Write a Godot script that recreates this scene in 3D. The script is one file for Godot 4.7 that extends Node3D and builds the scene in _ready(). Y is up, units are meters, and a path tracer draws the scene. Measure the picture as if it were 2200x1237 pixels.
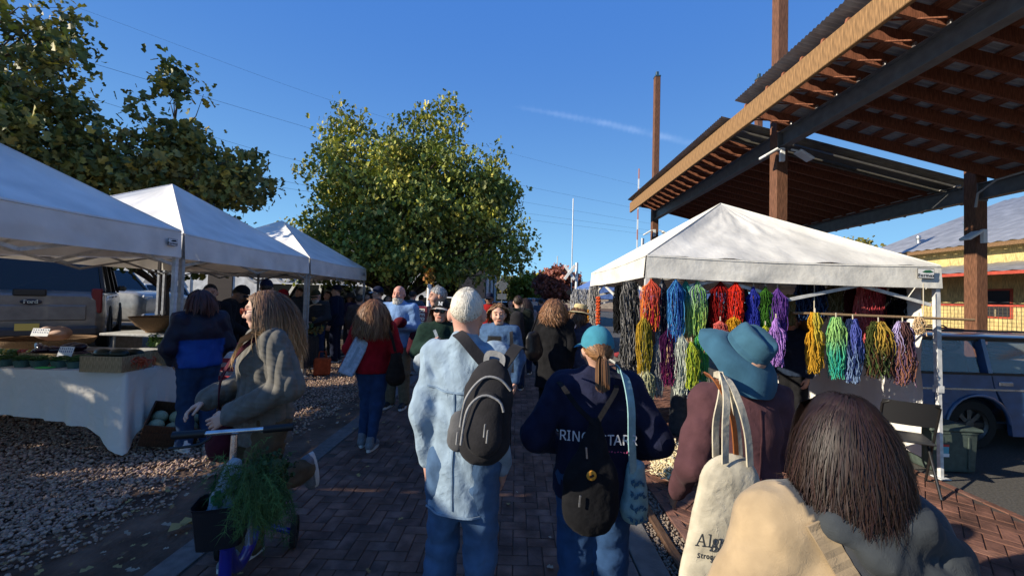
extends Node3D
# Farmers' market lane between a row of white tents and a timber pavilion, late-morning sun from the left.
const EYE := Vector3(0, 1.72, 0)
const FOCAL := 860.0            # in pixels of the 2200 px wide photograph
var cam: Camera3D
var rng := RandomNumberGenerator.new()
var mats := {}
var tex := {}
var used := {}

func _ready() -> void:
	# ---- camera
	cam = Camera3D.new()
	cam.name = "camera"
	cam.fov = rad_to_deg(2.0 * atan(618.5 / FOCAL))
	cam.near = 0.05
	cam.far = 900.0
	cam.position = EYE
	cam.rotation_order = EULER_ORDER_YXZ
	cam.rotation_degrees = Vector3(1.43, 0.67, 1.5)
	add_child(cam)
	# ---- sky and exposure
	var env := Environment.new()
	env.background_mode = Environment.BG_SKY
	var sm := ProceduralSkyMaterial.new()
	sm.sky_top_color = Color(0.213, 0.395, 0.668)
	sm.sky_horizon_color = Color(0.545, 0.755, 0.865)
	sm.sky_curve = 0.16
	sm.ground_bottom_color = Color(0.20, 0.18, 0.16)
	sm.ground_horizon_color = Color(0.45, 0.42, 0.40)
	sm.sky_energy_multiplier = 1.0
	sm.sun_angle_max = 1.0
	sm.sky_cover = contrail()
	sm.sky_cover_modulate = Color(1, 1, 1, 1)
	var sky := Sky.new()
	sky.sky_material = sm
	env.sky = sky
	env.tonemap_mode = Environment.TONE_MAPPER_LINEAR
	env.tonemap_exposure = 1.62
	env.sdfgi_enabled = true
	env.ssao_enabled = true
	env.ssil_enabled = true
	var we := WorldEnvironment.new()
	we.name = "world_environment"
	we.environment = env
	add_child(we)
	# ---- sun: from the left and a little behind, about 25 degrees high
	var sun := DirectionalLight3D.new()
	sun.name = "sun"
	sun.light_color = Color(1.0, 0.955, 0.87)
	sun.light_energy = 1.5
	sun.light_angular_distance = 0.5
	sun.shadow_enabled = true
	add_child(sun)
	sun.look_at_from_position(Vector3.ZERO, Vector3(0.846, -0.420, -0.313), Vector3.UP)
	# ---- scene
	make_textures()
	build_ground()
	build_pavilion()
	build_buildings()
	build_tents()
	build_trees()
	build_vehicles()
	build_market()
	build_yarn()
	build_street()
	build_people()
	build_small()

# ------------------------------------------------------------------ placing
func ray(px: float, py: float) -> Vector3:
	return (cam.transform.basis * Vector3((px - 1100.0) / FOCAL, -(py - 618.5) / FOCAL, -1.0))
func at(px: float, py: float, d: float) -> Vector3:      # the point seen at a pixel, d metres along -z
	var r := ray(px, py)
	return EYE + r * (d / -r.z)
func gnd(px: float, py: float, y := 0.0) -> Vector3:     # the point at height y seen at a pixel
	var r := ray(px, py)
	return EYE + r * ((y - EYE.y) / r.y)
func land(x: float, z: float) -> float:                  # height of the ground (the car park to the left lies higher)
	var a := smoothstep(-4.6, -8.0, x) * smoothstep(-5.2, -8.0, z)
	return 0.42 * a
func numbered(called: String) -> String:
	if not used.has(called):
		used[called] = 0
		return called
	used[called] += 1
	return "%s_%03d" % [called, used[called]]
func tag(o: Node, label := "", category := "", group := "", kind := "") -> Node:
	if label: o.set_meta("label", label)
	if category: o.set_meta("category", category)
	if group: o.set_meta("group", group)
	if kind: o.set_meta("kind", kind)
	return o
func thing(called: String, label: String, category: String, pos := Vector3.ZERO, turn := 0.0, group := "") -> Node3D:
	var o := Node3D.new()
	o.name = numbered(called)
	add_child(o)
	o.position = pos
	o.rotation.y = turn
	tag(o, label, category, group)
	return o
func put(parent: Node, called: String, m: Mesh, material: Material, pos := Vector3.ZERO, basis := Basis()) -> MeshInstance3D:
	var o := MeshInstance3D.new()
	o.name = numbered(called) if parent == self else called
	o.mesh = m
	o.material_override = material
	parent.add_child(o, true)
	o.transform = Transform3D(basis, pos)
	return o
func struct(called: String, m: Mesh, material: Material) -> MeshInstance3D:
	var o := put(self, called, m, material)
	o.set_meta("kind", "structure")
	return o
func single(called: String, label: String, category: String, m: Mesh, material: Material, pos := Vector3.ZERO, basis := Basis(), group := "") -> MeshInstance3D:
	var o := put(self, called, m, material, pos, basis)
	tag(o, label, category, group)
	return o

# ------------------------------------------------------------------ textures and materials
func noise_image(size: int, freq: float, type: int, oct: int, sd: int, lo: float, hi: float) -> Image:
	var n := FastNoiseLite.new()
	n.noise_type = type
	n.frequency = freq
	n.fractal_octaves = oct
	n.seed = sd
	var im := n.get_seamless_image(size, size, false, false, 0.12)
	im.convert(Image.FORMAT_L8)
	var d := im.get_data()
	for i in d.size():
		d[i] = int(255.0 * lerpf(lo, hi, d[i] / 255.0))
	return Image.create_from_data(size, size, false, Image.FORMAT_L8, d)
func stretched(im: Image, times: int) -> Image:          # grain: the same picture squeezed across
	var s := im.get_width()
	var b: Image = im.duplicate()
	b.resize(maxi(8, s / times), s)
	var out := Image.create(s, s, false, im.get_format())
	for k in times:
		out.blit_rect(b, Rect2i(0, 0, b.get_width(), s), Vector2i(k * b.get_width(), 0))
	return out
func normal_of(im: Image, strength: float) -> Image:
	var b: Image = im.duplicate()
	b.convert(Image.FORMAT_RGBA8)
	b.bump_map_to_normal_map(strength)
	return b
func make_textures() -> void:
	var S := FastNoiseLite.TYPE_SIMPLEX_SMOOTH
	var V := FastNoiseLite.TYPE_CELLULAR
	var mottle := noise_image(512, 0.012, S, 5, 3, 0.78, 1.0)
	tex.mottle = ImageTexture.create_from_image(mottle)
	tex.stain = ImageTexture.create_from_image(noise_image(512, 0.01, S, 5, 17, 0.5, 1.0))
	tex.soil = ImageTexture.create_from_image(noise_image(512, 0.006, S, 5, 8, 0.86, 1.0))
	var fine := noise_image(512, 0.09, S, 3, 5, 0.68, 1.0)
	tex.fine = ImageTexture.create_from_image(fine)
	tex.fine_n = ImageTexture.create_from_image(normal_of(fine, 6.0))
	var crease := noise_image(512, 0.014, FastNoiseLite.TYPE_SIMPLEX, 4, 9, 0.0, 1.0)
	tex.crease_n = ImageTexture.create_from_image(normal_of(crease, 9.0))
	tex.crease = ImageTexture.create_from_image(crease)
	var grain := stretched(noise_image(512, 0.012, S, 5, 11, 0.6, 1.0), 8)
	tex.grain = ImageTexture.create_from_image(grain)
	tex.grain_n = ImageTexture.create_from_image(normal_of(grain, 4.0))
	var cells := noise_image(512, 0.05, V, 1, 21, 0.35, 1.0)
	tex.cells = ImageTexture.create_from_image(cells)
	tex.cells_n = ImageTexture.create_from_image(normal_of(cells, 8.0))
	var wn := FastNoiseLite.new()                             # creased cloth: warped ridges
	wn.seed = 31
	wn.frequency = 0.006
	wn.fractal_type = FastNoiseLite.FRACTAL_RIDGED
	wn.fractal_octaves = 3
	wn.fractal_gain = 0.42
	wn.domain_warp_enabled = true
	wn.domain_warp_amplitude = 60.0
	wn.domain_warp_frequency = 0.006
	var wi := wn.get_seamless_image(512, 512, false, false, 0.12)
	wi.convert(Image.FORMAT_L8)
	wi.resize(512, 512)
	tex.wrinkle_n = ImageTexture.create_from_image(normal_of(wi, 7.0))
	# weave: rows and columns of thread
	var w := Image.create(128, 128, false, Image.FORMAT_L8)
	var kn := Image.create(128, 128, false, Image.FORMAT_L8)
	for y in 128:
		for x in 128:
			var a := 0.5 + 0.5 * sin(x * TAU / 8.0) * (1.0 if (y / 8) % 2 == 0 else -1.0)
			w.set_pixel(x, y, Color.from_hsv(0, 0, 0.7 + 0.3 * a))
			var r := absf(sin(x * TAU / 32.0))
			kn.set_pixel(x, y, Color.from_hsv(0, 0, clampf(0.35 + 0.65 * r - 0.15 * absf(sin(y * TAU / 16.0 + x * 0.1)), 0, 1)))
	tex.weave = ImageTexture.create_from_image(w)
	tex.weave_n = ImageTexture.create_from_image(normal_of(w, 3.0))
	tex.knit = ImageTexture.create_from_image(kn)
	tex.knit_n = ImageTexture.create_from_image(normal_of(kn, 5.0))
	# corrugation (fine relief of far roofs only)
	var co := Image.create(64, 8, false, Image.FORMAT_L8)
	for x in 64:
		for y in 8:
			co.set_pixel(x, y, Color.from_hsv(0, 0, 0.5 + 0.5 * sin(x * TAU / 16.0)))
	tex.corr_n = ImageTexture.create_from_image(normal_of(co, 4.0))
func lin(r: float, g: float, b: float) -> Color:
	return Color(r, g, b).linear_to_srgb()
# a material by key: linear base colour, roughness, and optionally a colour texture and a relief, both laid in three planes
func mat(key: String, c := Color(0.5, 0.5, 0.5), rough := 0.8, t := "", s := 1.0, n := "", ns := 1.0, o := {}) -> StandardMaterial3D:
	if mats.has(key):
		return mats[key]
	var m := StandardMaterial3D.new()
	m.resource_name = key
	m.albedo_color = c.linear_to_srgb()
	m.roughness = rough
	m.uv1_triplanar = not o.get("uv", false)
	m.uv1_world_triplanar = o.get("world", false)
	m.uv1_scale = Vector3.ONE * s
	m.uv1_triplanar_sharpness = 4.0
	if t: m.albedo_texture = tex[t]
	if n:
		m.normal_enabled = true
		m.normal_texture = tex[n]
		m.normal_scale = ns
	m.metallic = o.get("metal", 0.0)
	m.metallic_specular = o.get("spec", 0.4)
	m.vertex_color_use_as_albedo = o.get("vc", false)
	if o.has("back"):
		m.backlight_enabled = true
		m.backlight = o.back
	if o.has("coat"):
		m.clearcoat_enabled = true
		m.clearcoat = o.coat
		m.clearcoat_roughness = 0.08
	if o.has("sheen"):
		m.rim_enabled = true
		m.rim = o.sheen
		m.rim_tint = 0.6
	if o.has("alpha"):
		m.transparency = BaseMaterial3D.TRANSPARENCY_ALPHA
		m.albedo_color.a = o.alpha
	mats[key] = m
	return m
func cloth(key: String, c := Color(0.2, 0.2, 0.2), s := 3.0, n := "crease_n", ns := 0.5, rough := 0.92) -> StandardMaterial3D:
	if n == "wrinkle_n": return mat(key, c, rough, "mottle", 1.5, n, ns, {"sheen": 0.25, "spec": 0.25, "nscale": s})
	if n == "weave_n": return mat(key, c, rough, "mottle", 1.5, "fine_n", ns * 0.6, {"sheen": 0.25, "spec": 0.25})
	return mat(key, c, rough, "mottle", s * 0.5, n, ns * 0.6, {"sheen": 0.25, "spec": 0.25})
func paint(key: String, c: Color, rough := 0.35) -> StandardMaterial3D:
	return mat(key, c, rough, "mottle", 0.7, "", 1.0, {"coat": 0.8, "spec": 0.5})
func metal(key: String, c := Color(0.7, 0.7, 0.7), rough := 0.4) -> StandardMaterial3D:
	return mat(key, c, rough, "mottle", 2.0, "fine_n", 0.15, {"metal": 0.85})
func plastic(key: String, c := Color(0.5, 0.5, 0.5), rough := 0.5) -> StandardMaterial3D:
	return mat(key, c, rough, "mottle", 2.0, "fine_n", 0.1, {})
func timber(key: String, c: Color, s := 1.2) -> StandardMaterial3D:
	return mat(key, c, 0.8, "grain", s, "grain_n", 0.6, {})
func glass(key: String, c: Color, a: float) -> StandardMaterial3D:
	return mat(key, c, 0.05, "", 1.0, "", 1.0, {"alpha": a, "spec": 0.5})
func contrail() -> ImageTexture:                         # one thin vapour trail high in the sky
	var w := 2048
	var h := 1024
	var im := Image.create(w, h, false, Image.FORMAT_RGBA8)
	im.fill(Color(1, 1, 1, 0))
	var n := FastNoiseLite.new()
	n.seed = 4
	n.frequency = 0.03
	for k in 900:
		var t := k / 900.0
		var r := ray(lerpf(1090, 1560, t), 226 + 78 * t + 22 * t * t).normalized()
		var u := fposmod(atan2(r.x, -r.z) / TAU, 1.0)
		var v := acos(r.y) / PI
		var wide := 1.0 + 1.1 * t
		for j in range(-8, 9):
			for i in range(-1, 2):
				var x := posmod(int(u * w) + i, w)
				var y := int(v * h) + j
				var a := 0.085 * exp(-j * j / (wide * wide)) * clampf(0.7 + n.get_noise_2d(x * 1.0, y * 3.0), 0, 1.3) * sin(t * PI)
				if a > im.get_pixel(x, y).a:
					im.set_pixel(x, y, Color(1, 1, 1, a))
	return ImageTexture.create_from_image(im)

# ------------------------------------------------------------------ mesh builder
class MB:
	var v := PackedVector3Array()
	var c := PackedColorArray()
	var u := PackedVector2Array()
	var i := PackedInt32Array()
	var col := Color.WHITE
	var colored := false
	func vert(p: Vector3) -> int:
		v.append(p)
		if colored: c.append(col)
		return v.size() - 1
	func tri(a: int, b: int, d: int) -> void:
		i.append(a); i.append(b); i.append(d)
	func quad(a: Vector3, b: Vector3, d: Vector3, e: Vector3) -> void:   # corners in turn
		var s := v.size()
		vert(a); vert(b); vert(d); vert(e)
		i.append_array([s, s + 1, s + 2, s, s + 2, s + 3])
	func box(ce: Vector3, size: Vector3, b := Basis(), bevel := 0.0) -> void:
		var h := size * 0.5
		if bevel <= 0.0:
			var s := v.size()
			for k in 8:
				vert(ce + b * Vector3(h.x if k & 1 else -h.x, h.y if k & 2 else -h.y, h.z if k & 4 else -h.z))
			for f in [[0, 2, 3, 1], [4, 5, 7, 6], [0, 1, 5, 4], [2, 6, 7, 3], [0, 4, 6, 2], [1, 3, 7, 5]]:
				i.append_array([s + f[0], s + f[2], s + f[1], s + f[0], s + f[3], s + f[2]])
			return
		# rounded by one chamfer: 24 corners
		var g := Vector3(h.x - bevel, h.y - bevel, h.z - bevel)
		var id := {}
		for k in 8:
			var sg := Vector3(1 if k & 1 else -1, 1 if k & 2 else -1, 1 if k & 4 else -1)
			for ax in 3:
				var p := Vector3(g.x * sg.x, g.y * sg.y, g.z * sg.z)
				p[ax] = h[ax] * sg[ax]
				id[k * 3 + ax] = vert(ce + b * p)
		for ax in 3:
			for sd in 2:
				var q := []
				var a1 := (ax + 1) % 3
				var a2 := (ax + 2) % 3
				for cc in [[0, 0], [1, 0], [1, 1], [0, 1]]:
					var k: int = (sd << ax) | (cc[0] << a1) | (cc[1] << a2)
					q.append(id[k * 3 + ax])
				if sd == 1:
					i.append_array([q[0], q[2], q[1], q[0], q[3], q[2]])
				else:
					i.append_array([q[0], q[1], q[2], q[0], q[2], q[3]])
		for ax in 3:                                       # edges along ax
			var a1 := (ax + 1) % 3
			var a2 := (ax + 2) % 3
			for cc in [[0, 0], [1, 0], [1, 1], [0, 1]]:
				var k0: int = (cc[0] << a1) | (cc[1] << a2)
				var k1: int = k0 | (1 << ax)
				var q := [id[k0 * 3 + a1], id[k1 * 3 + a1], id[k1 * 3 + a2], id[k0 * 3 + a2]]
				if cc[0] == cc[1]:
					i.append_array([q[0], q[2], q[1], q[0], q[3], q[2]])
				else:
					i.append_array([q[0], q[1], q[2], q[0], q[2], q[3]])
		for k in 8:
			var par := (k & 1) + ((k >> 1) & 1) + ((k >> 2) & 1)
			if par % 2 == 1:
				i.append_array([id[k * 3], id[k * 3 + 2], id[k * 3 + 1]])
			else:
				i.append_array([id[k * 3], id[k * 3 + 1], id[k * 3 + 2]])
	func loft(rings: Array, closed := true, cap0 := true, cap1 := true) -> void:
		var s := v.size()
		var m: int = rings[0].size()
		for r in rings:
			for p in r: vert(p)
		var n := rings.size()
		for a in n - 1:
			for k in (m if closed else m - 1):
				var k2 := (k + 1) % m
				var p0 := s + a * m + k
				var p1 := s + a * m + k2
				i.append_array([p0, p1 + m, p1, p0, p0 + m, p1 + m])
		if closed and cap0: fan(rings[0], false)
		if closed and cap1: fan(rings[n - 1], true)
	func fan(r: PackedVector3Array, flip: bool) -> void:
		var ce := Vector3.ZERO
		for p in r: ce += p
		ce /= r.size()
		var s := v.size()
		vert(ce)
		for p in r: vert(p)
		for k in r.size():
			var a := s + 1 + k
			var b := s + 1 + (k + 1) % r.size()
			if flip: i.append_array([s, b, a])
			else: i.append_array([s, a, b])
	func tube(pts: Array, radii, sides := 6, caps := true) -> void:
		var rings := []
		var n := pts.size()
		var up := Vector3(0.123, 0.97, 0.31).normalized()
		for k in n:
			var p: Vector3 = pts[k]
			var d: Vector3 = (pts[mini(k + 1, n - 1)] - pts[maxi(k - 1, 0)])
			d = d.normalized() if d.length() > 1e-6 else Vector3.UP
			if absf(d.dot(up)) > 0.98: up = Vector3(0.95, 0.1, 0.2).normalized()
			var sx := d.cross(up).normalized()
			var sy := sx.cross(d)
			var r: float = radii[k] if radii is Array or radii is PackedFloat32Array else radii
			var ring := PackedVector3Array()
			for q in sides:
				var an := TAU * q / sides
				ring.append(p + (sx * cos(an) + sy * sin(an)) * r)
			rings.append(ring)
		loft(rings, true, caps, caps)
	func bar(a: Vector3, b: Vector3, w: float, h := -1.0, up := Vector3.UP) -> void:   # a square bar from a to b
		if h < 0: h = w
		var d := (b - a)
		var z := d.normalized()
		if absf(z.dot(up)) > 0.99: up = Vector3.RIGHT
		var x := up.cross(z).normalized()
		var y := z.cross(x)
		box((a + b) * 0.5, Vector3(w, h, d.length()), Basis(x, y, z))
	func lathe(prof: Array, sides := 16, ce := Vector3.ZERO, b := Basis(), caps := true) -> void:   # prof: Vector2(r, y)
		var rings := []
		for p in prof:
			var ring := PackedVector3Array()
			for q in sides:
				var an := -TAU * q / sides
				ring.append(ce + b * Vector3(p.x * cos(an), p.y, p.x * sin(an)))
			rings.append(ring)
		loft(rings, true, caps and prof[0].x > 1e-4, caps and prof[-1].x > 1e-4)
	func ball(ce: Vector3, r: Vector3, b := Basis(), sides := 12, rows := 8) -> void:
		var prof := []
		for k in rows + 1:
			var an := PI * k / rows
			prof.append(Vector2(maxf(sin(an), 1e-5), -cos(an)))
		lathe(prof, sides, ce, b * Basis.from_scale(r), false)
	func grid(nu: int, nv: int, f: Callable) -> void:
		var s := v.size()
		for b in nv + 1:
			for a in nu + 1:
				vert(f.call(float(a) / nu, float(b) / nv))
		for b in nv:
			for a in nu:
				var p := s + b * (nu + 1) + a
				i.append_array([p, p + nu + 2, p + 1, p, p + nu + 1, p + nu + 2])
	func strand(pts: Array, w: float, out: Vector3) -> void:      # a tapered ribbon that faces away from a centre
		var s := v.size()
		var n := pts.size()
		for k in n:
			var p: Vector3 = pts[k]
			var d: Vector3 = pts[mini(k + 1, n - 1)] - pts[maxi(k - 1, 0)]
			var sd := d.cross(p - out).normalized() * w * (1.0 if k < n - 2 else (0.7 if k == n - 2 else 0.1))
			vert(p - sd); vert(p + sd)
		for k in n - 1:
			var q := s + k * 2
			i.append_array([q, q + 3, q + 1, q, q + 2, q + 3])
	func poly(pts: PackedVector2Array, depth: float, xf := Transform3D()) -> void:     # a flat outline with thickness
		var t := Geometry2D.triangulate_polygon(pts)
		var s := v.size()
		for sd in 2:
			for p in pts: vert(xf * Vector3(p.x, p.y, depth * (0.5 if sd == 0 else -0.5)))
		var n := pts.size()
		for k in t.size() / 3:
			i.append_array([s + t[k * 3], s + t[k * 3 + 1], s + t[k * 3 + 2]])
			i.append_array([s + n + t[k * 3], s + n + t[k * 3 + 2], s + n + t[k * 3 + 1]])
		for k in n:
			var k2 := (k + 1) % n
			quad(xf * Vector3(pts[k].x, pts[k].y, depth * 0.5), xf * Vector3(pts[k2].x, pts[k2].y, depth * 0.5), xf * Vector3(pts[k2].x, pts[k2].y, -depth * 0.5), xf * Vector3(pts[k].x, pts[k].y, -depth * 0.5))
	func add(o: MB, xf: Transform3D, tint := Color.WHITE) -> void:
		var s := v.size()
		for p in o.v: v.append(xf * p)
		if colored:
			for k in o.v.size(): c.append((o.c[k] if o.c.size() else Color.WHITE) * tint)
		var fl := xf.basis.determinant() < 0
		for k in range(0, o.i.size(), 3):
			if fl: i.append_array([s + o.i[k], s + o.i[k + 2], s + o.i[k + 1]])
			else: i.append_array([s + o.i[k], s + o.i[k + 1], s + o.i[k + 2]])
	func done(smooth := false) -> ArrayMesh:
		var a := []
		a.resize(Mesh.ARRAY_MAX)
		a[Mesh.ARRAY_VERTEX] = v
		a[Mesh.ARRAY_INDEX] = i
		if colored: a[Mesh.ARRAY_COLOR] = c
		if u.size() == v.size(): a[Mesh.ARRAY_TEX_UV] = u
		if smooth:
			var n := PackedVector3Array()
			n.resize(v.size())
			for k in range(0, i.size(), 3):
				var p := v[i[k]]
				var q := (v[i[k + 2]] - p).cross(v[i[k + 1]] - p)
				n[i[k]] += q
				n[i[k + 1]] += q
				n[i[k + 2]] += q
			for k in n.size():
				n[k] = n[k].normalized() if n[k].length_squared() > 1e-20 else Vector3.UP
			a[Mesh.ARRAY_NORMAL] = n
		var m := ArrayMesh.new()
		m.add_surface_from_arrays(Mesh.PRIMITIVE_TRIANGLES, a)
		return m

func boxm(size: Vector3, bevel := 0.0) -> ArrayMesh:
	var b := MB.new()
	b.box(Vector3.ZERO, size, Basis(), bevel)
	return b.done()
func tubem(pts: Array, r, sides := 6) -> ArrayMesh:
	var b := MB.new()
	b.tube(pts, r, sides)
	return b.done(true)
func lettering(s: String, size: float, serif := false, bold := true, depth := 0.002) -> TextMesh:
	var t := TextMesh.new()
	t.text = s
	var f := SystemFont.new()
	f.font_names = PackedStringArray(["Droid Serif" if serif else "Droid Sans"])
	f.font_weight = 700 if bold else 400
	t.font = f
	t.font_size = 32
	t.pixel_size = size / 32.0
	t.depth = depth
	return t
func face_basis(n: Vector3, up := Vector3.UP) -> Basis:   # z axis along n
	var z := n.normalized()
	var x := up.cross(z).normalized()
	return Basis(x, z.cross(x), z)

# ------------------------------------------------------------------ smooth solids (distance fields meshed as surface nets)
class Sdf:
	var o := Vector3.ZERO
	var h := 0.02
	var nx := 0
	var ny := 0
	var nz := 0
	var f := PackedFloat32Array()
	func _init(lo: Vector3, hi: Vector3, cell: float) -> void:
		h = cell
		o = lo
		nx = int(ceil((hi.x - lo.x) / cell)) + 1
		ny = int(ceil((hi.y - lo.y) / cell)) + 1
		nz = int(ceil((hi.z - lo.z) / cell)) + 1
		f.resize(nx * ny * nz)
		f.fill(9.0)
	func cone(a: Vector3, b: Vector3, ra: float, rb: float, k := 0.03, fx := Vector3.ZERO, sq := 1.0, sub := false) -> void:
		var m := maxf(ra, rb) * maxf(1.0, sq) + k + h * 2.0
		var lo := a.min(b) - Vector3.ONE * m - o
		var hi := a.max(b) + Vector3.ONE * m - o
		var i0 := maxi(0, int(lo.x / h))
		var i1 := mini(nx - 1, int(hi.x / h) + 1)
		var j0 := maxi(0, int(lo.y / h))
		var j1 := mini(ny - 1, int(hi.y / h) + 1)
		var k0 := maxi(0, int(lo.z / h))
		var k1 := mini(nz - 1, int(hi.z / h) + 1)
		var ba := b - a
		var bb := maxf(ba.length_squared(), 1e-9)
		var s := 1.0 / sq - 1.0
		var flat := absf(s) > 1e-4
		var dr := rb - ra
		for kk in range(k0, k1 + 1):
			for jj in range(j0, j1 + 1):
				var at := nx * (jj + ny * kk)
				for ii in range(i0, i1 + 1):
					var q := o + Vector3(ii, jj, kk) * h - a
					var t := clampf(q.dot(ba) / bb, 0.0, 1.0)
					var w := q - ba * t
					if flat: w += fx * (w.dot(fx) * s)
					var d := w.length() - ra - dr * t
					var g := f[at + ii]
					if sub:
						d = -d
						var e := maxf(k - absf(d - g), 0.0) / k
						f[at + ii] = maxf(d, g) + e * e * k * 0.25
					else:
						var e := maxf(k - absf(d - g), 0.0) / k
						f[at + ii] = minf(d, g) - e * e * k * 0.25
	func ell(ce: Vector3, r: Vector3, k := 0.02, b := Basis()) -> void:
		var m := maxf(r.x, maxf(r.y, r.z)) + k + h * 2.0
		var lo := ce - Vector3.ONE * m - o
		var hi := ce + Vector3.ONE * m - o
		var bt := b.transposed()
		var mr := minf(r.x, minf(r.y, r.z))
		for kk in range(maxi(0, int(lo.z / h)), mini(nz - 1, int(hi.z / h) + 1) + 1):
			for jj in range(maxi(0, int(lo.y / h)), mini(ny - 1, int(hi.y / h) + 1) + 1):
				var at := nx * (jj + ny * kk)
				for ii in range(maxi(0, int(lo.x / h)), mini(nx - 1, int(hi.x / h) + 1) + 1):
					var q: Vector3 = bt * (o + Vector3(ii, jj, kk) * h - ce)
					var k1 := (q / r).length()
					var k2 := (q / (r * r)).length()
					var d := k1 * (k1 - 1.0) / k2 if k2 > 1e-6 else -mr
					var g := f[at + ii]
					var e := maxf(k - absf(d - g), 0.0) / k
					f[at + ii] = minf(d, g) - e * e * k * 0.25
	func plane(n: Vector3, d: float) -> void:              # keep what lies below the plane n.p = d
		for kk in nz:
			for jj in ny:
				var at := nx * (jj + ny * kk)
				for ii in nx:
					var e := n.dot(o + Vector3(ii, jj, kk) * h) - d
					if e > f[at + ii]: f[at + ii] = e
	func folds(n: FastNoiseLite, amp: float, sc: Vector3, skew := 0.0) -> void:
		var lim := h * 3.0
		for kk in nz:
			for jj in ny:
				var at := nx * (jj + ny * kk)
				for ii in nx:
					var g := f[at + ii]
					if g < lim and g > -lim:
						var p0 := o + Vector3(ii, jj, kk) * h
						var p := Vector3(p0.x * sc.x + p0.y * skew, p0.y * sc.y + p0.x * skew * 0.4, p0.z * sc.z - p0.y * skew * 0.6)
						f[at + ii] = g + amp * n.get_noise_3dv(p)
	func mesh(mb: MB) -> void:
		var idx := PackedInt32Array()
		idx.resize(nx * ny * nz)
		idx.fill(-1)
		var lim := h * 3.4
		var sy := nx
		var sz := nx * ny
		var act := PackedInt32Array()
		var cell := PackedInt32Array()
		for kk in nz - 1:
			for jj in ny - 1:
				var at := nx * (jj + ny * kk)
				for ii in nx - 1:
					var b := at + ii
					var f0 := f[b]
					if f0 > lim or f0 < -lim: continue
					var f1 := f[b + 1]
					var f2 := f[b + sy]
					var f3 := f[b + sy + 1]
					var f4 := f[b + sz]
					var f5 := f[b + sz + 1]
					var f6 := f[b + sz + sy]
					var f7 := f[b + sz + sy + 1]
					var neg := int(f0 < 0) + int(f1 < 0) + int(f2 < 0) + int(f3 < 0) + int(f4 < 0) + int(f5 < 0) + int(f6 < 0) + int(f7 < 0)
					if neg == 0 or neg == 8: continue
					var s := Vector3.ZERO
					var n := 0
					if (f0 < 0) != (f1 < 0): s += Vector3(f0 / (f0 - f1), 0, 0); n += 1
					if (f2 < 0) != (f3 < 0): s += Vector3(f2 / (f2 - f3), 1, 0); n += 1
					if (f4 < 0) != (f5 < 0): s += Vector3(f4 / (f4 - f5), 0, 1); n += 1
					if (f6 < 0) != (f7 < 0): s += Vector3(f6 / (f6 - f7), 1, 1); n += 1
					if (f0 < 0) != (f2 < 0): s += Vector3(0, f0 / (f0 - f2), 0); n += 1
					if (f1 < 0) != (f3 < 0): s += Vector3(1, f1 / (f1 - f3), 0); n += 1
					if (f4 < 0) != (f6 < 0): s += Vector3(0, f4 / (f4 - f6), 1); n += 1
					if (f5 < 0) != (f7 < 0): s += Vector3(1, f5 / (f5 - f7), 1); n += 1
					if (f0 < 0) != (f4 < 0): s += Vector3(0, 0, f0 / (f0 - f4)); n += 1
					if (f1 < 0) != (f5 < 0): s += Vector3(1, 0, f1 / (f1 - f5)); n += 1
					if (f2 < 0) != (f6 < 0): s += Vector3(0, 1, f2 / (f2 - f6)); n += 1
					if (f3 < 0) != (f7 < 0): s += Vector3(1, 1, f3 / (f3 - f7)); n += 1
					idx[b] = mb.vert(o + (Vector3(ii, jj, kk) + s / n) * h)
					cell.append(b)
		for b in cell:
			var s0 := f[b] < 0
			if b < sz or b % sz < sy: continue
			if s0 != (f[b + 1] < 0): _q(mb, idx, b, sy, sz, s0)
			if s0 != (f[b + sy] < 0): _q(mb, idx, b, sz, 1, s0)
			if s0 != (f[b + sz] < 0): _q(mb, idx, b, 1, sy, s0)
	func _q(mb: MB, idx: PackedInt32Array, b: int, s1: int, s2: int, inside: bool) -> void:
		var p := idx[b]
		var q := idx[b - s1]
		var r := idx[b - s1 - s2]
		var t := idx[b - s2]
		if q < 0 or r < 0 or t < 0: return
		if inside: mb.i.append_array([p, r, q, p, t, r])
		else: mb.i.append_array([p, q, r, p, r, t])

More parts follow.
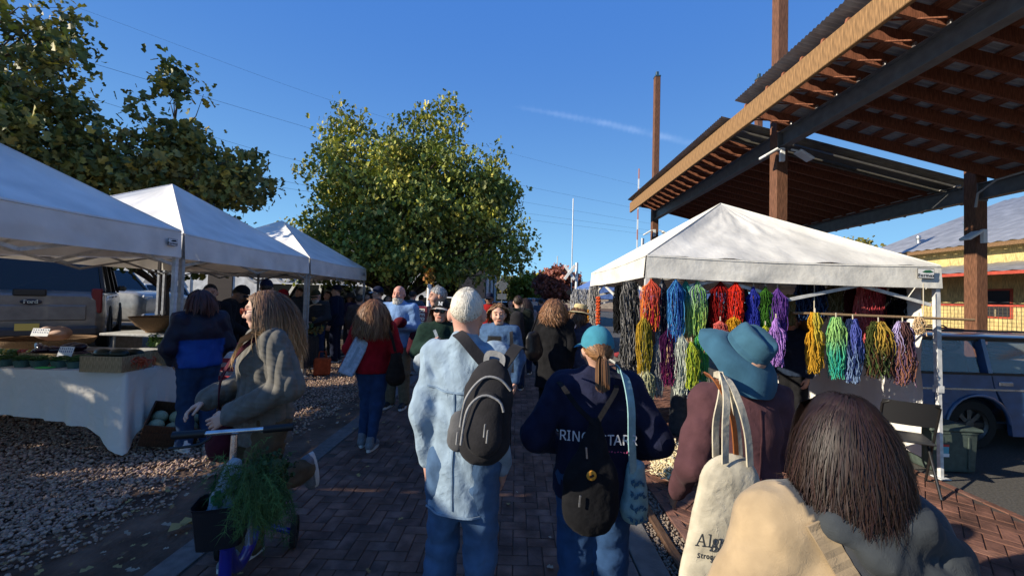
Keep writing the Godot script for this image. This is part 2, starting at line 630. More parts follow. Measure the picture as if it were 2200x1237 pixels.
# ================================================================== ground
func multimesh(parent: Node, called: String, m: Mesh, material: Material, xf: Array, cols := []) -> MultiMeshInstance3D:
	var mm := MultiMesh.new()
	mm.transform_format = MultiMesh.TRANSFORM_3D
	mm.use_colors = cols.size() > 0
	mm.mesh = m
	mm.instance_count = xf.size()
	for k in xf.size():
		mm.set_instance_transform(k, xf[k])
		if cols.size(): mm.set_instance_color(k, cols[k])
	var o := MultiMeshInstance3D.new()
	o.name = called
	o.multimesh = mm
	o.material_override = material
	parent.add_child(o, true)
	return o
func sheet(called: String, x0: float, x1: float, z0: float, z1: float, y: float, material: Material) -> MeshInstance3D:
	var b := MB.new()
	b.quad(Vector3(x0, y, z0), Vector3(x1, y, z0), Vector3(x1, y, z1), Vector3(x0, y, z1))
	return struct(called, b.done(), material)
func herringbone(parent: Node, x0: float, x1: float, z0: float, z1: float, w: float, turn: float, inside: Callable, tones: Array, gap: float) -> void:
	var bs := []
	var n := int((absf(z1 - z0) + absf(x1 - x0)) / w) + 4
	var ce := Vector2((x0 + x1) / 2, (z0 + z1) / 2)
	for gx in range(-n, n):
		for gy in range(-n, n):
			var k := posmod(gx - gy, 4)
			if k != 0 and k != 3: continue
			var c := Vector2(gx + 1.0, gy + 0.5) * w if k == 0 else Vector2(gx + 0.5, gy + 1.0) * w
			c = c.rotated(turn) + ce
			if c.x < x0 or c.x > x1 or c.y > z0 or c.y < z1 or not inside.call(c): continue
			bs.append([c, k == 3, c.x * c.x + c.y * c.y])
	bs.sort_custom(func(p, q): return p[2] < q[2])
	var bm := boxm(Vector3(w * 2 - gap, 0.05, w - gap), 0.004)
	var xf := []
	var cols := []
	for k in bs.size():
		var q = bs[k]
		var rot := Basis(Vector3.UP, -turn + (PI / 2 if q[1] else 0.0))
		rot = rot * Basis(Vector3.RIGHT, rng.randfn(0, 0.006)) * Basis(Vector3.BACK, rng.randfn(0, 0.004))
		var pos := Vector3(q[0].x, -0.025 + rng.randfn(0, 0.0012), q[0].y)
		var t := rng.randi() % tones.size()
		if k < 300:
			put(parent, "brick", bm, tones[t], pos, rot)
		else:
			xf.append(Transform3D(rot, pos))
			cols.append(Color.WHITE * rng.randf_range(0.72, 1.18))
	if xf.size():
		var mk: StandardMaterial3D = tones[0].duplicate()
		mk.vertex_color_use_as_albedo = true
		tag(multimesh(parent, "brick_field", bm, mk, xf, cols), "", "", "", "stuff")
func build_ground() -> void:
	rng.seed = 11
	# terrain to the horizon
	var earth := mat("earth", Color(0.22, 0.135, 0.09), 0.95, "stain", 0.35, "fine_n", 0.8, {"world": true})
	var b := MB.new()
	var xs := [-400.0, -120.0, -60.0, -30.0, -20.0]
	for k in 60: xs.append(-15.0 + k * 0.25)
	xs.append_array([0.0, 2.0, 4.0, 8.0, 16.0, 40.0, 120.0, 400.0])
	var zs := [60.0, 20.0, 6.0, 3.0]
	for k in 60: zs.append(1.0 - k * 0.25)
	zs.append_array([-15.0, -18.0, -24.0, -40.0, -80.0, -160.0, -600.0])
	var nz := FastNoiseLite.new()
	nz.frequency = 0.8
	for z in zs:
		for x in xs:
			var bump := 0.018 * nz.get_noise_2d(x, z) if x > -15.0 and x < -2.3 else 0.0
			b.vert(Vector3(x, -0.04 + land(x, z) + (bump + 0.02 if x < -2.3 else 0.0), z))
	for j in zs.size() - 1:
		for i in xs.size() - 1:
			var p := j * xs.size() + i
			b.i.append_array([p, p + 1, p + xs.size() + 1, p, p + xs.size() + 1, p + xs.size()])
	struct("ground", b.done(true), earth)
	# brick path
	var bed := mat("joint_sand", Color(0.12, 0.085, 0.068), 0.95, "fine", 2.0, "", 1.0, {"world": true})
	var path := sheet("path", -2.2, 0.82, 0.6, -60.0, -0.012, bed)
	var tones := []
	for k in 4:
		var c: Color = [Color(0.24, 0.135, 0.098), Color(0.215, 0.125, 0.095), Color(0.265, 0.145, 0.102), Color(0.235, 0.142, 0.11)][k]
		tones.append(mat("paver_%d" % k, c * 1.1, 0.85, "stain", 0.55 + 0.1 * k, "fine_n", 0.5, {"world": true}))
	herringbone(path, -1.98, 0.62, -2.05, -11.0, 0.1, 0.0, func(_c): return true, tones, 0.0045)
	var kb := boxm(Vector3(0.195, 0.05, 0.295), 0.004)        # border course on both sides
	var grey := [mat("border_0", Color(0.19, 0.165, 0.15), 0.85, "mottle", 1.5, "fine_n", 0.5, {"world": true}), mat("border_1", Color(0.155, 0.14, 0.13), 0.85, "mottle", 2.1, "fine_n", 0.5, {"world": true})]
	for k in 26:
		for x in [-2.1, 0.72]:
			put(path, "border_stone", kb, grey[rng.randi() % 2], Vector3(x, -0.0255 + rng.randfn(0, 0.0012), -1.95 - k * 0.3))
	# concrete strip, ballast and the sunken rail beside the path
	var conc := mat("concrete", Color(0.20, 0.185, 0.165), 0.9, "mottle", 0.9, "fine_n", 0.6, {"world": true})
	var cb := MB.new()
	for k in 24: cb.box(Vector3(0.925, -0.03, 0.5 - k * 1.5), Vector3(0.19, 0.06, 1.49), Basis(), 0.006)
	struct("kerb_strip", cb.done(), conc)
	var rb := MB.new()
	rb.box(Vector3(1.135, -0.03, -28), Vector3(0.068, 0.07, 60.0), Basis(), 0.01)
	struct("rail_track", rb.done(), mat("rail_steel", Color(0.20, 0.115, 0.07), 0.6, "grain", 0.6, "grain_n", 0.4, {"metal": 0.35, "world": true}))
	# brick plaza on the right
	var plaza := sheet("pavement", 1.27, 4.32, 1.0, -40.0, -0.012, bed)
	var red := []
	for k in 4:
		var c: Color = [Color(0.27, 0.125, 0.085), Color(0.23, 0.105, 0.075), Color(0.31, 0.15, 0.10), Color(0.25, 0.13, 0.098)][k]
		red.append(mat("plaza_brick_%d" % k, c * 1.1, 0.88, "stain", 0.5 + 0.1 * k, "fine_n", 0.6, {"world": true}))
	herringbone(plaza, 1.36, 4.24, -1.3, -11.0, 0.1, PI / 4, func(_c): return true, red, 0.006)
	for k in 40:
		for x in [1.31, 4.28]:
			put(plaza, "edge_brick", boxm(Vector3(0.075, 0.05, 0.195), 0.004) if k == 0 and x < 2 else plaza_edge, red[rng.randi() % 4], Vector3(x, -0.0265, -1.0 - k * 0.2))
	# asphalt beyond
	var asphalt := mat("asphalt", Color(0.12, 0.112, 0.10), 0.92, "fine", 0.8, "fine_n", 1.0, {"world": true})
	sheet("road", 4.33, 14.2, 6.0, -60.0, -0.02, asphalt)
	var lot := MB.new()
	lot.grid(20, 20, func(u, w):
		var x := lerpf(-40.0, -5.6, u)
		var z := lerpf(-8.6, -30.0, w)
		return Vector3(x, land(x, z) - 0.005, z))
	struct("car_park", lot.done(true), mat("car_park_gravel", Color(0.24, 0.205, 0.17), 0.95, "fine", 0.6, "fine_n", 1.0, {"world": true}))
	sheet("crossing_road", -30.0, 30.0, -46.0, -60.0, -0.008, asphalt)
	# gravel: loose pink-grey stones in front of the stalls
	var gravel := Node3D.new()
	gravel.name = "gravel"
	add_child(gravel)
	tag(gravel, "loose pinkish grey gravel spread in front of the stalls", "gravel", "", "stuff")
	var gm := mat("gravel_stone", Color(0.56, 0.40, 0.30), 0.9, "fine", 8.0, "", 1.0, {"vc": true})
	for va in 3:
		var st := MB.new()
		st.ball(Vector3.ZERO, Vector3(1, 0.55, 0.75), Basis(), 7, 4)
		var sn := FastNoiseLite.new()
		sn.seed = va + 1
		sn.frequency = 0.9
		for k in st.v.size(): st.v[k] *= 1.0 + 0.55 * sn.get_noise_3dv(st.v[k])
		var xf := []
		var cols := []
		for k in 19000:
			var z := -1.9 - 9.0 * pow(rng.randf(), 1.5)
			var edge := -2.75 - 0.28 * (nz.get_noise_2d(z * 1.3, 7.0) + 1.0) - 0.32 * smoothstep(4.5, 2.0, -z)
			var x := edge - 5.2 * rng.randf() * clampf(-z / 6.0, 0.55, 1.0)
			if rng.randf() < 0.03: x = edge + 0.4 * rng.randf()
			var s := rng.randf_range(0.006, 0.019) * (1.6 if rng.randf() < 0.06 else 1.0)
			var bs := Basis.from_euler(Vector3(rng.randfn(0, 0.35), rng.randf() * TAU, rng.randfn(0, 0.35))).scaled(Vector3.ONE * s)
			xf.append(Transform3D(bs, Vector3(x, land(x, z) + rng.randf_range(-0.012, 0.012), z)))
			var t := rng.randf_range(0.6, 1.35)
			cols.append(Color(t * rng.randf_range(0.95, 1.1), t, t * rng.randf_range(0.9, 1.05)))
		multimesh(gravel, "stones", st.done(true), gm, xf, cols)
	# ballast beside the rail
	var ballast := Node3D.new()
	ballast.name = "ballast"
	add_child(ballast)
	tag(ballast, "narrow strips of small gravel along the sunken rail", "gravel", "", "stuff")
	var st2 := MB.new()
	st2.ball(Vector3.ZERO, Vector3(1, 0.6, 0.8), Basis(), 6, 4)
	var xf2 := []
	for k in 5200:
		var z := -1.6 - 10.0 * pow(rng.randf(), 1.6)
		var x := (rng.randf_range(1.022, 1.098) if k % 2 else rng.randf_range(1.172, 1.268))
		xf2.append(Transform3D(Basis.from_euler(Vector3(rng.randf(), rng.randf() * TAU, rng.randf())).scaled(Vector3.ONE * rng.randf_range(0.006, 0.014)), Vector3(x, rng.randf_range(-0.03, -0.012), z)))
	multimesh(ballast, "stones", st2.done(true), mat("ballast_stone", Color(0.33, 0.26, 0.2), 0.9, "fine", 6.0), xf2)
	# fallen leaves and twigs on the dirt strip
	var litter := Node3D.new()
	litter.name = "leaf_litter"
	add_child(litter)
	tag(litter, "dry fallen leaves scattered along the dirt edge of the path", "leaves", "", "stuff")
	var lf := MB.new()
	lf.colored = true
	for k in 420:
		var z := -2.2 - 7.5 * pow(rng.randf(), 1.3)
		var x := -2.25 - rng.randf() * 0.9 if rng.randf() < 0.86 else rng.randf_range(-2.1, 0.7)
		lf.col = [Color(0.24, 0.16, 0.07), Color(0.32, 0.25, 0.10), Color(0.16, 0.10, 0.06), Color(0.34, 0.28, 0.2)][rng.randi() % 4]
		var s := rng.randf_range(0.008, 0.024) if rng.randf() < 0.97 else 0.03
		leaf(lf, Vector3(x, 0.012 + 0.01 * rng.randf(), z), Basis.from_euler(Vector3(-PI / 2 + rng.randfn(0, 0.25), rng.randf() * TAU, rng.randfn(0, 0.2), )) , s)
	put(litter, "leaves", lf.done(), mat("dry_leaf", Color.WHITE, 0.9, "", 1, "", 1, {"vc": true}))
var plaza_edge: ArrayMesh = (func(): var q := MB.new(); q.box(Vector3.ZERO, Vector3(0.075, 0.05, 0.195), Basis(), 0.004); return q.done()).call()
func leaf(m: MB, p: Vector3, b: Basis, s: float) -> void:    # a lobed leaf, folded along its rib
	var k := m.v.size()
	for q in [Vector3(0, -1.0, 0), Vector3(0.95, -0.35, 0.22), Vector3(0.42, 0.1, 0.06), Vector3(0.8, 0.75, 0.2), Vector3(0, 1.25, -0.1), Vector3(-0.8, 0.75, 0.2), Vector3(-0.42, 0.1, 0.06), Vector3(-0.95, -0.35, 0.22)]:
		m.vert(p + b * (q * s))
	m.i.append_array([k, k + 2, k + 1, k, k + 4, k + 2, k + 2, k + 4, k + 3, k, k + 7, k + 6, k, k + 6, k + 4, k + 6, k + 5, k + 4])

# ================================================================== pavilion
const PX1 := 5.0
const PX2 := 8.75
func joist_y(x: float) -> float:
	return 5.10 + 0.24 * (PX1 - x)
func build_pavilion() -> void:
	rng.seed = 21
	var t := thing("pavilion", "open timber pavilion with corrugated roof on tall brown posts and grey steel beams", "pavilion")
	var post_m := timber("post_timber", Color(0.235, 0.105, 0.058), 0.8)
	var joist_m := timber("joist_timber", Color(0.38, 0.145, 0.08), 0.9)
	var fascia_m := timber("fascia_timber", Color(0.42, 0.235, 0.10), 0.7)
	var steel := mat("beam_paint", Color(0.15, 0.155, 0.16), 0.5, "mottle", 0.8, "fine_n", 0.2, {"spec": 0.5})
	var sheet_m := mat("roof_sheet", Color(0.34, 0.335, 0.32), 0.5, "mottle", 0.6, "", 1, {"metal": 0.4})
	var clear_m := mat("roof_sheet_translucent", Color(0.42, 0.41, 0.39), 0.6, "mottle", 0.6, "", 1, {"back": Color(0.30, 0.30, 0.29)})
	var zinc := metal("zinc", Color(0.6, 0.6, 0.6), 0.35)
	var white := mat("lamp_white", Color(0.75, 0.75, 0.73), 0.5)
	var zc := [-0.77, -7.72, -14.67]
	var bracket_mesh := boxm(Vector3(0.2, 0.34, 0.012))
	for x in [PX1, PX2]:
		for z in zc:
			var b := MB.new()
			b.box(Vector3(0, 2.7, 0), Vector3(0.22, 5.4, 0.22), Basis(), 0.012)
			var col := put(t, "column", b.done(), post_m, Vector3(x, 0, z))
			var b2 := MB.new()
			b2.box(Vector3(0, 7.7, 0), Vector3(0.20, 4.6, 0.20), Basis(), 0.012)
			put(col, "mast", b2.done(), post_m)
			var b3 := MB.new()
			b3.box(Vector3(0, 10.03, 0), Vector3(0.22, 0.06, 0.22), Basis(), 0.01)
			b3.box(Vector3(0, 10.14, 0), Vector3(0.10, 0.16, 0.10), Basis(), 0.01)
			put(col, "mast_cap", b3.done(), plastic("cap_blue", Color(0.04, 0.10, 0.16)))
	# steel beams: I sections
	for x in [PX1, PX2]:
		var top := joist_y(x) - 0.09
		var b := MB.new()
		for s in [[6.5, -7.59], [-7.85, -14.54]]:
			var l: float = s[0] - s[1]
			var z: float = (s[0] + s[1]) / 2
			b.box(Vector3(x, top - 0.15, z), Vector3(0.012, 0.276, l))
			b.box(Vector3(x, top - 0.006, z), Vector3(0.17, 0.012, l))
			b.box(Vector3(x, top - 0.294, z), Vector3(0.17, 0.012, l))
		put(t, "steel_beam", b.done(), steel)
		for z in zc:
			for s in [-1, 1]: put(t, "bracket", bracket_mesh, steel, Vector3(x, top - 0.16, z + s * 0.117))
	# fascia, joists, battens, sheets
	var x0 := 4.2
	var x1 := 9.5
	for s in [[6.0, -6.2], [-6.204, -14.88]]:
		var b := MB.new()
		b.box(Vector3(x0 - 0.03, 5.19, (s[0] + s[1]) / 2), Vector3(0.07, 0.36, absf(s[0] - s[1])), Basis(), 0.008)
		put(t, "fascia", b.done(), fascia_m)
	var sl := Vector3(x1 - x0, -0.24 * (x1 - x0), 0)
	var jm := MB.new()
	jm.box(Vector3.ZERO, Vector3(sl.length(), 0.19, 0.045), Basis(Vector3.BACK, -atan(0.24)))
	var jmesh := jm.done()
	var zj := []
	for k in 29: zj.append(4.9 - k * 0.42)
	zj.append(-7.5)
	for k in 15: zj.append(-8.6 - k * 0.42)
	var hm := boxm(Vector3(0.03, 0.13, 0.05), 0.004)
	var br := MB.new()
	br.bar(Vector3(4.27, joist_y(4.27) + 0.02, -0.21), Vector3(4.95, joist_y(5) + 0.01, 0.14), 0.018)
	var brm := br.done()
	for z in zj:
		var dn := 0.0 if z > -8.0 else -0.085
		var j := put(t, "joist", jmesh, joist_m, Vector3((x0 + x1) / 2, joist_y((x0 + x1) / 2) + 0.10 + dn, z))
		put(j, "hanger", hm, zinc, Vector3(PX1 + 0.05 - (x0 + x1) / 2, joist_y(PX1) - 0.02 - joist_y((x0 + x1) / 2) - 0.10, 0.045))
		put(t, "brace", brm, joist_m, Vector3(0, dn, z))
	var bays := [[5.3, -7.6], [-8.05, -14.92]]
	for k in bays.size():
		var za: float = bays[k][0]
		var zb: float = bays[k][1]
		var bt := 0
		var x := x0 + 0.35
		while x < x1:
			var b := MB.new()
			var z_a: float = za - 0.05 if k == 0 else -8.45
			b.box(Vector3(x, joist_y(x) + 0.22 - 0.085 * k, (z_a + zb) / 2), Vector3(0.17 if k == 0 else 0.36, 0.04, absf(z_a - zb)), Basis(Vector3.BACK, -atan(0.24)))
			put(t, "batten", b.done(), joist_m)
			x += 0.42
		var b := MB.new()
		var n := int(absf(za - zb) / 0.0127)
		var xa := 4.06 if k == 0 else 4.06
		for q in n + 1:
			var z := lerpf(za, zb, float(q) / n)
			var w := 0.011 * sin(q * TAU / 6.0)
			for x2 in [xa, x1 + 0.45]:
				b.vert(Vector3(x2, joist_y(x2) + 0.262 - 0.085 * k + w, z))
		for q in n:
			b.i.append_array([q * 2, q * 2 + 1, q * 2 + 3, q * 2, q * 2 + 3, q * 2 + 2])
		put(t, "roof_sheet", b.done(true), sheet_m if k == 1 else clear_m)
	# grey channel along the open joint between the two roofs
	var ch := MB.new()
	ch.box(Vector3(6.75, joist_y(6.75) - 0.02, -8.16), Vector3(5.0, 0.05, 0.2), Basis(Vector3.BACK, -atan(0.24)), 0.01)
	ch.box(Vector3(6.75, joist_y(6.75) - 0.03, -8.36), Vector3(5.0, 0.14, 0.05), Basis(Vector3.BACK, -atan(0.24)), 0.01)
	put(t, "gutter", ch.done(), mat("gutter_paint", Color(0.13, 0.12, 0.10), 0.6, "mottle", 1.0))
	# floodlights on the posts (unlit)
	for c in [[PX1, -7.72, 4.55], [PX1, -14.67, 4.2], [PX2, -7.72, 3.1]]:
		var fl := MB.new()
		fl.box(Vector3(-0.06, 0, 0.19), Vector3(0.09, 0.26, 0.06), Basis(), 0.01)
		var f := put(t, "floodlight", fl.done(), white, Vector3(c[0], c[2], c[1]))
		for s in ([-1, 1] if c[0] < 6 else [-1]):
			var hd := MB.new()
			hd.box(Vector3(s * 0.33, 0.0 if s < 0 else -0.02, 0.22), Vector3(0.3, 0.05, 0.2), Basis(Vector3.BACK, s * -0.55), 0.015)
			hd.tube([Vector3(s * 0.1, 0.1, 0.2), Vector3(s * 0.22, 0.07, 0.21)], 0.02, 6)
			put(f, "lamp_head", hd.done(), white)
	# conduit and cable clips on the far beam, tags on the beam face
	var cd := MB.new()
	var yb := joist_y(PX2) - 0.06
	cd.tube([Vector3(PX2 - 0.06, yb, 4), Vector3(PX2 - 0.06, yb, -6.6), Vector3(PX2 - 0.1, yb - 0.05, -7.3), Vector3(PX2 - 0.2, yb - 0.25, -7.5), Vector3(PX2 - 0.2, yb - 0.5, -7.54)], 0.02, 6)
	cd.tube([Vector3(PX2 - 0.03, yb + 0.03, -7.95), Vector3(PX2 - 0.03, yb + 0.03, -14.5)], 0.015, 6)
	put(t, "conduit", cd.done(true), mat("conduit_grey", Color(0.4, 0.39, 0.37), 0.5))

# ================================================================== buildings
func build_buildings() -> void:
	rng.seed = 31
	# --- yellow hall across the road
	var bx := 17.5
	var t := thing("performance_hall", "yellow boarded hall with grey metal roof and red trimmed porch", "building", Vector3(bx, -0.287, -12.84))
	t.scale = Vector3.ONE * 1.167
	var yellow := mat("yellow_board", Color(0.86, 0.67, 0.29), 0.8, "grain", 0.6, "grain_n", 0.3)
	var yellow2 := mat("yellow_board_worn", Color(0.80, 0.60, 0.25), 0.85, "mottle", 0.5, "grain_n", 0.3)
	var grey_roof := mat("hall_roof", Color(0.42, 0.42, 0.42), 0.5, "mottle", 0.25, "", 1, {"metal": 0.3})
	var redm := mat("red_trim", Color(0.52, 0.085, 0.05), 0.6, "mottle", 1.0)
	var brown := timber("porch_timber", Color(0.16, 0.07, 0.045), 1.0)
	var z0 := 14.0
	var z1 := -5.7
	var b := MB.new()
	b.box(Vector3(6.0, 2.0, (z0 + z1) / 2), Vector3(11.98, 3.9, z0 - z1))
	put(t, "wall", b.done(), yellow2)
	var bd := boxm(Vector3(0.03, 3.9, 0.26), 0.004)
	for k in 75:
		if z1 + 0.14 + k * 0.262 > z0: break
		put(t, "board", bd, yellow if k % 3 else yellow2, Vector3(-0.005, 2.0 + rng.randfn(0, 0.003), z1 + 0.14 + k * 0.262))
	# gable roof, corrugated
	b = MB.new()
	for k in 241:
		var z := lerpf(z0 + 0.5, z1 - 0.7, k / 240.0)
		var w := 0.02 * sin(k * TAU / 4.0 + 0.4)
		b.vert(Vector3(-0.45, 3.82 + w, z))
		b.vert(Vector3(6.0, 6.5 + w, z))
		b.vert(Vector3(12.5, 3.82 + w, z))
	for k in 240:
		for s in 2:
			var q := k * 3 + s
			b.i.append_array([q, q + 1, q + 4, q, q + 4, q + 3])
	put(t, "roof", b.done(true), grey_roof)
	b = MB.new()
	b.box(Vector3(-0.42, 3.74, (z0 + z1) / 2), Vector3(0.05, 0.12, z0 - z1 + 1.1))
	put(t, "eave_board", b.done(), timber("eave_brown", Color(0.3, 0.17, 0.08)))
	b = MB.new()
	b.poly(PackedVector2Array([Vector2(0, 3.95), Vector2(12, 3.95), Vector2(6, 6.4)]), 0.04, Transform3D(Basis(), Vector3(0, 0, z1)))
	put(t, "gable", b.done(), yellow2)
	for v in [[Vector3(1.3, 4.55, 1.0), 0.09, 0.55], [Vector3(1.2, 4.5, -3.6), 0.05, 0.3], [Vector3(0.8, 4.3, -4.9), 0.06, 0.16]]:
		var l := MB.new()
		l.lathe([Vector2(v[1] * 1.5, -0.1), Vector2(v[1], 0.0), Vector2(v[1], v[2]), Vector2(v[1] * 1.4, v[2] + 0.01), Vector2(v[1] * 1.4, v[2] + 0.12), Vector2(0.001, v[2] + 0.15)], 12)
		put(t, "roof_vent", l.done(true), metal("vent_metal", Color(0.6, 0.6, 0.6)), v[0])
	# porch roof with red edge, posts, deck and railing
	b = MB.new()
	for k in 181:
		var z := lerpf(z0, z1 - 0.2, k / 180.0)
		var w := 0.015 * sin(k * TAU / 4.0)
		b.vert(Vector3(-1.75, 2.82 + w, z))
		b.vert(Vector3(-0.03, 3.22 + w, z))
	for k in 180:
		b.i.append_array([k * 2, k * 2 + 1, k * 2 + 3, k * 2, k * 2 + 3, k * 2 + 2])
	put(t, "porch_roof", b.done(true), mat("porch_sheet", Color(0.36, 0.34, 0.31), 0.6, "mottle", 0.4, "", 1, {"metal": 0.2}))
	b = MB.new()
	b.box(Vector3(-1.77, 2.76, (z0 + z1) / 2), Vector3(0.05, 0.09, z0 - z1 + 0.2))
	put(t, "porch_trim", b.done(), redm)
	b = MB.new()
	b.box(Vector3(-0.9, 0.48, (z0 + z1) / 2), Vector3(1.75, 0.96, z0 - z1))
	put(t, "deck", b.done(), brown)
	b = MB.new()
	b.box(Vector3(-1.8, 0.98, (z0 + z1) / 2), Vector3(0.06, 0.08, z0 - z1))
	put(t, "deck_edge", b.done(), redm)
	var rl := put(t, "railing", (func():
		var q := MB.new()
		for y in [1.14, 1.86]: q.box(Vector3(-1.8, y, (z0 + z1) / 2), Vector3(0.05, 0.05, z0 - z1))
		return q.done()).call(), redm)
	for k in 13:
		put(rl, "post", boxm(Vector3(0.07, 1.0, 0.07)) if k == 0 else rail_post, redm, Vector3(-1.8, 1.4, z1 + 0.3 + k * 1.55))
	b = MB.new()
	for k in 190: b.box(Vector3(-1.8, 1.5, z1 + 0.3 + k * 0.1), Vector3(0.008, 0.68, 0.008))
	for k in 7: b.box(Vector3(-1.8, 1.2 + k * 0.1, (z0 + z1) / 2), Vector3(0.009, 0.008, z0 - z1))
	tag(put(rl, "wire_mesh", b.done(), metal("rail_wire", Color(0.35, 0.30, 0.22))), "", "", "", "stuff")
	# window with things on its sill, and the painted sign
	var wn := put(t, "window", boxm(Vector3(0.06, 0.92, 1.06), 0.01), redm, Vector3(-0.02, 1.94, -1.75))
	put(wn, "pane", boxm(Vector3(0.02, 0.8, 0.94)), mat("dark_pane", Color(0.03, 0.03, 0.035), 0.15, "", 1, "", 1, {"spec": 0.5}), Vector3(-0.035, 0, 0))
	put(wn, "glazing_bar", boxm(Vector3(0.03, 0.22, 0.03)), timber("bar_tan", Color(0.5, 0.4, 0.25)), Vector3(-0.045, -0.29, 0.12))
	put(wn, "sill_pot", boxm(Vector3(0.03, 0.1, 0.12), 0.01), plastic("orange_pot", Color(0.7, 0.2, 0.06)), Vector3(-0.05, -0.34, -0.32))
	var sg := put(t, "sign", boxm(Vector3(0.03, 1.05, 1.0), 0.006), mat("sign_board", Color(0.86, 0.72, 0.42), 0.8, "mottle", 1.0), Vector3(-0.06, 1.95, 1.25))
	var ink := mat("sign_ink", Color(0.22, 0.15, 0.06), 0.8)
	var rb := Basis(Vector3.UP, -PI / 2)
	for l in [["RAILYARD", 0.37, 0.15], ["PERFORMANCE", 0.14, 0.125], ["CENTER", -0.07, 0.16], ["1611", -0.34, 0.23]]:
		put(sg, "lettering", lettering(l[0], l[2], false, l[0] == "1611"), ink, Vector3(-0.018, l[1], 0), rb)
	# --- pale hall behind the car park
	var w := thing("white_hall", "long white rendered hall behind the car park with murals", "building", Vector3(-17, 0.3, -24))
	var render_m := mat("white_render", Color(0.62, 0.62, 0.62), 0.85, "mottle", 0.3, "fine_n", 0.3)
	b = MB.new()
	b.box(Vector3(0, 2.2, -3), Vector3(27, 4.4, 6))
	put(w, "wall", b.done(), render_m)
	b = MB.new()
	b.box(Vector3(0, 4.55, -3), Vector3(27.6, 0.3, 6.5))
	b.box(Vector3(4, 5.1, -4), Vector3(9, 0.9, 4))
	put(w, "parapet", b.done(), mat("parapet_grey", Color(0.45, 0.46, 0.48), 0.7, "mottle", 0.5))
	for k in 12:
		put(w, "panel", boxm(Vector3(1.9, 2.9, 0.05), 0.01), render_m, Vector3(-12.3 + k * 2.15, 1.55, 0.03))
	for x in [-0.9, 4.6]:
		var d := put(w, "door", boxm(Vector3(1.5, 2.7, 0.1), 0.01), timber("dark_door", Color(0.06, 0.045, 0.04)), Vector3(x, 1.35, 0.06))
		put(d, "frame", boxm(Vector3(1.7, 0.12, 0.14)), mat("door_frame", Color(0.3, 0.3, 0.3)), Vector3(0, 1.42, 0))
	for x in [1.2, 3.0, 6.4]:
		var r := MB.new()
		r.lathe([Vector2(0.42, -0.03), Vector2(0.55, -0.03), Vector2(0.55, 0.03), Vector2(0.42, 0.03), Vector2(0.42, -0.03)], 24, Vector3.ZERO, Basis(Vector3.RIGHT, PI / 2), false)
		put(w, "mural_ring", r.done(), mat("mural_grey", Color(0.3, 0.3, 0.31)), Vector3(x, 2.5, 0.1))
	for k in 5:
		var tr := MB.new()
		tr.poly(PackedVector2Array([Vector2(-0.4, 0), Vector2(0.4, 0), Vector2(0, 0.6)]), 0.04)
		put(w, "mural_peak", tr.done(), mat("mural_dark", Color(0.2, 0.2, 0.21)), Vector3(-11 + k * 1.9, 1.6, 0.1))
	# --- dark metal building at the end of the trees
	var dk := thing("dark_building", "dark metal clad building with white downpipes at the lane's end", "building", Vector3(-4.6, 0, -27))
	b = MB.new()
	b.box(Vector3(0, 2.6, -4), Vector3(5.4, 5.2, 14))
	put(dk, "wall", b.done(), mat("dark_cladding", Color(0.035, 0.035, 0.045), 0.6, "mottle", 0.5))
	b = MB.new()
	b.box(Vector3(0.1, 5.28, -4), Vector3(5.9, 0.16, 14.5))
	put(dk, "roof", b.done(), mat("dark_roof", Color(0.08, 0.08, 0.09), 0.5))
	for z in [2.6, -1.5, -6.0]:
		put(dk, "downpipe", boxm(Vector3(0.14, 5.0, 0.14), 0.02), mat("lamp_white"), Vector3(2.8, 2.6, z))
	for z in [0.6, -3.5]:
		put(dk, "window", boxm(Vector3(0.06, 1.4, 1.6), 0.01), mat("dark_pane"), Vector3(2.72, 2.2, z))
	# --- far low buildings down the street
	for f in [[Vector3(-12, 0, -95), Vector3(26, 5, 8), Color(0.42, 0.3, 0.2)], [Vector3(22, 0, -88), Vector3(24, 5.5, 8), Color(0.5, 0.4, 0.3)]]:
		var fb := thing("far_building", "low tan building far down the street " + ("behind the green trees" if f[0].x < 0 else "behind the crossing sign"), "building", f[0])
		put(fb, "wall", (func(): var q := MB.new(); q.box(Vector3(0, f[1].y / 2, 0), f[1]); return q.done()).call(), mat("far_wall_%d" % int(f[0].x), f[2], 0.9, "mottle", 0.2))
		for k in 6:
			put(fb, "window", boxm(Vector3(1.4, 1.5, 0.1)), mat("dark_pane"), Vector3(-9 + k * 3.5, 2.2, f[1].z / 2 + 0.03))
var rail_post: ArrayMesh = (func(): var q := MB.new(); q.box(Vector3.ZERO, Vector3(0.07, 1.0, 0.07)); return q.done()).call()

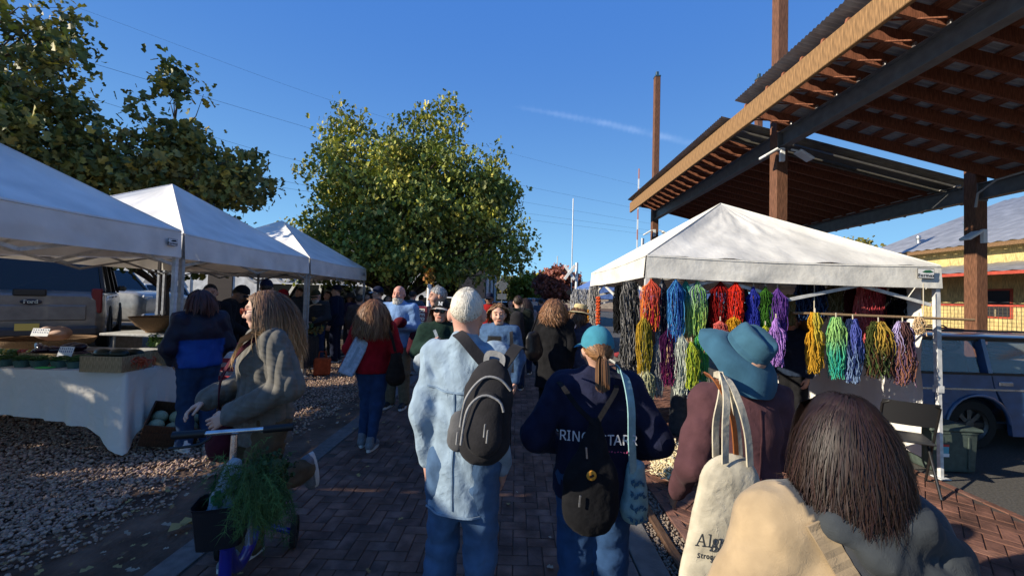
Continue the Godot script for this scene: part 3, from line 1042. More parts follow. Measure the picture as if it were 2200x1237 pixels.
# ================================================================== tents
func tent(called: String, label: String, ce: Vector3, fabric: Material, dims: Dictionary, sd: int) -> Node3D:
	var t := thing(called, label, "tent", ce, dims.get("turn", 0.0))
	var hw: float = dims.get("half", 1.525)
	var eave: float = dims.eave
	var drop: float = dims.drop
	var apex: float = dims.apex
	var n := FastNoiseLite.new()
	n.seed = sd
	n.frequency = 1.0
	var cs := [Vector3(-hw, eave, hw), Vector3(hw, eave, hw), Vector3(hw, eave, -hw), Vector3(-hw, eave, -hw)]   # front is +z
	var top := Vector3(0, apex, 0)
	var cb := MB.new()
	var wr: float = dims.get("wrinkle", 0.012)
	var N := 30
	for k in 4:
		var a: Vector3 = cs[k]
		var e: Vector3 = cs[(k + 1) % 4]
		var out := ((a + e) * 0.5 * Vector3(1, 0, 1)).normalized()
		cb.grid(N, N, func(u: float, w: float) -> Vector3:
			var p := a.lerp(e, u).lerp(top, w)
			var s := sin(PI * w) * 0.055 * (0.6 + 0.4 * sin(PI * u)) + 0.025 * sin(PI * u) * (1.0 - w)
			var edge := sin(PI * clampf(u, 0.0, 1.0)) * (1.0 - w)
			var ang := atan2(p.x - top.x, p.z - top.z)
			var f := n.get_noise_3d(ang * 5.0, w * 1.6, 3.0 + k) * wr * 1.6 * (1.0 - w) + n.get_noise_3d(p.x * 3.0, p.y * 6.0, p.z * 3.0) * wr * 0.7
			f += wr * 0.8 * sin(u * 46.0 + 5.0 * n.get_noise_2d(u * 3.0, w * 2.0)) * exp(-3.0 * absf(w - 0.75)) * edge * 2.0
			p += (out * 0.35 + Vector3.UP * 0.9) * (f * clampf(edge * 6.0, 0.0, 1.0) - s * clampf(edge * 8.0, 0.0, 1.0))
			return p)
	put(t, "canopy", cb.done(true), fabric)
	for k in 4:
		var a: Vector3 = cs[k]
		var e: Vector3 = cs[(k + 1) % 4]
		var out := ((a + e) * 0.5 * Vector3(1, 0, 1)).normalized()
		var vb := MB.new()
		vb.grid(36, 6, func(u: float, w: float) -> Vector3:
			var p := a.lerp(e, u)
			var f := (n.get_noise_2d(u * 9.0 + k * 5.0, w * 1.5) * 0.03 + 0.012 * sin(u * 24.0 + k)) * w * sin(PI * u)
			p += out * (0.012 + 0.018 * w + f)
			p.y += 0.004 - drop * w - 0.012 * sin(PI * u) * w - 0.025 * sin(PI * u) * (1 - w)
			return p)
		put(t, "valance", vb.done(true), fabric)
	for k in 4:                                               # stitched seams along the hips and the eaves
		var sb := MB.new()
		var pts := []
		for q in 9: pts.append(cs[k].lerp(top, q / 8.0) + Vector3(0, 0.003, 0))
		sb.tube(pts, 0.007, 4)
		var ev := []
		for q in 17: ev.append(cs[k].lerp(cs[(k + 1) % 4], q / 16.0) + ((cs[k] + cs[(k + 1) % 4]) * 0.5 * Vector3(1, 0, 1)).normalized() * 0.014 + Vector3(0, -0.025 * sin(PI * q / 16.0) - 0.012, 0))
		sb.tube(ev, 0.006, 4)
		put(t, "seam", sb.done(true), fabric)
	# frame: legs, feet, eave bars, scissor trusses, roof ribs
	var fm: Material = dims.frame
	var spl: float = dims.get("splay", 0.03)
	for k in 4:
		var a: Vector3 = cs[k] * Vector3(0.985, 1, 0.985)
		var foot := Vector3(a.x + signf(a.x) * spl, 0, a.z + signf(a.z) * spl * 0.3)
		foot.y = dims.feet[k] if dims.has("feet") else 0.0
		var lb := MB.new()
		var mid := foot.lerp(Vector3(a.x, eave - 0.02, a.z), 0.42)
		lb.bar(foot + Vector3(0, 0.01, 0), mid, 0.034)
		lb.bar(mid, Vector3(a.x, eave - 0.02, a.z), 0.044)
		lb.box(mid, Vector3(0.06, 0.07, 0.06))
		var lg := put(t, "leg", lb.done(), fm)
		put(lg, "foot", boxm(Vector3(0.11, 0.012, 0.11), 0.003), fm, foot + Vector3(0, 0.006, 0))
	for k in 4:
		var a: Vector3 = cs[k] * Vector3(0.97, 1, 0.97) - Vector3(0, 0.05, 0)
		var e: Vector3 = cs[(k + 1) % 4] * Vector3(0.97, 1, 0.97) - Vector3(0, 0.05, 0)
		var tb := MB.new()
		var lo := Vector3(0, -0.36, 0)
		var m := (a + e) * 0.5
		for q in [[a, m + lo], [a + lo, m], [m, e + lo], [m + lo, e]]:
			tb.bar(q[0], q[1], 0.016, 0.034)
		put(t, "truss", tb.done(), fm)
	var rbm := MB.new()
	for k in 4:
		rbm.bar(cs[k] * Vector3(0.97, 1, 0.97) + Vector3(0, -0.06, 0), top - Vector3(0, 0.08, 0), 0.025)
	rbm.tube([top - Vector3(0, 0.05, 0), top - Vector3(0, 0.55, 0)], 0.025, 8)
	put(t, "roof_rib", rbm.done(), fm)
	return t
func tent_logo(t: Node3D, pos: Vector3, n: Vector3, w: float, col: bool) -> void:
	var b := face_basis(n)
	var lg := put(t, "logo_patch", boxm(Vector3(w, w * 0.62, 0.003)), mat("patch_black", Color(0.03, 0.03, 0.035), 0.8) if not col else mat("patch_dark", Color(0.05, 0.05, 0.05), 0.8), pos, b)
	put(lg, "patch_field", boxm(Vector3(w * 0.93, w * 0.54, 0.002)), mat("patch_white", Color(0.72, 0.72, 0.72), 0.85), Vector3(0, 0, 0.003))
	var s := MB.new()
	s.poly(PackedVector2Array([Vector2(-0.25, 0.08), Vector2(-0.05, 0.2), Vector2(0.22, 0.22), Vector2(0.42, 0.1), Vector2(0.2, 0.05), Vector2(-0.05, 0.04)]), 0.004, Transform3D(Basis.from_scale(Vector3(w, w, 1)), Vector3(0, 0, 0.005)))
	put(lg, "emblem", s.done(), mat("logo_green", Color(0.02, 0.12, 0.06), 0.8) if col else mat("patch_black"))
	put(lg, "lettering", lettering("Eurmax", w * 0.27, false, true), mat("patch_black"), Vector3(0, -w * 0.12, 0.005))
func build_tents() -> void:
	rng.seed = 41
	var white := mat("tent_white", Color(0.76, 0.735, 0.67), 0.75, "soil", 0.5, "crease_n", 0.16, {"back": Color(0.2, 0.2, 0.19), "spec": 0.3})
	var cool := mat("tent_white_plain", Color(0.88, 0.85, 0.80), 0.75, "soil", 0.5, "crease_n", 0.08, {"back": Color(0.42, 0.41, 0.4), "spec": 0.3})
	var fw := mat("frame_white", Color(0.72, 0.72, 0.71), 0.5, "mottle", 1.5)
	var fg := mat("frame_grey", Color(0.42, 0.43, 0.45), 0.45, "mottle", 1.5, "", 1, {"metal": 0.4})
	# stalls on the left, nearest first (the first lies behind the camera and throws its shade over the path)
	var rows := [
		[Vector3(-5.70, 0, -0.02), "white pop-up tent at the near end of the stall row"],
		[Vector3(-5.63, 0, -3.27), "white pop-up tent over the vegetable table, nearest of the stall row"],
		[Vector3(-5.78, 0, -6.55), "white pop-up tent in the middle of the stall row"],
		[Vector3(-5.80, 0, -9.70), "white pop-up tent at the far end of the stall row, beside the big tree"]]
	for k in 4:
		var d := {"eave": 2.43, "drop": 0.33, "apex": 3.46, "frame": fw if k < 2 else fg, "wrinkle": 0.005, "splay": 0.0}
		var ce: Vector3 = rows[k][0]
		d.feet = [land(ce.x - 1.5, ce.z + 1.5), 0.0, land(ce.x + 1.5, ce.z - 1.5), land(ce.x - 1.5, ce.z - 1.5)]
		var t := tent("market_tent", rows[k][1], ce, cool, d, 50 + k)
		t.set_meta("group", "white tents of the stall row")
		if k == 1 or k == 3:
			tent_logo(t, Vector3(1.575, 2.27, -1.37 if k == 1 else -1.3), Vector3(1, 0, 0), 0.13, false)
	var y := tent("market_tent", "white pop-up tent hung with dyed yarn beside the parked wagon", Vector3(2.86, 0, -5.74), white, {"eave": 2.19, "drop": 0.24, "apex": 3.15, "frame": fw, "wrinkle": 0.02, "splay": 0.06}, 77)
	y.rotation.z = -0.012
	tent_logo(y, Vector3(1.33, 2.10, 1.575), Vector3(0, 0, 1), 0.17, true)
	# blue tent behind the yarn stall
	var blue := mat("tent_blue", Color(0.10, 0.19, 0.46), 0.75, "", 1, "crease_n", 0.3, {"back": Color(0.4, 0.4, 0.45)})
	tent("market_tent", "blue pop-up tent showing past the yarn stall", Vector3(3.25, 0, -10.1), blue, {"eave": 2.05, "drop": 0.3, "apex": 2.95, "frame": fw, "wrinkle": 0.03}, 91)

# ================================================================== trees
# a tapered trunk with limbs that reach to twigs spread through the crown's volume; each twig carries lobed leaves
func tree(called: String, label: String, base: Vector3, d: Dictionary) -> Node3D:
	var t := thing(called, label, "tree", base, 0.0, d.get("group", ""))
	var r := RandomNumberGenerator.new()
	r.seed = d.seed
	var lobes: Array = d.lobes                              # [centre, radii] relative to the base
	var vol := 0.0
	for l in lobes: vol += l[1].x * l[1].y * l[1].z
	var trunk := MB.new()
	var th: float = d.trunk_h
	var tr: float = d.get("trunk_r", 0.12)
	var top := Vector3(d.get("bend", 0.1), d.top, 0.05)
	var axis := []
	var rad := []
	for k in 12:
		var u := k / 11.0
		axis.append(Vector3(top.x * u * u + 0.06 * sin(u * 5.0 + d.seed), top.y * u, 0.06 * sin(u * 4.0)))
		rad.append(lerpf(tr, 0.012, pow(u, 0.8)))
	rad[0] *= 1.3
	trunk.tube(axis, rad, 8)
	var leaves := MB.new()
	leaves.colored = true
	var twigs: int = d.twigs
	var per: int = d.get("per", 14)
	var ls: float = d.get("leaf", 0.085)
	var spread: float = d.get("spread", 0.3)
	var nz := FastNoiseLite.new()
	nz.seed = d.seed
	nz.frequency = d.get("gap_freq", 0.55)
	var cols: Array = d.cols
	var made := 0
	for k in twigs * 3:
		if made >= twigs: break
		var pick := r.randf() * vol
		var l = lobes[0]
		for q in lobes:
			pick -= q[1].x * q[1].y * q[1].z
			if pick <= 0:
				l = q
				break
		var dir := Vector3(r.randfn(), r.randfn(), r.randfn()).normalized()
		var p: Vector3 = l[0] + dir * l[1] * pow(r.randf(), 0.45)
		if nz.get_noise_3dv(p) < d.get("gap", -0.12) or p.y < th * 0.55: continue
		made += 1
		# limb from the stem to the twig
		if made % int(d.get("limb_every", 5)) == 0:
			var u := clampf((p.y - 0.35 * Vector2(p.x, p.z).length() - th * 0.2) / top.y, th / top.y * 0.7, 0.93)
			var a: Vector3 = axis[int(u * 11.0)]
			var m := a.lerp(p, 0.5) + Vector3(r.randfn() * 0.1, 0.12 * (p - a).length(), r.randfn() * 0.1)
			var r0: float = minf(rad[int(u * 11.0)] * 0.55, 0.02 + 0.02 * (p - a).length())
			trunk.tube([a, a.lerp(m, 0.5) + Vector3(0, 0.03, 0), m, m.lerp(p, 0.6), p], [r0, r0 * 0.8, r0 * 0.55, r0 * 0.3, 0.006], 5, false)
		var tone: Color = cols[r.randi() % cols.size()]
		if d.has("turned") and r.randf() < d.get("share", 0.3) + 0.5 * nz.get_noise_3dv(p * 0.6 + Vector3(40, 0, 0)): tone = d.turned[r.randi() % d.turned.size()]
		for q in per:
			var o := Vector3(r.randfn(), r.randfn() * 0.8, r.randfn()) * spread * 0.6
			var bs := Basis.from_euler(Vector3(r.randf_range(-0.9, 0.9) - 0.35, r.randf() * TAU, r.randf_range(-0.8, 0.8)))
			leaves.col = tone * r.randf_range(0.7, 1.3)
			leaf(leaves, p + o, bs, ls * r.randf_range(0.45, 1.35))
	put(t, "trunk", trunk.done(true), d.get("bark", mat("bark", Color(0.16, 0.12, 0.085), 0.95, "grain", 0.9, "grain_n", 1.0)))
	put(t, "crown", leaves.done(), d.get("leaf_mat", mat("leaf", Color.WHITE, 0.55, "", 1, "", 1, {"vc": true, "back": Color(0.45, 0.5, 0.2), "spec": 0.35})))
	return t
func lobe(x: float, y: float, z: float, rx: float, ry: float, rz: float) -> Array:
	return [Vector3(x, y, z), Vector3(rx, ry, rz)]
func build_trees() -> void:
	var green := [Color(0.155, 0.19, 0.042), Color(0.12, 0.16, 0.04), Color(0.20, 0.225, 0.047), Color(0.165, 0.175, 0.055)]
	var gold := [Color(0.46, 0.42, 0.07), Color(0.34, 0.35, 0.06), Color(0.52, 0.44, 0.09)]
	# the big sycamore in the middle
	tree("sycamore_tree", "large sycamore tree with yellowing top behind the far tent", Vector3(-3.75, 0, -13.3), {
		"seed": 3, "trunk_h": 2.2, "trunk_r": 0.17, "top": 8.2, "twigs": 2900, "per": 17, "leaf": 0.062, "spread": 0.34, "gap": -0.1, "gap_freq": 0.7, "cols": green, "turned": gold, "share": 0.34, "limb_every": 7,
		"lobes": [lobe(0.1, 4.2, 0, 3.3, 1.7, 2.6), lobe(-0.9, 5.4, 0.2, 2.5, 1.2, 2.0), lobe(1.1, 5.2, 0, 2.5, 1.4, 2.0), lobe(-1.9, 6.5, 0.2, 0.8, 1.6, 0.9), lobe(0.3, 6.5, 0.2, 0.9, 1.5, 1.0), lobe(1.35, 7.0, 0, 0.6, 1.6, 0.7), lobe(-0.7, 6.1, 0, 0.8, 1.0, 0.9), lobe(3.0, 5.4, 0, 0.7, 1.3, 0.9), lobe(-3.6, 3.5, 0.2, 0.9, 0.6, 0.9), lobe(3.3, 3.4, 0.4, 0.9, 1.2, 1.1), lobe(-2.6, 2.7, 0.5, 1.3, 0.8, 1.2), lobe(0.2, 2.8, 0.6, 3.3, 0.8, 2.0)]})
	# two smaller ones on the left
	var thin := [Color(0.11, 0.13, 0.038), Color(0.14, 0.145, 0.05), Color(0.175, 0.155, 0.05), Color(0.09, 0.11, 0.038)]
	tree("sycamore_tree", "slender sycamore tree standing behind the middle stalls", Vector3(-9.15, 0.4, -10.3), {
		"seed": 8, "trunk_h": 2.0, "trunk_r": 0.12, "top": 7.0, "twigs": 560, "per": 13, "leaf": 0.085, "spread": 0.3, "gap": 0.08, "cols": thin, "turned": [Color(0.3, 0.24, 0.05), Color(0.2, 0.18, 0.05)], "share": 0.25, "gap_freq": 0.7, "limb_every": 4,
		"lobes": [lobe(0.1, 3.6, 0, 2.5, 1.1, 1.7), lobe(-0.2, 4.7, 0, 1.7, 1.1, 1.3), lobe(0.3, 5.7, 0, 0.95, 1.2, 0.9), lobe(0.0, 6.5, 0, 0.5, 0.8, 0.5), lobe(1.9, 4.2, 0, 0.8, 0.8, 0.8), lobe(-1.7, 4.3, 0, 0.9, 0.8, 0.8), lobe(0.2, 2.2, 0.3, 2.0, 0.6, 1.2)]})
	tree("sycamore_tree", "dark sycamore tree at the near edge of the car park", Vector3(-11.9, 0.4, -8.6), {
		"seed": 14, "trunk_h": 2.2, "trunk_r": 0.14, "top": 8.4, "twigs": 620, "per": 13, "leaf": 0.08, "spread": 0.3, "gap": 0.04, "cols": thin, "turned": [Color(0.3, 0.25, 0.06)], "share": 0.2, "gap_freq": 0.7, "limb_every": 4,
		"lobes": [lobe(0.4, 4.3, 0, 2.1, 1.5, 1.7), lobe(0.4, 6.0, 0, 1.6, 1.5, 1.3), lobe(0.9, 7.2, 0, 0.9, 1.0, 0.9), lobe(1.5, 3.3, 0, 1.2, 0.8, 1.0)]})
	# one more beside the near end of the row, out of the picture: its shade dapples the gravel
	tree("sycamore_tree", "sycamore tree beside the near end of the stall row", Vector3(-10.6, 0.0, -0.9), {
		"seed": 17, "trunk_h": 1.5, "trunk_r": 0.13, "top": 4.7, "twigs": 400, "per": 13, "leaf": 0.085, "spread": 0.3, "gap": 0.04, "cols": thin, "gap_freq": 0.6, "limb_every": 5,
		"lobes": [lobe(0, 2.8, 0, 1.7, 1.4, 2.1), lobe(0, 2.0, 0.4, 1.5, 0.9, 2.0), lobe(0, 3.6, 0, 1.0, 0.7, 1.2)]})
	# street trees far off
	tree("street_tree", "round maroon leaved tree near the railway crossing sign", Vector3(3.05, 0, -30), {"seed": 21, "trunk_h": 1.2, "trunk_r": 0.14, "top": 4.0, "twigs": 420, "per": 12, "leaf": 0.13, "spread": 0.4, "gap": -0.3, "cols": [Color(0.30, 0.10, 0.075), Color(0.22, 0.075, 0.06), Color(0.36, 0.14, 0.10)], "lobes": [lobe(0, 2.7, 0, 1.55, 1.35, 1.4)]})
	tree("street_tree", "bright yellow green tree left of the maroon tree", Vector3(1.15, 0, -36), {"seed": 22, "trunk_h": 1.0, "trunk_r": 0.14, "top": 3.9, "twigs": 380, "per": 12, "leaf": 0.14, "spread": 0.4, "gap": -0.3, "cols": [Color(0.28, 0.25, 0.03), Color(0.2, 0.2, 0.03), Color(0.35, 0.3, 0.04)], "lobes": [lobe(0.2, 2.4, 0, 1.9, 1.5, 1.5)]})
	for k in 3:
		tree("street_tree", ["olive green tree at the far left end of the lane", "olive green tree in the distance straight down the lane", "dull green tree behind the yellow one"][k], Vector3([-1.2, 0.8, 3.6][k], 0, [-62.0, -75.0, -60.0][k]), {"seed": 30 + k, "trunk_h": 1.2, "trunk_r": 0.2, "top": 4.8, "twigs": 260, "per": 12, "leaf": 0.24, "spread": 0.7, "gap": -0.3, "cols": [Color(0.11, 0.11, 0.03), Color(0.09, 0.10, 0.03), Color(0.15, 0.13, 0.04)], "group": "far street trees", "lobes": [lobe(0, 3.0, 0, 2.6, 2.0, 2.2), lobe(-1.6, 2.5, 0, 1.8, 1.5, 1.6)]})
	tree("street_tree", "yellowing tree top showing past the pavilion's far beam", Vector3(20.2, 0, -24.5), {"seed": 41, "trunk_h": 2, "trunk_r": 0.15, "top": 5.6, "twigs": 200, "per": 12, "leaf": 0.12, "spread": 0.35, "gap": -0.3, "cols": [Color(0.15, 0.14, 0.03), Color(0.2, 0.17, 0.04)], "lobes": [lobe(0, 4.6, 0, 1.5, 1.2, 1.3)]})

# ================================================================== vehicles
func wheel(parent: Node, pos: Vector3, r: float, w: float, b: Basis, rim_m: Material, spokes := 5) -> void:   # axle along local x
	var rot := b * Basis(Vector3.BACK, PI / 2)
	var ty := MB.new()
	ty.lathe([Vector2(r * 0.64, -w / 2), Vector2(r * 0.93, -w / 2), Vector2(r, -w * 0.36), Vector2(r, w * 0.36), Vector2(r * 0.93, w / 2), Vector2(r * 0.64, w / 2)], 32, Vector3.ZERO, rot, false)
	var wn := put(parent, "wheel", ty.done(), mat("tyre", Color(0.022, 0.021, 0.02), 0.85, "fine", 6.0), pos)
	var rm := MB.new()
	rm.lathe([Vector2(r * 0.655, -w * 0.44), Vector2(r * 0.6, -w * 0.3), Vector2(r * 0.58, w * 0.3), Vector2(r * 0.655, w * 0.44)], 28, Vector3.ZERO, rot, false)
	rm.lathe([Vector2(0.001, w * 0.1), Vector2(r * 0.58, w * 0.08)], 28, Vector3.ZERO, rot, false)
	rm.lathe([Vector2(0.001, -w * 0.1), Vector2(r * 0.58, -w * 0.08)], 28, Vector3.ZERO, rot, false)
	for k in spokes:
		for s in [-1, 1]:
			var a := TAU * k / spokes
			var dv := rot * Vector3(cos(a), 0, sin(a))
			var ax := rot * Vector3(0, s * w * 0.2, 0)
			rm.bar(ax + dv * r * 0.1, ax + dv * r * 0.6, r * 0.16, w * 0.14, rot.y)
	for s in [-1, 1]: rm.lathe([Vector2(r * 0.17, w * 0.1), Vector2(r * 0.16, w * 0.32), Vector2(0.001, w * 0.34)], 14, Vector3.ZERO, rot * Basis.from_scale(Vector3(1, s, 1)), false)
	put(wn, "rim", rm.done(), rim_m)
func ring(x: float, hw: float, y0: float, y1: float, tuck: float) -> PackedVector3Array:   # one cross section of a car body; x runs forward
	var r := 0.09
	return PackedVector3Array([
		Vector3(x, y0, -hw + tuck), Vector3(x, y0 + 0.1, -hw), Vector3(x, (y0 + y1) / 2, -hw - 0.01), Vector3(x, y1 - r, -hw + 0.015), Vector3(x, y1, -hw + r + 0.02),
		Vector3(x, y1 + 0.012, 0), Vector3(x, y1, hw - r - 0.02), Vector3(x, y1 - r, hw - 0.015), Vector3(x, (y0 + y1) / 2, hw + 0.01), Vector3(x, y0 + 0.1, hw), Vector3(x, y0, hw - tuck)])
# a closed-roof car: x forward, origin on the ground under its middle
func car(called: String, label: String, pos: Vector3, turn: float, d: Dictionary) -> Node3D:
	var t := thing(called, label, "car", pos, turn)
	var L: float = d.L
	var hw: float = d.W / 2
	var H: float = d.H
	var belt: float = d.get("belt", H * 0.6)
	var hood: float = d.get("hood", belt - 0.08)
	var m: Material = d.mat
	var b := MB.new()
	var cow: float = d.get("cowl", L * 0.22)                  # where the windscreen meets the bonnet
	var tail: float = d.get("tail", -L * 0.47)
	b.loft([ring(-L / 2, hw * 0.86, 0.42, belt - 0.12, 0.05), ring(-L / 2 + 0.07, hw * 0.96, 0.3, belt - 0.02, 0.05), ring(-L / 2 + 0.35, hw, 0.26, belt, 0.06), ring(0, hw, 0.24, belt, 0.06), ring(cow, hw, 0.24, belt - 0.01, 0.06), ring(cow + 0.12, hw * 0.99, 0.24, hood + 0.03, 0.06), ring(L / 2 - 0.3, hw * 0.97, 0.27, hood - 0.04, 0.06), ring(L / 2 - 0.06, hw * 0.9, 0.32, hood - 0.14, 0.05), ring(L / 2, hw * 0.8, 0.4, hood - 0.24, 0.05)])
	var body := put(t, "body", b.done(true), m)
	# cabin
	var rx0: float = d.get("roof0", tail + 0.35)
	var rx1: float = d.get("roof1", cow - 0.55)
	var ti := 0.16
	b = MB.new()
	var sec := func(x: float, y: float, w: float) -> PackedVector3Array:
		return PackedVector3Array([Vector3(x, y - 0.05, -w), Vector3(x, y - 0.015, -w + 0.05), Vector3(x, y, -w + 0.14), Vector3(x, y + 0.012, 0), Vector3(x, y, w - 0.14), Vector3(x, y - 0.015, w - 0.05), Vector3(x, y - 0.05, w), Vector3(x, y - 0.07, w - 0.05), Vector3(x, y - 0.08, 0), Vector3(x, y - 0.07, -w + 0.05)])
	b.loft([sec.call(rx0, H - 0.06, hw - ti - 0.02), sec.call(rx0 + 0.2, H - 0.01, hw - ti), sec.call((rx0 + rx1) / 2, H, hw - ti), sec.call(rx1 - 0.15, H - 0.015, hw - ti), sec.call(rx1, H - 0.06, hw - ti - 0.02)])
	put(t, "roof", b.done(true), m)
	var gl := mat("car_glass", Color(0.012, 0.014, 0.016), 0.06, "", 1, "", 1, {"spec": 0.5})
	for s in [-1, 1]:
		var w := MB.new()
		var a0 := Vector3(tail + 0.06, belt - 0.02, s * (hw - 0.05))
		var a1 := Vector3(cow, belt - 0.02, s * (hw - 0.05))
		var a2 := Vector3(rx1, H - 0.05, s * (hw - ti))
		var a3 := Vector3(rx0, H - 0.05, s * (hw - ti))
		w.quad(a0, a1, a2, a3)
		put(t, "side_glass", w.done(), gl)
		for k in d.get("pillars", [0.0, 0.36, 0.68, 1.0]).size():
			var u: float = d.get("pillars", [0.0, 0.36, 0.68, 1.0])[k]
			var pb := MB.new()
			pb.bar(a0.lerp(a1, u) + Vector3(0, 0, s * 0.012), a3.lerp(a2, u) + Vector3(0, 0, s * 0.012), 0.05, 0.09 if u > 0.01 and u < 0.99 else 0.1, Vector3.RIGHT)
			put(t, "pillar", pb.done(), d.get("pillar_mat", m))
	var fw := MB.new()
	fw.quad(Vector3(cow, belt - 0.02, -hw + 0.08), Vector3(cow, belt - 0.02, hw - 0.08), Vector3(rx1, H - 0.05, hw - ti - 0.02), Vector3(rx1, H - 0.05, -hw + ti + 0.02))
	put(t, "windscreen", fw.done(), gl)
	fw = MB.new()
	fw.quad(Vector3(tail + 0.05, belt - 0.02, -hw + 0.08), Vector3(tail + 0.05, belt - 0.02, hw - 0.08), Vector3(rx0, H - 0.05, hw - ti - 0.02), Vector3(rx0, H - 0.05, -hw + ti + 0.02))
	put(t, "rear_glass", fw.done(), gl)
	var wr: float = d.get("wheel", 0.33)
	for x in [d.get("axle0", -L * 0.29), d.get("axle1", L * 0.3)]:
		for s in [-1, 1]:
			var ab := MB.new()
			ab.lathe([Vector2(wr + 0.06, -0.02), Vector2(wr + 0.06, 0.02)], 28, Vector3.ZERO, Basis(Vector3.RIGHT, PI / 2), true)
			put(body, "wheel_arch", ab.done(), mat("arch_black", Color(0.012, 0.012, 0.012), 0.9), Vector3(x, wr + 0.03, s * (hw - 0.005)))
			wheel(t, Vector3(x, wr, s * (hw - 0.08)), wr, 0.22, Basis(Vector3.UP, PI / 2), d.get("rim", metal("rim_alloy", Color(0.55, 0.55, 0.55), 0.35)))
	for s in [-1, 1]:
		put(t, "headlight", boxm(Vector3(0.1, 0.13, 0.32), 0.03), mat("lamp_lens", Color(0.7, 0.72, 0.74), 0.15), Vector3(L / 2 - 0.07, hood - 0.2, s * (hw - 0.3)))
		put(t, "tail_light", boxm(Vector3(0.08, d.get("lamp_h", 0.16), 0.16), 0.02), mat("tail_red", Color(0.14, 0.008, 0.008), 0.2), Vector3(-L / 2 + 0.05, belt - 0.2, s * (hw - 0.13)))
		put(t, "mirror", boxm(Vector3(0.1, 0.14, 0.16), 0.03), m, Vector3(cow - 0.25, belt + 0.06, s * (hw + 0.06)))
		var hb := MB.new()
		for x in d.get("handles", [-0.15, -1.05]): hb.box(Vector3(x, belt - 0.14, s * (hw + 0.015)), Vector3(0.2, 0.035, 0.03), Basis(), 0.008)
		put(body, "handle", hb.done(), m)
	for e in [-1, 1]:
		put(t, "bumper", boxm(Vector3(0.16, 0.2, hw * 1.86), 0.05), d.get("bumper", mat("bumper_grey", Color(0.05, 0.05, 0.052), 0.6)), Vector3(e * (L / 2 + 0.01), 0.42, 0))
	put(t, "number_plate", boxm(Vector3(0.02, 0.13, 0.3)), mat("plate_yellow", Color(0.6, 0.45, 0.1), 0.5), Vector3(-L / 2 - 0.085, 0.52, 0))
	return t
func build_vehicles() -> void:
	var gy := 0.42
	# grey sport utility seen from behind
	var taupe := paint("paint_taupe", Color(0.165, 0.15, 0.135))
	var t := car("sport_utility", "taupe sport utility vehicle parked with its tailgate towards the stalls", Vector3(-10.75, land(-10, -9), -9.2), 2.3, {"pillar_mat": mat("trim_black", Color(0.015, 0.015, 0.016), 0.4), "L": 4.7, "W": 2.02, "H": 1.93, "belt": 1.22, "hood": 1.15, "mat": taupe, "tail": -2.32, "roof0": -2.05, "roof1": 0.45, "wheel": 0.4, "lamp_h": 0.5, "cowl": 1.1})
	var em := MB.new()
	em.ball(Vector3.ZERO, Vector3(0.02, 0.055, 0.14), Basis(), 20, 10)
	var e := put(t, "emblem", em.done(true), mat("emblem_dark", Color(0.012, 0.014, 0.03), 0.3), Vector3(-2.36, 0.99, 0.02))
	put(e, "lettering", lettering("Ford", 0.085, true, false, 0.004), metal("chrome", Color(0.75, 0.75, 0.75), 0.2), Vector3(-0.023, 0, 0), Basis(Vector3.UP, -PI / 2))
	put(t, "tailgate_handle", boxm(Vector3(0.05, 0.14, 0.42), 0.02), mat("trim_black", Color(0.015, 0.015, 0.016), 0.4), Vector3(-2.36, 1.17, 0))
	put(t, "tailgate_crease", boxm(Vector3(0.04, 0.3, 1.5), 0.018), taupe, Vector3(-2.35, 0.78, 0))
	var rk := MB.new()
	for s in [-1, 1]: rk.tube([Vector3(-1.8, 1.93, s * 0.72), Vector3(-1.6, 2.0, s * 0.72), Vector3(0.2, 2.0, s * 0.72), Vector3(0.4, 1.93, s * 0.72)], 0.022, 6)
	put(t, "roof_rack", rk.done(true), mat("trim_black"))
	# silver pick-up, front to the right
	t = car("pickup_truck", "silver pickup truck parked side-on behind the taupe vehicle", Vector3(-14.3, gy, -13.1), 0.0, {"L": 5.6, "W": 1.95, "H": 1.95, "belt": 1.25, "hood": 1.22, "mat": paint("paint_silver", Color(0.33, 0.325, 0.31)), "cowl": 1.2, "wheel": 0.44, "axle1": 1.62, "bumper": metal("bumper_chrome", Color(0.5, 0.5, 0.5), 0.3)})
	# white cars
	var whitep := paint("paint_white", Color(0.66, 0.67, 0.68))
	car("hatchback", "white hatchback parked far back by the white wall", Vector3(-16.0, gy, -16.5), PI - 0.2, {"L": 4.3, "W": 1.8, "H": 1.5, "mat": whitep, "cowl": 1.0})
	car("station_wagon", "white wagon parked behind the middle stalls", Vector3(-7.6, gy, -14.2), PI, {"L": 5.0, "W": 1.9, "H": 1.62, "belt": 1.0, "mat": whitep, "cowl": 1.3})
	car("sport_utility", "white sport utility vehicle parked beyond the sycamore's shade", Vector3(-3.4, 0, -17.5), PI - 0.25, {"L": 4.7, "W": 1.9, "H": 1.7, "belt": 1.03, "mat": whitep})
	car("sedan", "white sedan at the far end of the lane", Vector3(-0.85, 0, -29), -PI / 2 - 0.2, {"L": 4.6, "W": 1.8, "H": 1.45, "mat": whitep})
	car("sport_utility", "white sport utility vehicle beyond the far walkers", Vector3(1.5, 0, -31), PI / 2, {"L": 4.7, "W": 1.9, "H": 1.75, "mat": whitep})
	build_wagon()
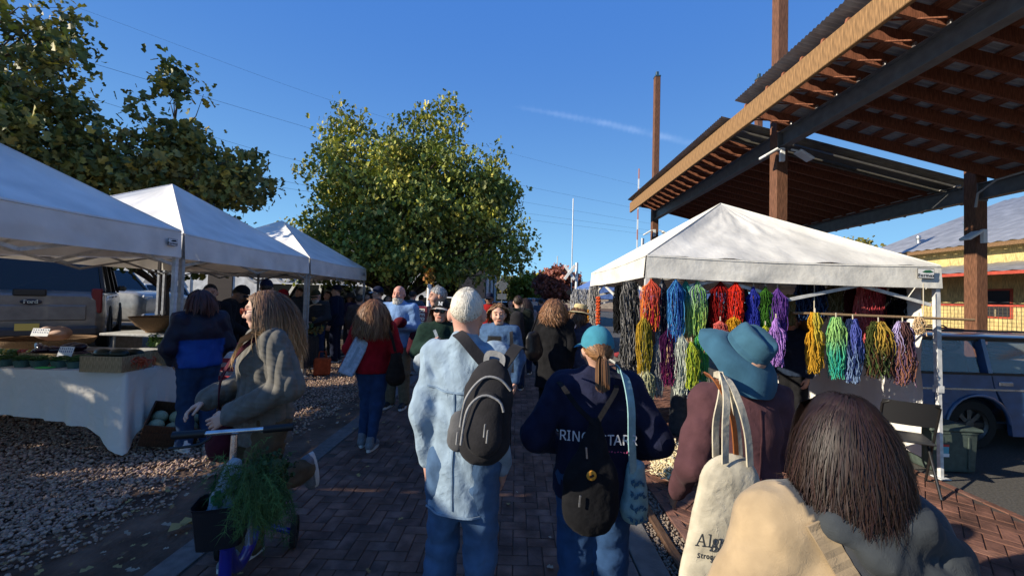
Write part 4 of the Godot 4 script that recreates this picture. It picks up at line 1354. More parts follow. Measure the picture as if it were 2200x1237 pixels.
func build_wagon() -> void:                                # dark blue wagon, side-on; x forward from the rear axle, near side at z = 0
	var t := thing("station_wagon", "dark blue boxy station wagon parked side-on behind the yarn stall", "car", Vector3(5.72, -0.02, -5.05), -0.012)
	var blue := paint("paint_navy", Color(0.035, 0.10, 0.24), 0.4)
	var blk := mat("trim_black")
	var gl := glass("wagon_glass", Color(0.35, 0.42, 0.45), 0.35)
	var chrome := metal("chrome")
	var arch := func(cx: float, r: float, a0: float, a1: float) -> PackedVector2Array:
		var o := PackedVector2Array()
		for k in 13:
			var a := lerpf(a0, a1, k / 12.0)
			o.append(Vector2(cx + cos(a) * r, 0.31 + sin(a) * r))
		return o
	for sd in [0, 1]:
		var z: float = -1.68 * sd
		# rear wing with its arch
		var pts := PackedVector2Array([Vector2(-1.08, 0.34), Vector2(-1.12, 0.6), Vector2(-1.1, 0.95), Vector2(0.16, 0.95), Vector2(0.19, 0.8)])
		var ar: PackedVector2Array = arch.call(0.0, 0.365, 0.62, PI)
		pts.append_array(ar)
		pts.append(Vector2(-0.37, 0.26))
		var b := MB.new()
		b.poly(pts, 0.05, Transform3D(Basis(), Vector3(0, 0, z)))
		var wing := put(t, "rear_wing", b.done(), blue)
		b = MB.new()
		b.tube(Array(arch.call(0.0, 0.385, 0.1, PI)).map(func(p): return Vector3(p.x, p.y, z + (0.028 if sd == 0 else -0.028))), 0.022, 6)
		put(wing, "arch_lip", b.done(true), blue)
		if sd == 0: put(wing, "fuel_flap", boxm(Vector3(0.21, 0.2, 0.012), 0.005), blue, Vector3(-0.42, 0.68, 0.027))
		# doors
		for q in [[0.0, "rear_door"], [0.0, "front_door"]]:
			b = MB.new()
			if q[1] == "rear_door":
				b.poly(PackedVector2Array([Vector2(0.172, 0.95), Vector2(1.09, 0.95), Vector2(1.09, 0.2), Vector2(0.42, 0.2), Vector2(0.40, 0.36), Vector2(0.36, 0.5), Vector2(0.31, 0.6), Vector2(0.203, 0.8)]), 0.05, Transform3D(Basis(), Vector3(0, 0, z)))
			else:
				b.poly(PackedVector2Array([Vector2(1.1, 0.95), Vector2(2.1, 0.95), Vector2(2.1, 0.2), Vector2(1.1, 0.2)]), 0.05, Transform3D(Basis(), Vector3(0, 0, z)))
			var dr := put(t, q[1], b.done(), blue)
			var hx := 0.33 if q[1] == "rear_door" else 1.25
			put(dr, "handle", boxm(Vector3(0.17, 0.055, 0.02), 0.008), chrome, Vector3(hx, 0.84, z + (0.032 if sd == 0 else -0.032)))
		b = MB.new()
		var fp := PackedVector2Array([Vector2(2.11, 0.95), Vector2(3.55, 0.9), Vector2(3.62, 0.35), Vector2(3.05, 0.26)])
		fp.append_array(arch.call(2.65, 0.365, 0.0, PI))
		fp.append(Vector2(2.11, 0.2))
		b.poly(fp, 0.05, Transform3D(Basis(), Vector3(0, 0, z)))
		put(t, "front_wing", b.done(), blue)
		# trim strip
		b = MB.new()
		b.box(Vector3(1.2, 0.765, z + (0.03 if sd == 0 else -0.03)), Vector3(4.5, 0.022, 0.014))
		put(t, "trim_strip", b.done(), chrome)
		# pillars and panes
		for pl in [[-1.08, -0.86, 0.12], [0.12, 0.18, 0.1], [1.04, 1.08, 0.09]]:
			b = MB.new()
			b.bar(Vector3(pl[0] + 0.03, 0.94, z - 0.01 + 0.02 * sd), Vector3(pl[1] - 0.03, 1.37, z - 0.1 + 0.2 * sd), pl[2] * 0.9, 0.05, Vector3.RIGHT)
			put(t, "pillar", b.done(), blue if pl[0] > 0 else blue)
		b = MB.new()
		b.bar(Vector3(2.05, 0.94, z), Vector3(1.55, 1.38, z - 0.1 + 0.2 * sd), 0.07, 0.05, Vector3.RIGHT)
		put(t, "pillar", b.done(), blue)
		for w in [[-0.98, -0.85, 0.07, 0.05], [0.21, 0.23, 1.0, 0.99], [1.1, 1.1, 1.98, 1.58]]:
			b = MB.new()
			b.quad(Vector3(w[0], 0.955, z - 0.012 + 0.024 * sd), Vector3(w[2], 0.955, z - 0.012 + 0.024 * sd), Vector3(w[3], 1.36, z - 0.1 + 0.2 * sd), Vector3(w[1], 1.36, z - 0.1 + 0.2 * sd))
			put(t, "side_glass", b.done(), gl)
		b = MB.new()
		b.box(Vector3(0.5, 0.955, z + (0.012 if sd == 0 else -0.012)), Vector3(3.1, 0.025, 0.05))
		b.bar(Vector3(-0.9, 1.365, z - 0.1 + 0.2 * sd), Vector3(1.56, 1.365, z - 0.1 + 0.2 * sd), 0.03)
		put(t, "window_trim", b.done(), blk)
		for x in [0.0, 2.65]:
			wheel(t, Vector3(x, 0.31, z - 0.12 + 0.24 * sd), 0.31, 0.18, Basis(Vector3.UP, PI / 2), metal("rim_steel", Color(0.13, 0.13, 0.13), 0.5), 8)
	var b := MB.new()                                         # roof with a soft crown
	var rr := []
	for x in [-0.98, -0.9, 0.3, 1.45, 1.6]:
		var dy := -0.05 if x < -0.95 or x > 1.55 else 0.0
		var rg := PackedVector3Array()
		for k in 9:
			var u := k / 8.0
			rg.append(Vector3(x, 1.375 + dy + 0.065 * pow(sin(PI * u), 0.35), lerpf(-0.06, -1.62, u)))
		rg.append(Vector3(x, 1.36 + dy, -0.84))
		rr.append(rg)
	b.loft(rr)
	put(t, "roof", b.done(true), blue)
	b = MB.new()
	for s in [-0.14, -1.54]: b.tube([Vector3(-0.85, 1.44, s), Vector3(-0.8, 1.475, s), Vector3(1.2, 1.475, s), Vector3(1.25, 1.44, s)], 0.013, 6)
	put(t, "roof_rail", b.done(true), blk)
	put(t, "tailgate", boxm(Vector3(0.06, 0.62, 1.6), 0.02), blue, Vector3(-1.1, 0.65, -0.84))
	put(t, "floor_pan", boxm(Vector3(4.4, 0.1, 1.55), 0.02), blk, Vector3(1.2, 0.3, -0.84))
	put(t, "bonnet", boxm(Vector3(1.45, 0.06, 1.6), 0.02), blue, Vector3(2.8, 0.93, -0.84))
	put(t, "front_grille", boxm(Vector3(0.06, 0.5, 1.6), 0.02), blk, Vector3(3.58, 0.62, -0.84))
	put(t, "bumper", boxm(Vector3(0.14, 0.16, 1.72), 0.03), blk, Vector3(-1.2, 0.48, -0.84))
	# seats with open ladder headrests
	var seat_m := cloth("seat_cloth", Color(0.03, 0.04, 0.06))
	for q in [[-0.05, -0.45], [-0.05, -1.2], [0.95, -0.45], [0.95, -1.2]]:
		b = MB.new()
		b.box(Vector3(q[0], 0.78, q[1]), Vector3(0.14, 0.62, 0.5), Basis(Vector3.BACK, 0.18), 0.05)
		b.box(Vector3(q[0] + 0.3, 0.5, q[1]), Vector3(0.5, 0.16, 0.5), Basis(), 0.05)
		var st := put(t, "seat", b.done(), seat_m)
		b = MB.new()
		var lp := []
		for k in 17:
			var a := TAU * k / 16.0
			lp.append(Vector3(q[0] - 0.1 + 0.02 * sin(a), 1.2 + 0.1 * sin(a) * 0.9, q[1]) + Vector3(0.17 * cos(a) * 0.35, 0, 0.15 * cos(a)))
		b.tube(lp, 0.03, 6)
		for y in [1.17, 1.23]: b.bar(Vector3(q[0] - 0.15, y, q[1] - 0.14), Vector3(q[0] - 0.05, y, q[1] + 0.14), 0.02)
		put(st, "headrest", b.done(true), blk)
	b = MB.new()
	b.tube([Vector3(1.75, 0.95, -0.45), Vector3(1.85, 0.9, -0.45)], 0.18, 16)
	put(t, "dashboard", boxm(Vector3(0.4, 0.22, 1.5), 0.05), blk, Vector3(1.9, 0.88, -0.84))

# ================================================================== market stalls
func cloth_table(label: String, x0: float, x1: float, z0: float, z1: float, top: float, hem: Callable, m: Material, sd: int) -> Node3D:
	var t := thing("trestle_table", label, "table", Vector3((x0 + x1) / 2, 0, z0))
	var cx := (x0 + x1) / 2
	put(t, "tabletop", boxm(Vector3(x1 - x0, 0.04, z0 - z1), 0.006), plastic("table_plastic", Color(0.5, 0.5, 0.48)), Vector3(0, top - 0.025, (z1 - z0) / 2))
	for sx in [-1, 1]:
		for sz in [0.12, 0.88]:
			var lb := MB.new()
			lb.tube([Vector3(sx * ((x1 - x0) / 2 - 0.1), 0.0, (z1 - z0) * sz), Vector3(sx * ((x1 - x0) / 2 - 0.28), top - 0.04, (z1 - z0) * lerpf(sz, 0.5, 0.3))], 0.018, 6)
			put(t, "leg", lb.done(true), mat("trim_black"))
	# the cloth: flat on top, falling in folds round the edge
	var c := MB.new()
	var n := FastNoiseLite.new()
	n.seed = sd
	n.frequency = 1.0
	c.quad(Vector3(x0 - cx, top, 0.004), Vector3(x1 - cx, top, 0.004), Vector3(x1 - cx, top, z1 - z0), Vector3(x0 - cx, top, z1 - z0))
	var per := []                                            # outline walked from the back left round the front to the back right
	var o := 0.0
	for k in 81: per.append([Vector3(lerpf(x0, x1, k / 80.0) - cx, top, 0.004), Vector3(0, 0, 1)])
	for k in range(1, 25): per.append([Vector3(x1 - cx, top, lerpf(0, z1 - z0, k / 24.0)), Vector3(1, 0, 0)])
	var rows := 14
	var s := c.v.size()
	for k in per.size():
		var p: Vector3 = per[k][0]
		var nn: Vector3 = per[k][1]
		if k > 74 and k < 86: nn = Vector3(0, 0, 1).slerp(Vector3(1, 0, 0), (k - 74) / 12.0)
		var hy: float = hem.call(p.x + cx, p.z + z0, k)
		for r in rows + 1:
			var w := float(r) / rows
			var f := (n.get_noise_2d(k * 0.19, w * 0.2) * 0.05 + 0.016 * sin(k * 0.8 + n.get_noise_2d(k * 0.05, 3.0) * 8.0)) * smoothstep(0.0, 0.9, w)
			var corner := exp(-pow((k - 80) / 3.5, 2.0))
			c.vert(Vector3(p.x, lerpf(top, hy, w), p.z) + nn * (0.006 + 0.03 * sqrt(w) + f + corner * 0.09 * w))
	for k in per.size() - 1:
		for r in rows:
			var q := s + k * (rows + 1) + r
			c.i.append_array([q, q + 1, q + rows + 2, q, q + rows + 2, q + rows + 1])
	var cl := put(self, "tablecloth", c.done(true), m, t.position)
	tag(cl, "cloth draped over the " + label, "tablecloth")
	return t
func crate(called: String, label: String, pos: Vector3, size: Vector3, b: Basis, m: Material, group := "") -> Node3D:
	var t := thing(called, label, "box", pos, 0, group)
	t.basis = b
	var w := 0.012
	put(t, "base", boxm(Vector3(size.x - 0.002, 0.01, size.z - 0.002)), m, Vector3(0, 0.006, 0))
	for s in [-1, 1]:
		put(t, "side", boxm(Vector3(w, size.y, size.z), 0.002), m, Vector3(s * (size.x - w) / 2, size.y / 2 + 0.002, 0))
		put(t, "end", boxm(Vector3(size.x - 2 * w - 0.001, size.y, w), 0.002), m, Vector3(0, size.y / 2 + 0.002, s * (size.z - w) / 2))
	return t
func sign_card(label: String, pos: Vector3, w: float, h: float, b: Basis, lines: int) -> void:
	var t := thing("price_card", label, "price card", pos)
	t.basis = b
	put(t, "card", (func(): var q := MB.new(); q.box(Vector3(0, h / 2, 0), Vector3(w, h, 0.003)); return q.done()).call(), mat("card_white", Color(0.75, 0.76, 0.78), 0.8), Vector3.ZERO, Basis(Vector3.RIGHT, -0.3))
	var r := RandomNumberGenerator.new()
	r.seed = int(w * 1000)
	var ink := MB.new()                                       # handwriting too small to read: short pen strokes
	for k in lines:
		for q in 7:
			var x := lerpf(-0.42, 0.4, q / 6.0) * w
			var y := h * (0.82 - 0.3 * k)
			ink.bar(Vector3(x, y + 0.09 * h * r.randf(), 0.004), Vector3(x + 0.06 * w * r.randf_range(0.2, 1.0), y - 0.1 * h, 0.004), 0.0035)
	put(t, "handwriting", ink.done(), mat("pen_blue", Color(0.05, 0.08, 0.3)), Vector3(0, 0, 0), Basis(Vector3.RIGHT, -0.3))
func veg(called: String, label: String, cat: String, m: MB, mt: Material, pos: Vector3, group := "") -> void:
	single(called, label, cat, m.done(true), mt, pos, Basis(), group)
func build_market() -> void:
	rng.seed = 55
	var linen := mat("linen_white", Color(0.72, 0.68, 0.62), 0.9, "", 1, "crease_n", 0.3, {"back": Color(0.15, 0.15, 0.16)})
	var top := 0.85
	cloth_table("long vegetable table under the nearest tent, white cloth", -8.2, -4.02, -4.12, -4.74, top, func(x: float, z: float, k: int) -> float:
		return (0.33 + 0.06 * sin(x * 2.0) - (0.24 * exp(-pow((k - 80) / 4.0, 2.0)))), linen, 4)
	var pine := timber("pine_light", Color(0.58, 0.40, 0.21), 2.0)
	var pulp := mat("pulp_green", Color(0.10, 0.19, 0.16), 0.95, "fine", 4.0, "fine_n", 0.6)
	var bean := mat("bean_green", Color(0.07, 0.14, 0.03), 0.6, "mottle", 4.0)
	# pulp cartons heaped with beans
	var spots := [[10, 778, 4.24], [48, 786, 4.22], [84, 786, 4.24], [128, 785, 4.26], [162, 783, 4.24], [188, 779, 4.4], [110, 775, 4.5], [32, 772, 4.5]]
	for k in spots.size():
		var p := at(spots[k][0], spots[k][1], spots[k][2])
		p.y = top + 0.004
		var t := thing("produce_carton", ["green pulp carton of beans at the left edge of the table", "green pulp carton of beans second along the front", "green pulp carton of beans third along the front", "green pulp carton of beans before the price card", "green pulp carton of beans beside the wooden box", "green pulp carton tucked behind the wooden box", "green pulp carton of beans in the second row", "green pulp carton behind the leftmost ones"][k], "carton", p, rng.randf_range(-0.2, 0.2), "pulp cartons of beans")
		var b := MB.new()
		var rg := []
		for q in [[0.05, 0.0], [0.066, 0.075], [0.07, 0.078], [0.062, 0.07], [0.046, 0.012]]:
			var r := PackedVector3Array()
			for c in 20:
				var a := TAU * c / 20.0
				var m := 1.0 / maxf(absf(cos(a)), absf(sin(a)))
				r.append(Vector3(cos(a) * lerpf(1.0, m, 0.8), 0, sin(a) * lerpf(1.0, m, 0.8)) * q[0] + Vector3(0, q[1] - (0.008 * absf(sin(a * 6.0)) if q[1] > 0.06 else 0.0), 0))
			rg.append(r)
		b.loft(rg)
		put(t, "carton", b.done(true), pulp)
		b = MB.new()
		for q in 46:
			var c := Vector3(rng.randf_range(-0.055, 0.055), 0.075 + rng.randf() * 0.035, rng.randf_range(-0.055, 0.055))
			var a := rng.randf() * TAU
			var dv := Vector3(cos(a), rng.randfn() * 0.25, sin(a)) * 0.04
			b.tube([c - dv, c + Vector3(0, 0.006, 0), c + dv], [0.002, 0.005, 0.002], 4)
		tag(put(t, "beans", b.done(true), bean), "", "", "", "stuff")
	# wooden boxes
	var bx := at(136, 768, 4.5)
	bx.y = top + 0.003
	crate("wooden_box", "pale wooden box of aubergines with a slot handle", bx, Vector3(0.66, 0.12, 0.3), Basis(Vector3.UP, 0.05), pine)
	put(get_node("wooden_box"), "handle_slot", boxm(Vector3(0.07, 0.022, 0.004)), mat("trim_black"), Vector3(-0.2, 0.07, 0.152))
	for k in 9:
		var b := MB.new()
		var l := rng.randf_range(0.09, 0.14)
		b.lathe([Vector2(0.004, -l), Vector2(0.034, -l * 0.8), Vector2(0.046, -l * 0.3), Vector2(0.034, l * 0.3), Vector2(0.018, l * 0.75), Vector2(0.006, l)], 12, Vector3.ZERO, Basis(Vector3.UP, rng.randf_range(-0.5, 0.5)) * Basis(Vector3.BACK, PI / 2 + rng.randfn() * 0.15))
		single("aubergine", "glossy dark purple aubergine heaped in the pale wooden box", "aubergine", b.done(true), mat("aubergine_skin", Color(0.018, 0.008, 0.02), 0.18, "", 1, "", 1, {"spec": 0.5}), bx + Vector3(rng.randf_range(-0.24, 0.24), 0.11 + 0.035 * (k % 3), rng.randf_range(-0.09, 0.09)), Basis(), "aubergines in the box")
	var b2 := at(250, 797, 4.22)
	b2.y = top + 0.003
	crate("wooden_box", "finger jointed pale box of squash at the table corner", b2, Vector3(0.42, 0.16, 0.36), Basis(Vector3.UP, 0.04), pine)
	for k in 4:
		var b := MB.new()
		b.ball(Vector3.ZERO, Vector3(0.11, 0.055, 0.055), Basis(Vector3.UP, rng.randf_range(-0.3, 0.3)), 14, 8)
		single("squash", "dark green squash lying in the corner box", "squash", b.done(true), mat("squash_skin", Color(0.012, 0.02, 0.012), 0.3, "mottle", 5.0), b2 + Vector3(-0.08 + 0.16 * (k % 2), 0.155 + 0.02 * (k / 2), -0.1 + 0.17 * (k / 2)), Basis(), "squash in the corner box")
	var b3 := at(343, 768, 4.62)
	b3.y = top + 0.003
	crate("wooden_box", "pale wooden box behind the squash box", b3, Vector3(0.3, 0.14, 0.2), Basis(Vector3.UP, 0.02), pine)
	# tomatoes and peppers at the left
	var cols := [Color(0.22, 0.26, 0.04), Color(0.10, 0.17, 0.03), Color(0.35, 0.04, 0.02), Color(0.40, 0.30, 0.04), Color(0.13, 0.2, 0.04)]
	for k in 16:
		var b := MB.new()
		b.lathe([Vector2(0.004, 0.028), Vector2(0.018, 0.034), Vector2(0.036, 0.022), Vector2(0.04, 0.0), Vector2(0.032, -0.024), Vector2(0.008, -0.034)], 12)
		var c := rng.randi() % 5
		var p := at(-5 + (k % 8) * 10, 765 - 9 * (k / 8), 4.45 + 0.07 * (k / 8))
		p.y = top + 0.045 + 0.06 * (k / 8)
		single("tomato", ["yellow green heirloom tomato in the heap at the table's edge", "green tomato in the heap at the table's edge", "red tomato in the heap at the table's edge", "golden tomato in the heap at the table's edge", "pale green tomato in the heap at the table's edge"][c], "tomato", b.done(true), mat("tomato_%d" % c, cols[c], 0.25, "mottle", 8.0), p, Basis(Vector3.UP, rng.randf() * TAU), "heirloom tomatoes, colour %d" % c)
	var sup := at(28, 768, 4.5)
	sup.y = top + 0.002
	single("produce_tray", "low dark tray under the heap of tomatoes", "tray", boxm(Vector3(0.5, 0.02, 0.25), 0.004), mat("trim_black"), sup + Vector3(0, 0.01, 0))
	# big shallow basket and the bag on it
	var wick := mat("wicker", Color(0.27, 0.155, 0.075), 0.85, "grain", 3.0, "weave_n", 1.2)
	var bk := at(40, 742, 4.95)
	var bb := MB.new()
	bb.lathe([Vector2(0.3, 0.0), Vector2(0.42, 0.1), Vector2(0.45, 0.17), Vector2(0.465, 0.172), Vector2(0.43, 0.1), Vector2(0.3, 0.02), Vector2(0.001, 0.02)], 40)
	var bt := thing("harvest_basket", "wide brown woven basket piled behind the tomatoes", "basket", Vector3(bk.x, 0.86, -5.25))
	put(bt, "bowl", bb.done(true), wick)
	for k in 10:
		var rb := MB.new()
		var rp := []
		for q in 33: rp.append(Vector3(cos(TAU * q / 32.0), 0, sin(TAU * q / 32.0)) * (0.31 + 0.0155 * k) + Vector3(0, 0.012 + 0.0165 * k, 0))
		rb.tube(rp, 0.008, 5)
		put(bt, "weave_band", rb.done(true), wick)
	var tb := thing("side_table", "white folding table carrying the wide basket", "table", Vector3(bk.x + 0.3, 0, -5.3))
	put(tb, "tabletop", boxm(Vector3(2.2, 0.04, 0.9), 0.01), plastic("table_white", Color(0.62, 0.62, 0.62)), Vector3(0, 0.835, 0))
	for sx in [-0.9, 0.9]: put(tb, "leg", boxm(Vector3(0.04, 0.81, 0.6), 0.01), metal("leg_grey", Color(0.3, 0.3, 0.3)), Vector3(sx, 0.405, 0))
	var bag := MB.new()
	bag.ball(Vector3.ZERO, Vector3(0.17, 0.08, 0.12), Basis(), 16, 10)
	for k in bag.v.size(): bag.v[k] *= 1.0 + 0.3 * sin(bag.v[k].x * 40.0 + bag.v[k].z * 31.0)
	single("paper_bag", "crumpled pinkish bag lying on the wide basket", "bag", bag.done(true), mat("bag_pink", Color(0.5, 0.33, 0.26), 0.7), Vector3(bk.x + 0.12, 1.1, -5.2))
	sign_card("white price card standing on the wide basket", at(82, 722, 4.98), 0.22, 0.1, Basis(), 2)
	sign_card("white price card on the aubergine box", at(136, 766, 4.32), 0.16, 0.11, Basis(), 2)
	sign_card("small pink price card hung at the table's end", at(367, 776, 4.5), 0.1, 0.08, Basis(Vector3.UP, 0.4), 1)
	var gp := at(95, 796, 4.17)
	gp.y = top + 0.012
	single("price_card", "bright green card lying at the front edge of the table", "price card", boxm(Vector3(0.15, 0.006, 0.07), 0.001), mat("card_green", Color(0.08, 0.6, 0.12), 0.8), gp)
	var ch := MB.new()
	for k in 26:
		var c := Vector3(rng.randfn() * 0.05, rng.randf() * 0.06, rng.randfn() * 0.04)
		ch.tube([c, c + Vector3(rng.randfn(), -0.2, rng.randfn()).normalized() * 0.05, c + Vector3(rng.randfn() * 0.4, -0.6, rng.randfn() * 0.4).normalized() * 0.1], [0.009, 0.008, 0.002], 5)
	var cp := at(304, 772, 4.2)
	veg("pepper_bunch", "bunch of orange red peppers beside the corner box", "peppers", ch, mat("chile_red", Color(0.42, 0.075, 0.03), 0.4), Vector3(cp.x, top + 0.09, cp.z))
	# brown crate of melons leaning on the gravel
	var dark := timber("crate_brown", Color(0.10, 0.045, 0.025), 1.4)
	var ct := thing("apple_crate", "tilted brown wooden crate of pale squash on the gravel", "crate", Vector3(-3.78, 0.02, -4.42), 0.35)
	ct.rotation = Vector3(0.45, 0.5, -0.28)
	ct.position.y = 0.11
	for s in [-1, 1]:
		for k in 3: put(ct, "slat", boxm(Vector3(0.48, 0.088, 0.014), 0.003), dark, Vector3(0, 0.05 + 0.093 * k, s * 0.19))
		put(ct, "end", boxm(Vector3(0.016, 0.28, 0.364), 0.003), dark, Vector3(s * 0.233, 0.145, 0))
	put(ct, "base", boxm(Vector3(0.48, 0.012, 0.364)), dark, Vector3(0, 0.006, 0))
	for k in 6:
		var b := MB.new()
		b.ball(Vector3.ZERO, Vector3(0.075, 0.07, 0.072), Basis(), 14, 10)
		var lp := Vector3(-0.15 + 0.15 * (k % 3), 0.16 + 0.02 * (k % 2), -0.08 + 0.16 * (k / 3))
		single("pale_squash", "round pale green squash in the tilted crate", "squash", b.done(true), mat("squash_pale", Color(0.42, 0.46, 0.30), 0.5, "mottle", 6.0), ct.transform * lp, Basis(), "squash in the tilted crate")
	# second stall: basket bowl on a white table, striped cloth, greens, radishes
	var t2 := thing("side_table", "white folding table with a woven bowl behind the tent leg", "table", Vector3(-5.5, 0.05, -6.1))
	put(t2, "tabletop", boxm(Vector3(1.2, 0.04, 0.6), 0.01), plastic("table_white"), Vector3(0, 0.98, 0))
	for sx in [-0.45, 0.45]: put(t2, "leg", boxm(Vector3(0.04, 0.96, 0.45), 0.01), metal("leg_grey"), Vector3(sx, 0.48, 0))
	bb = MB.new()
	bb.lathe([Vector2(0.12, 0.0), Vector2(0.24, 0.1), Vector2(0.33, 0.24), Vector2(0.345, 0.24), Vector2(0.25, 0.1), Vector2(0.001, 0.02)], 40)
	var bo := thing("basket_bowl", "flared brown woven bowl on the white folding table", "basket", Vector3(-5.5, 1.052, -6.1))
	put(bo, "bowl", bb.done(true), wick)
	for k in 8:
		var rb := MB.new()
		var rp := []
		for q in 33: rp.append(Vector3(cos(TAU * q / 32.0), 0, sin(TAU * q / 32.0)) * (0.135 + 0.027 * k) + Vector3(0, 0.012 + 0.03 * k, 0))
		rb.tube(rp, 0.009, 5)
		put(bo, "weave_band", rb.done(true), wick)
	var stripe := mat("linen_plain", Color(0.66, 0.66, 0.68), 0.9, "", 1, "crease_n", 0.3)
	var st := cloth_table("striped market table of radishes and greens beyond the blue jacket", -5.6, -4.05, -5.75, -6.3, 0.83, func(_x: float, _z: float, k: int) -> float: return 0.30, stripe, 9)
	var red := mat("stripe_red", Color(0.34, 0.035, 0.05), 0.9)
	for k in 4:
		var sb := MB.new()
		for q in 2:
			var y0 := 0.76 - 0.125 * k
			if q == 0: sb.quad(Vector3(-0.775, y0, 0.088), Vector3(0.84, y0, 0.088), Vector3(0.84, y0 - 0.06, 0.1), Vector3(-0.775, y0 - 0.06, 0.1))
			else: sb.quad(Vector3(0.865, y0, 0.08), Vector3(0.865, y0, -0.55), Vector3(0.875, y0 - 0.06, -0.55), Vector3(0.875, y0 - 0.06, 0.08))
		put(st, "cloth_stripe", sb.done(), red)
	var gr := MB.new()
	gr.colored = true
	for k in 500:
		gr.col = Color(0.05, 0.10, 0.02) * rng.randf_range(0.6, 1.5)
		leaf(gr, Vector3(rng.randfn() * 0.22, 0.04 + absf(rng.randfn()) * 0.08, rng.randfn() * 0.13), Basis.from_euler(Vector3(rng.randf() * TAU, rng.randf() * TAU, 0)), 0.045)
	single("leafy_greens", "heap of leafy greens on the striped table", "greens", gr.done(), mat("leaf"), Vector3(-4.9, 0.85, -6.0))
	for k in 24:
		var b := MB.new()
		b.ball(Vector3.ZERO, Vector3(0.032, 0.036, 0.032), Basis(), 10, 7)
		single("radish", "round red radish piled on the striped table", "radish", b.done(true), mat("radish_red", Color(0.34, 0.018, 0.04), 0.35), Vector3(-4.35 + 0.06 * (k % 5) - 0.02 * (k / 10), 0.872 + 0.045 * (k / 10), -5.86 - 0.07 * ((k / 5) % 2) - 0.02 * (k % 3)), Basis(), "radishes on the striped table")
	# far stall: low table with bunches, bags
	cloth_table("narrow display table under the far tents, dark cloth", -5.3, -4.3, -8.1, -8.7, 0.78, func(_x: float, _z: float, _k: int) -> float: return 0.2, cloth("table_dark", Color(0.05, 0.04, 0.035)), 12)
	gr = MB.new()
	gr.colored = true
	for k in 420:
		gr.col = [Color(0.05, 0.09, 0.02), Color(0.2, 0.17, 0.06), Color(0.28, 0.16, 0.04)][rng.randi() % 3] * rng.randf_range(0.6, 1.4)
		leaf(gr, Vector3(rng.randfn() * 0.22, 0.05 + absf(rng.randfn()) * 0.12, rng.randfn() * 0.14), Basis.from_euler(Vector3(rng.randf() * TAU, rng.randf() * TAU, 0)), 0.05)
	single("herb_bunches", "bunches of dried herbs on the dark display table", "herbs", gr.done(), mat("leaf"), Vector3(-4.7, 0.8, -8.4))
	for q in [[Vector3(-4.55, 0.0, -7.75), Color(0.25, 0.4, 0.5), "blue and white shopping bag by the dark display table"], [Vector3(-4.02, 0.0, -8.35), Color(0.5, 0.09, 0.03), "orange shopping bag near the bearded man"]]:
		var sb := thing("shopping_bag", q[2], "bag", q[0], 0.3)
		put(sb, "bag", boxm(Vector3(0.32, 0.36, 0.16), 0.03), cloth("shop_bag_%d" % int(q[0].x * 100), q[1]), Vector3(0, 0.19, 0))
		for s in [-1, 1]: put(sb, "handle", tubem([Vector3(-0.08, 0.36, s * 0.06), Vector3(-0.06, 0.5, s * 0.04), Vector3(0.06, 0.5, s * 0.04), Vector3(0.08, 0.36, s * 0.06)], 0.008), cloth("shop_bag_%d" % int(q[0].x * 100), q[1]))
	# orange tote someone set down, baskets
	for q in [[-3.75, -9.5, "tan woven basket on the ground by the far tent leg"]]:
		bb = MB.new()
		bb.lathe([Vector2(0.16, 0.0), Vector2(0.22, 0.3), Vector2(0.23, 0.31), Vector2(0.2, 0.29), Vector2(0.001, 0.05)], 24)
		single("harvest_basket", q[2], "basket", bb.done(true), wick, Vector3(q[0], 0.0, q[1]))

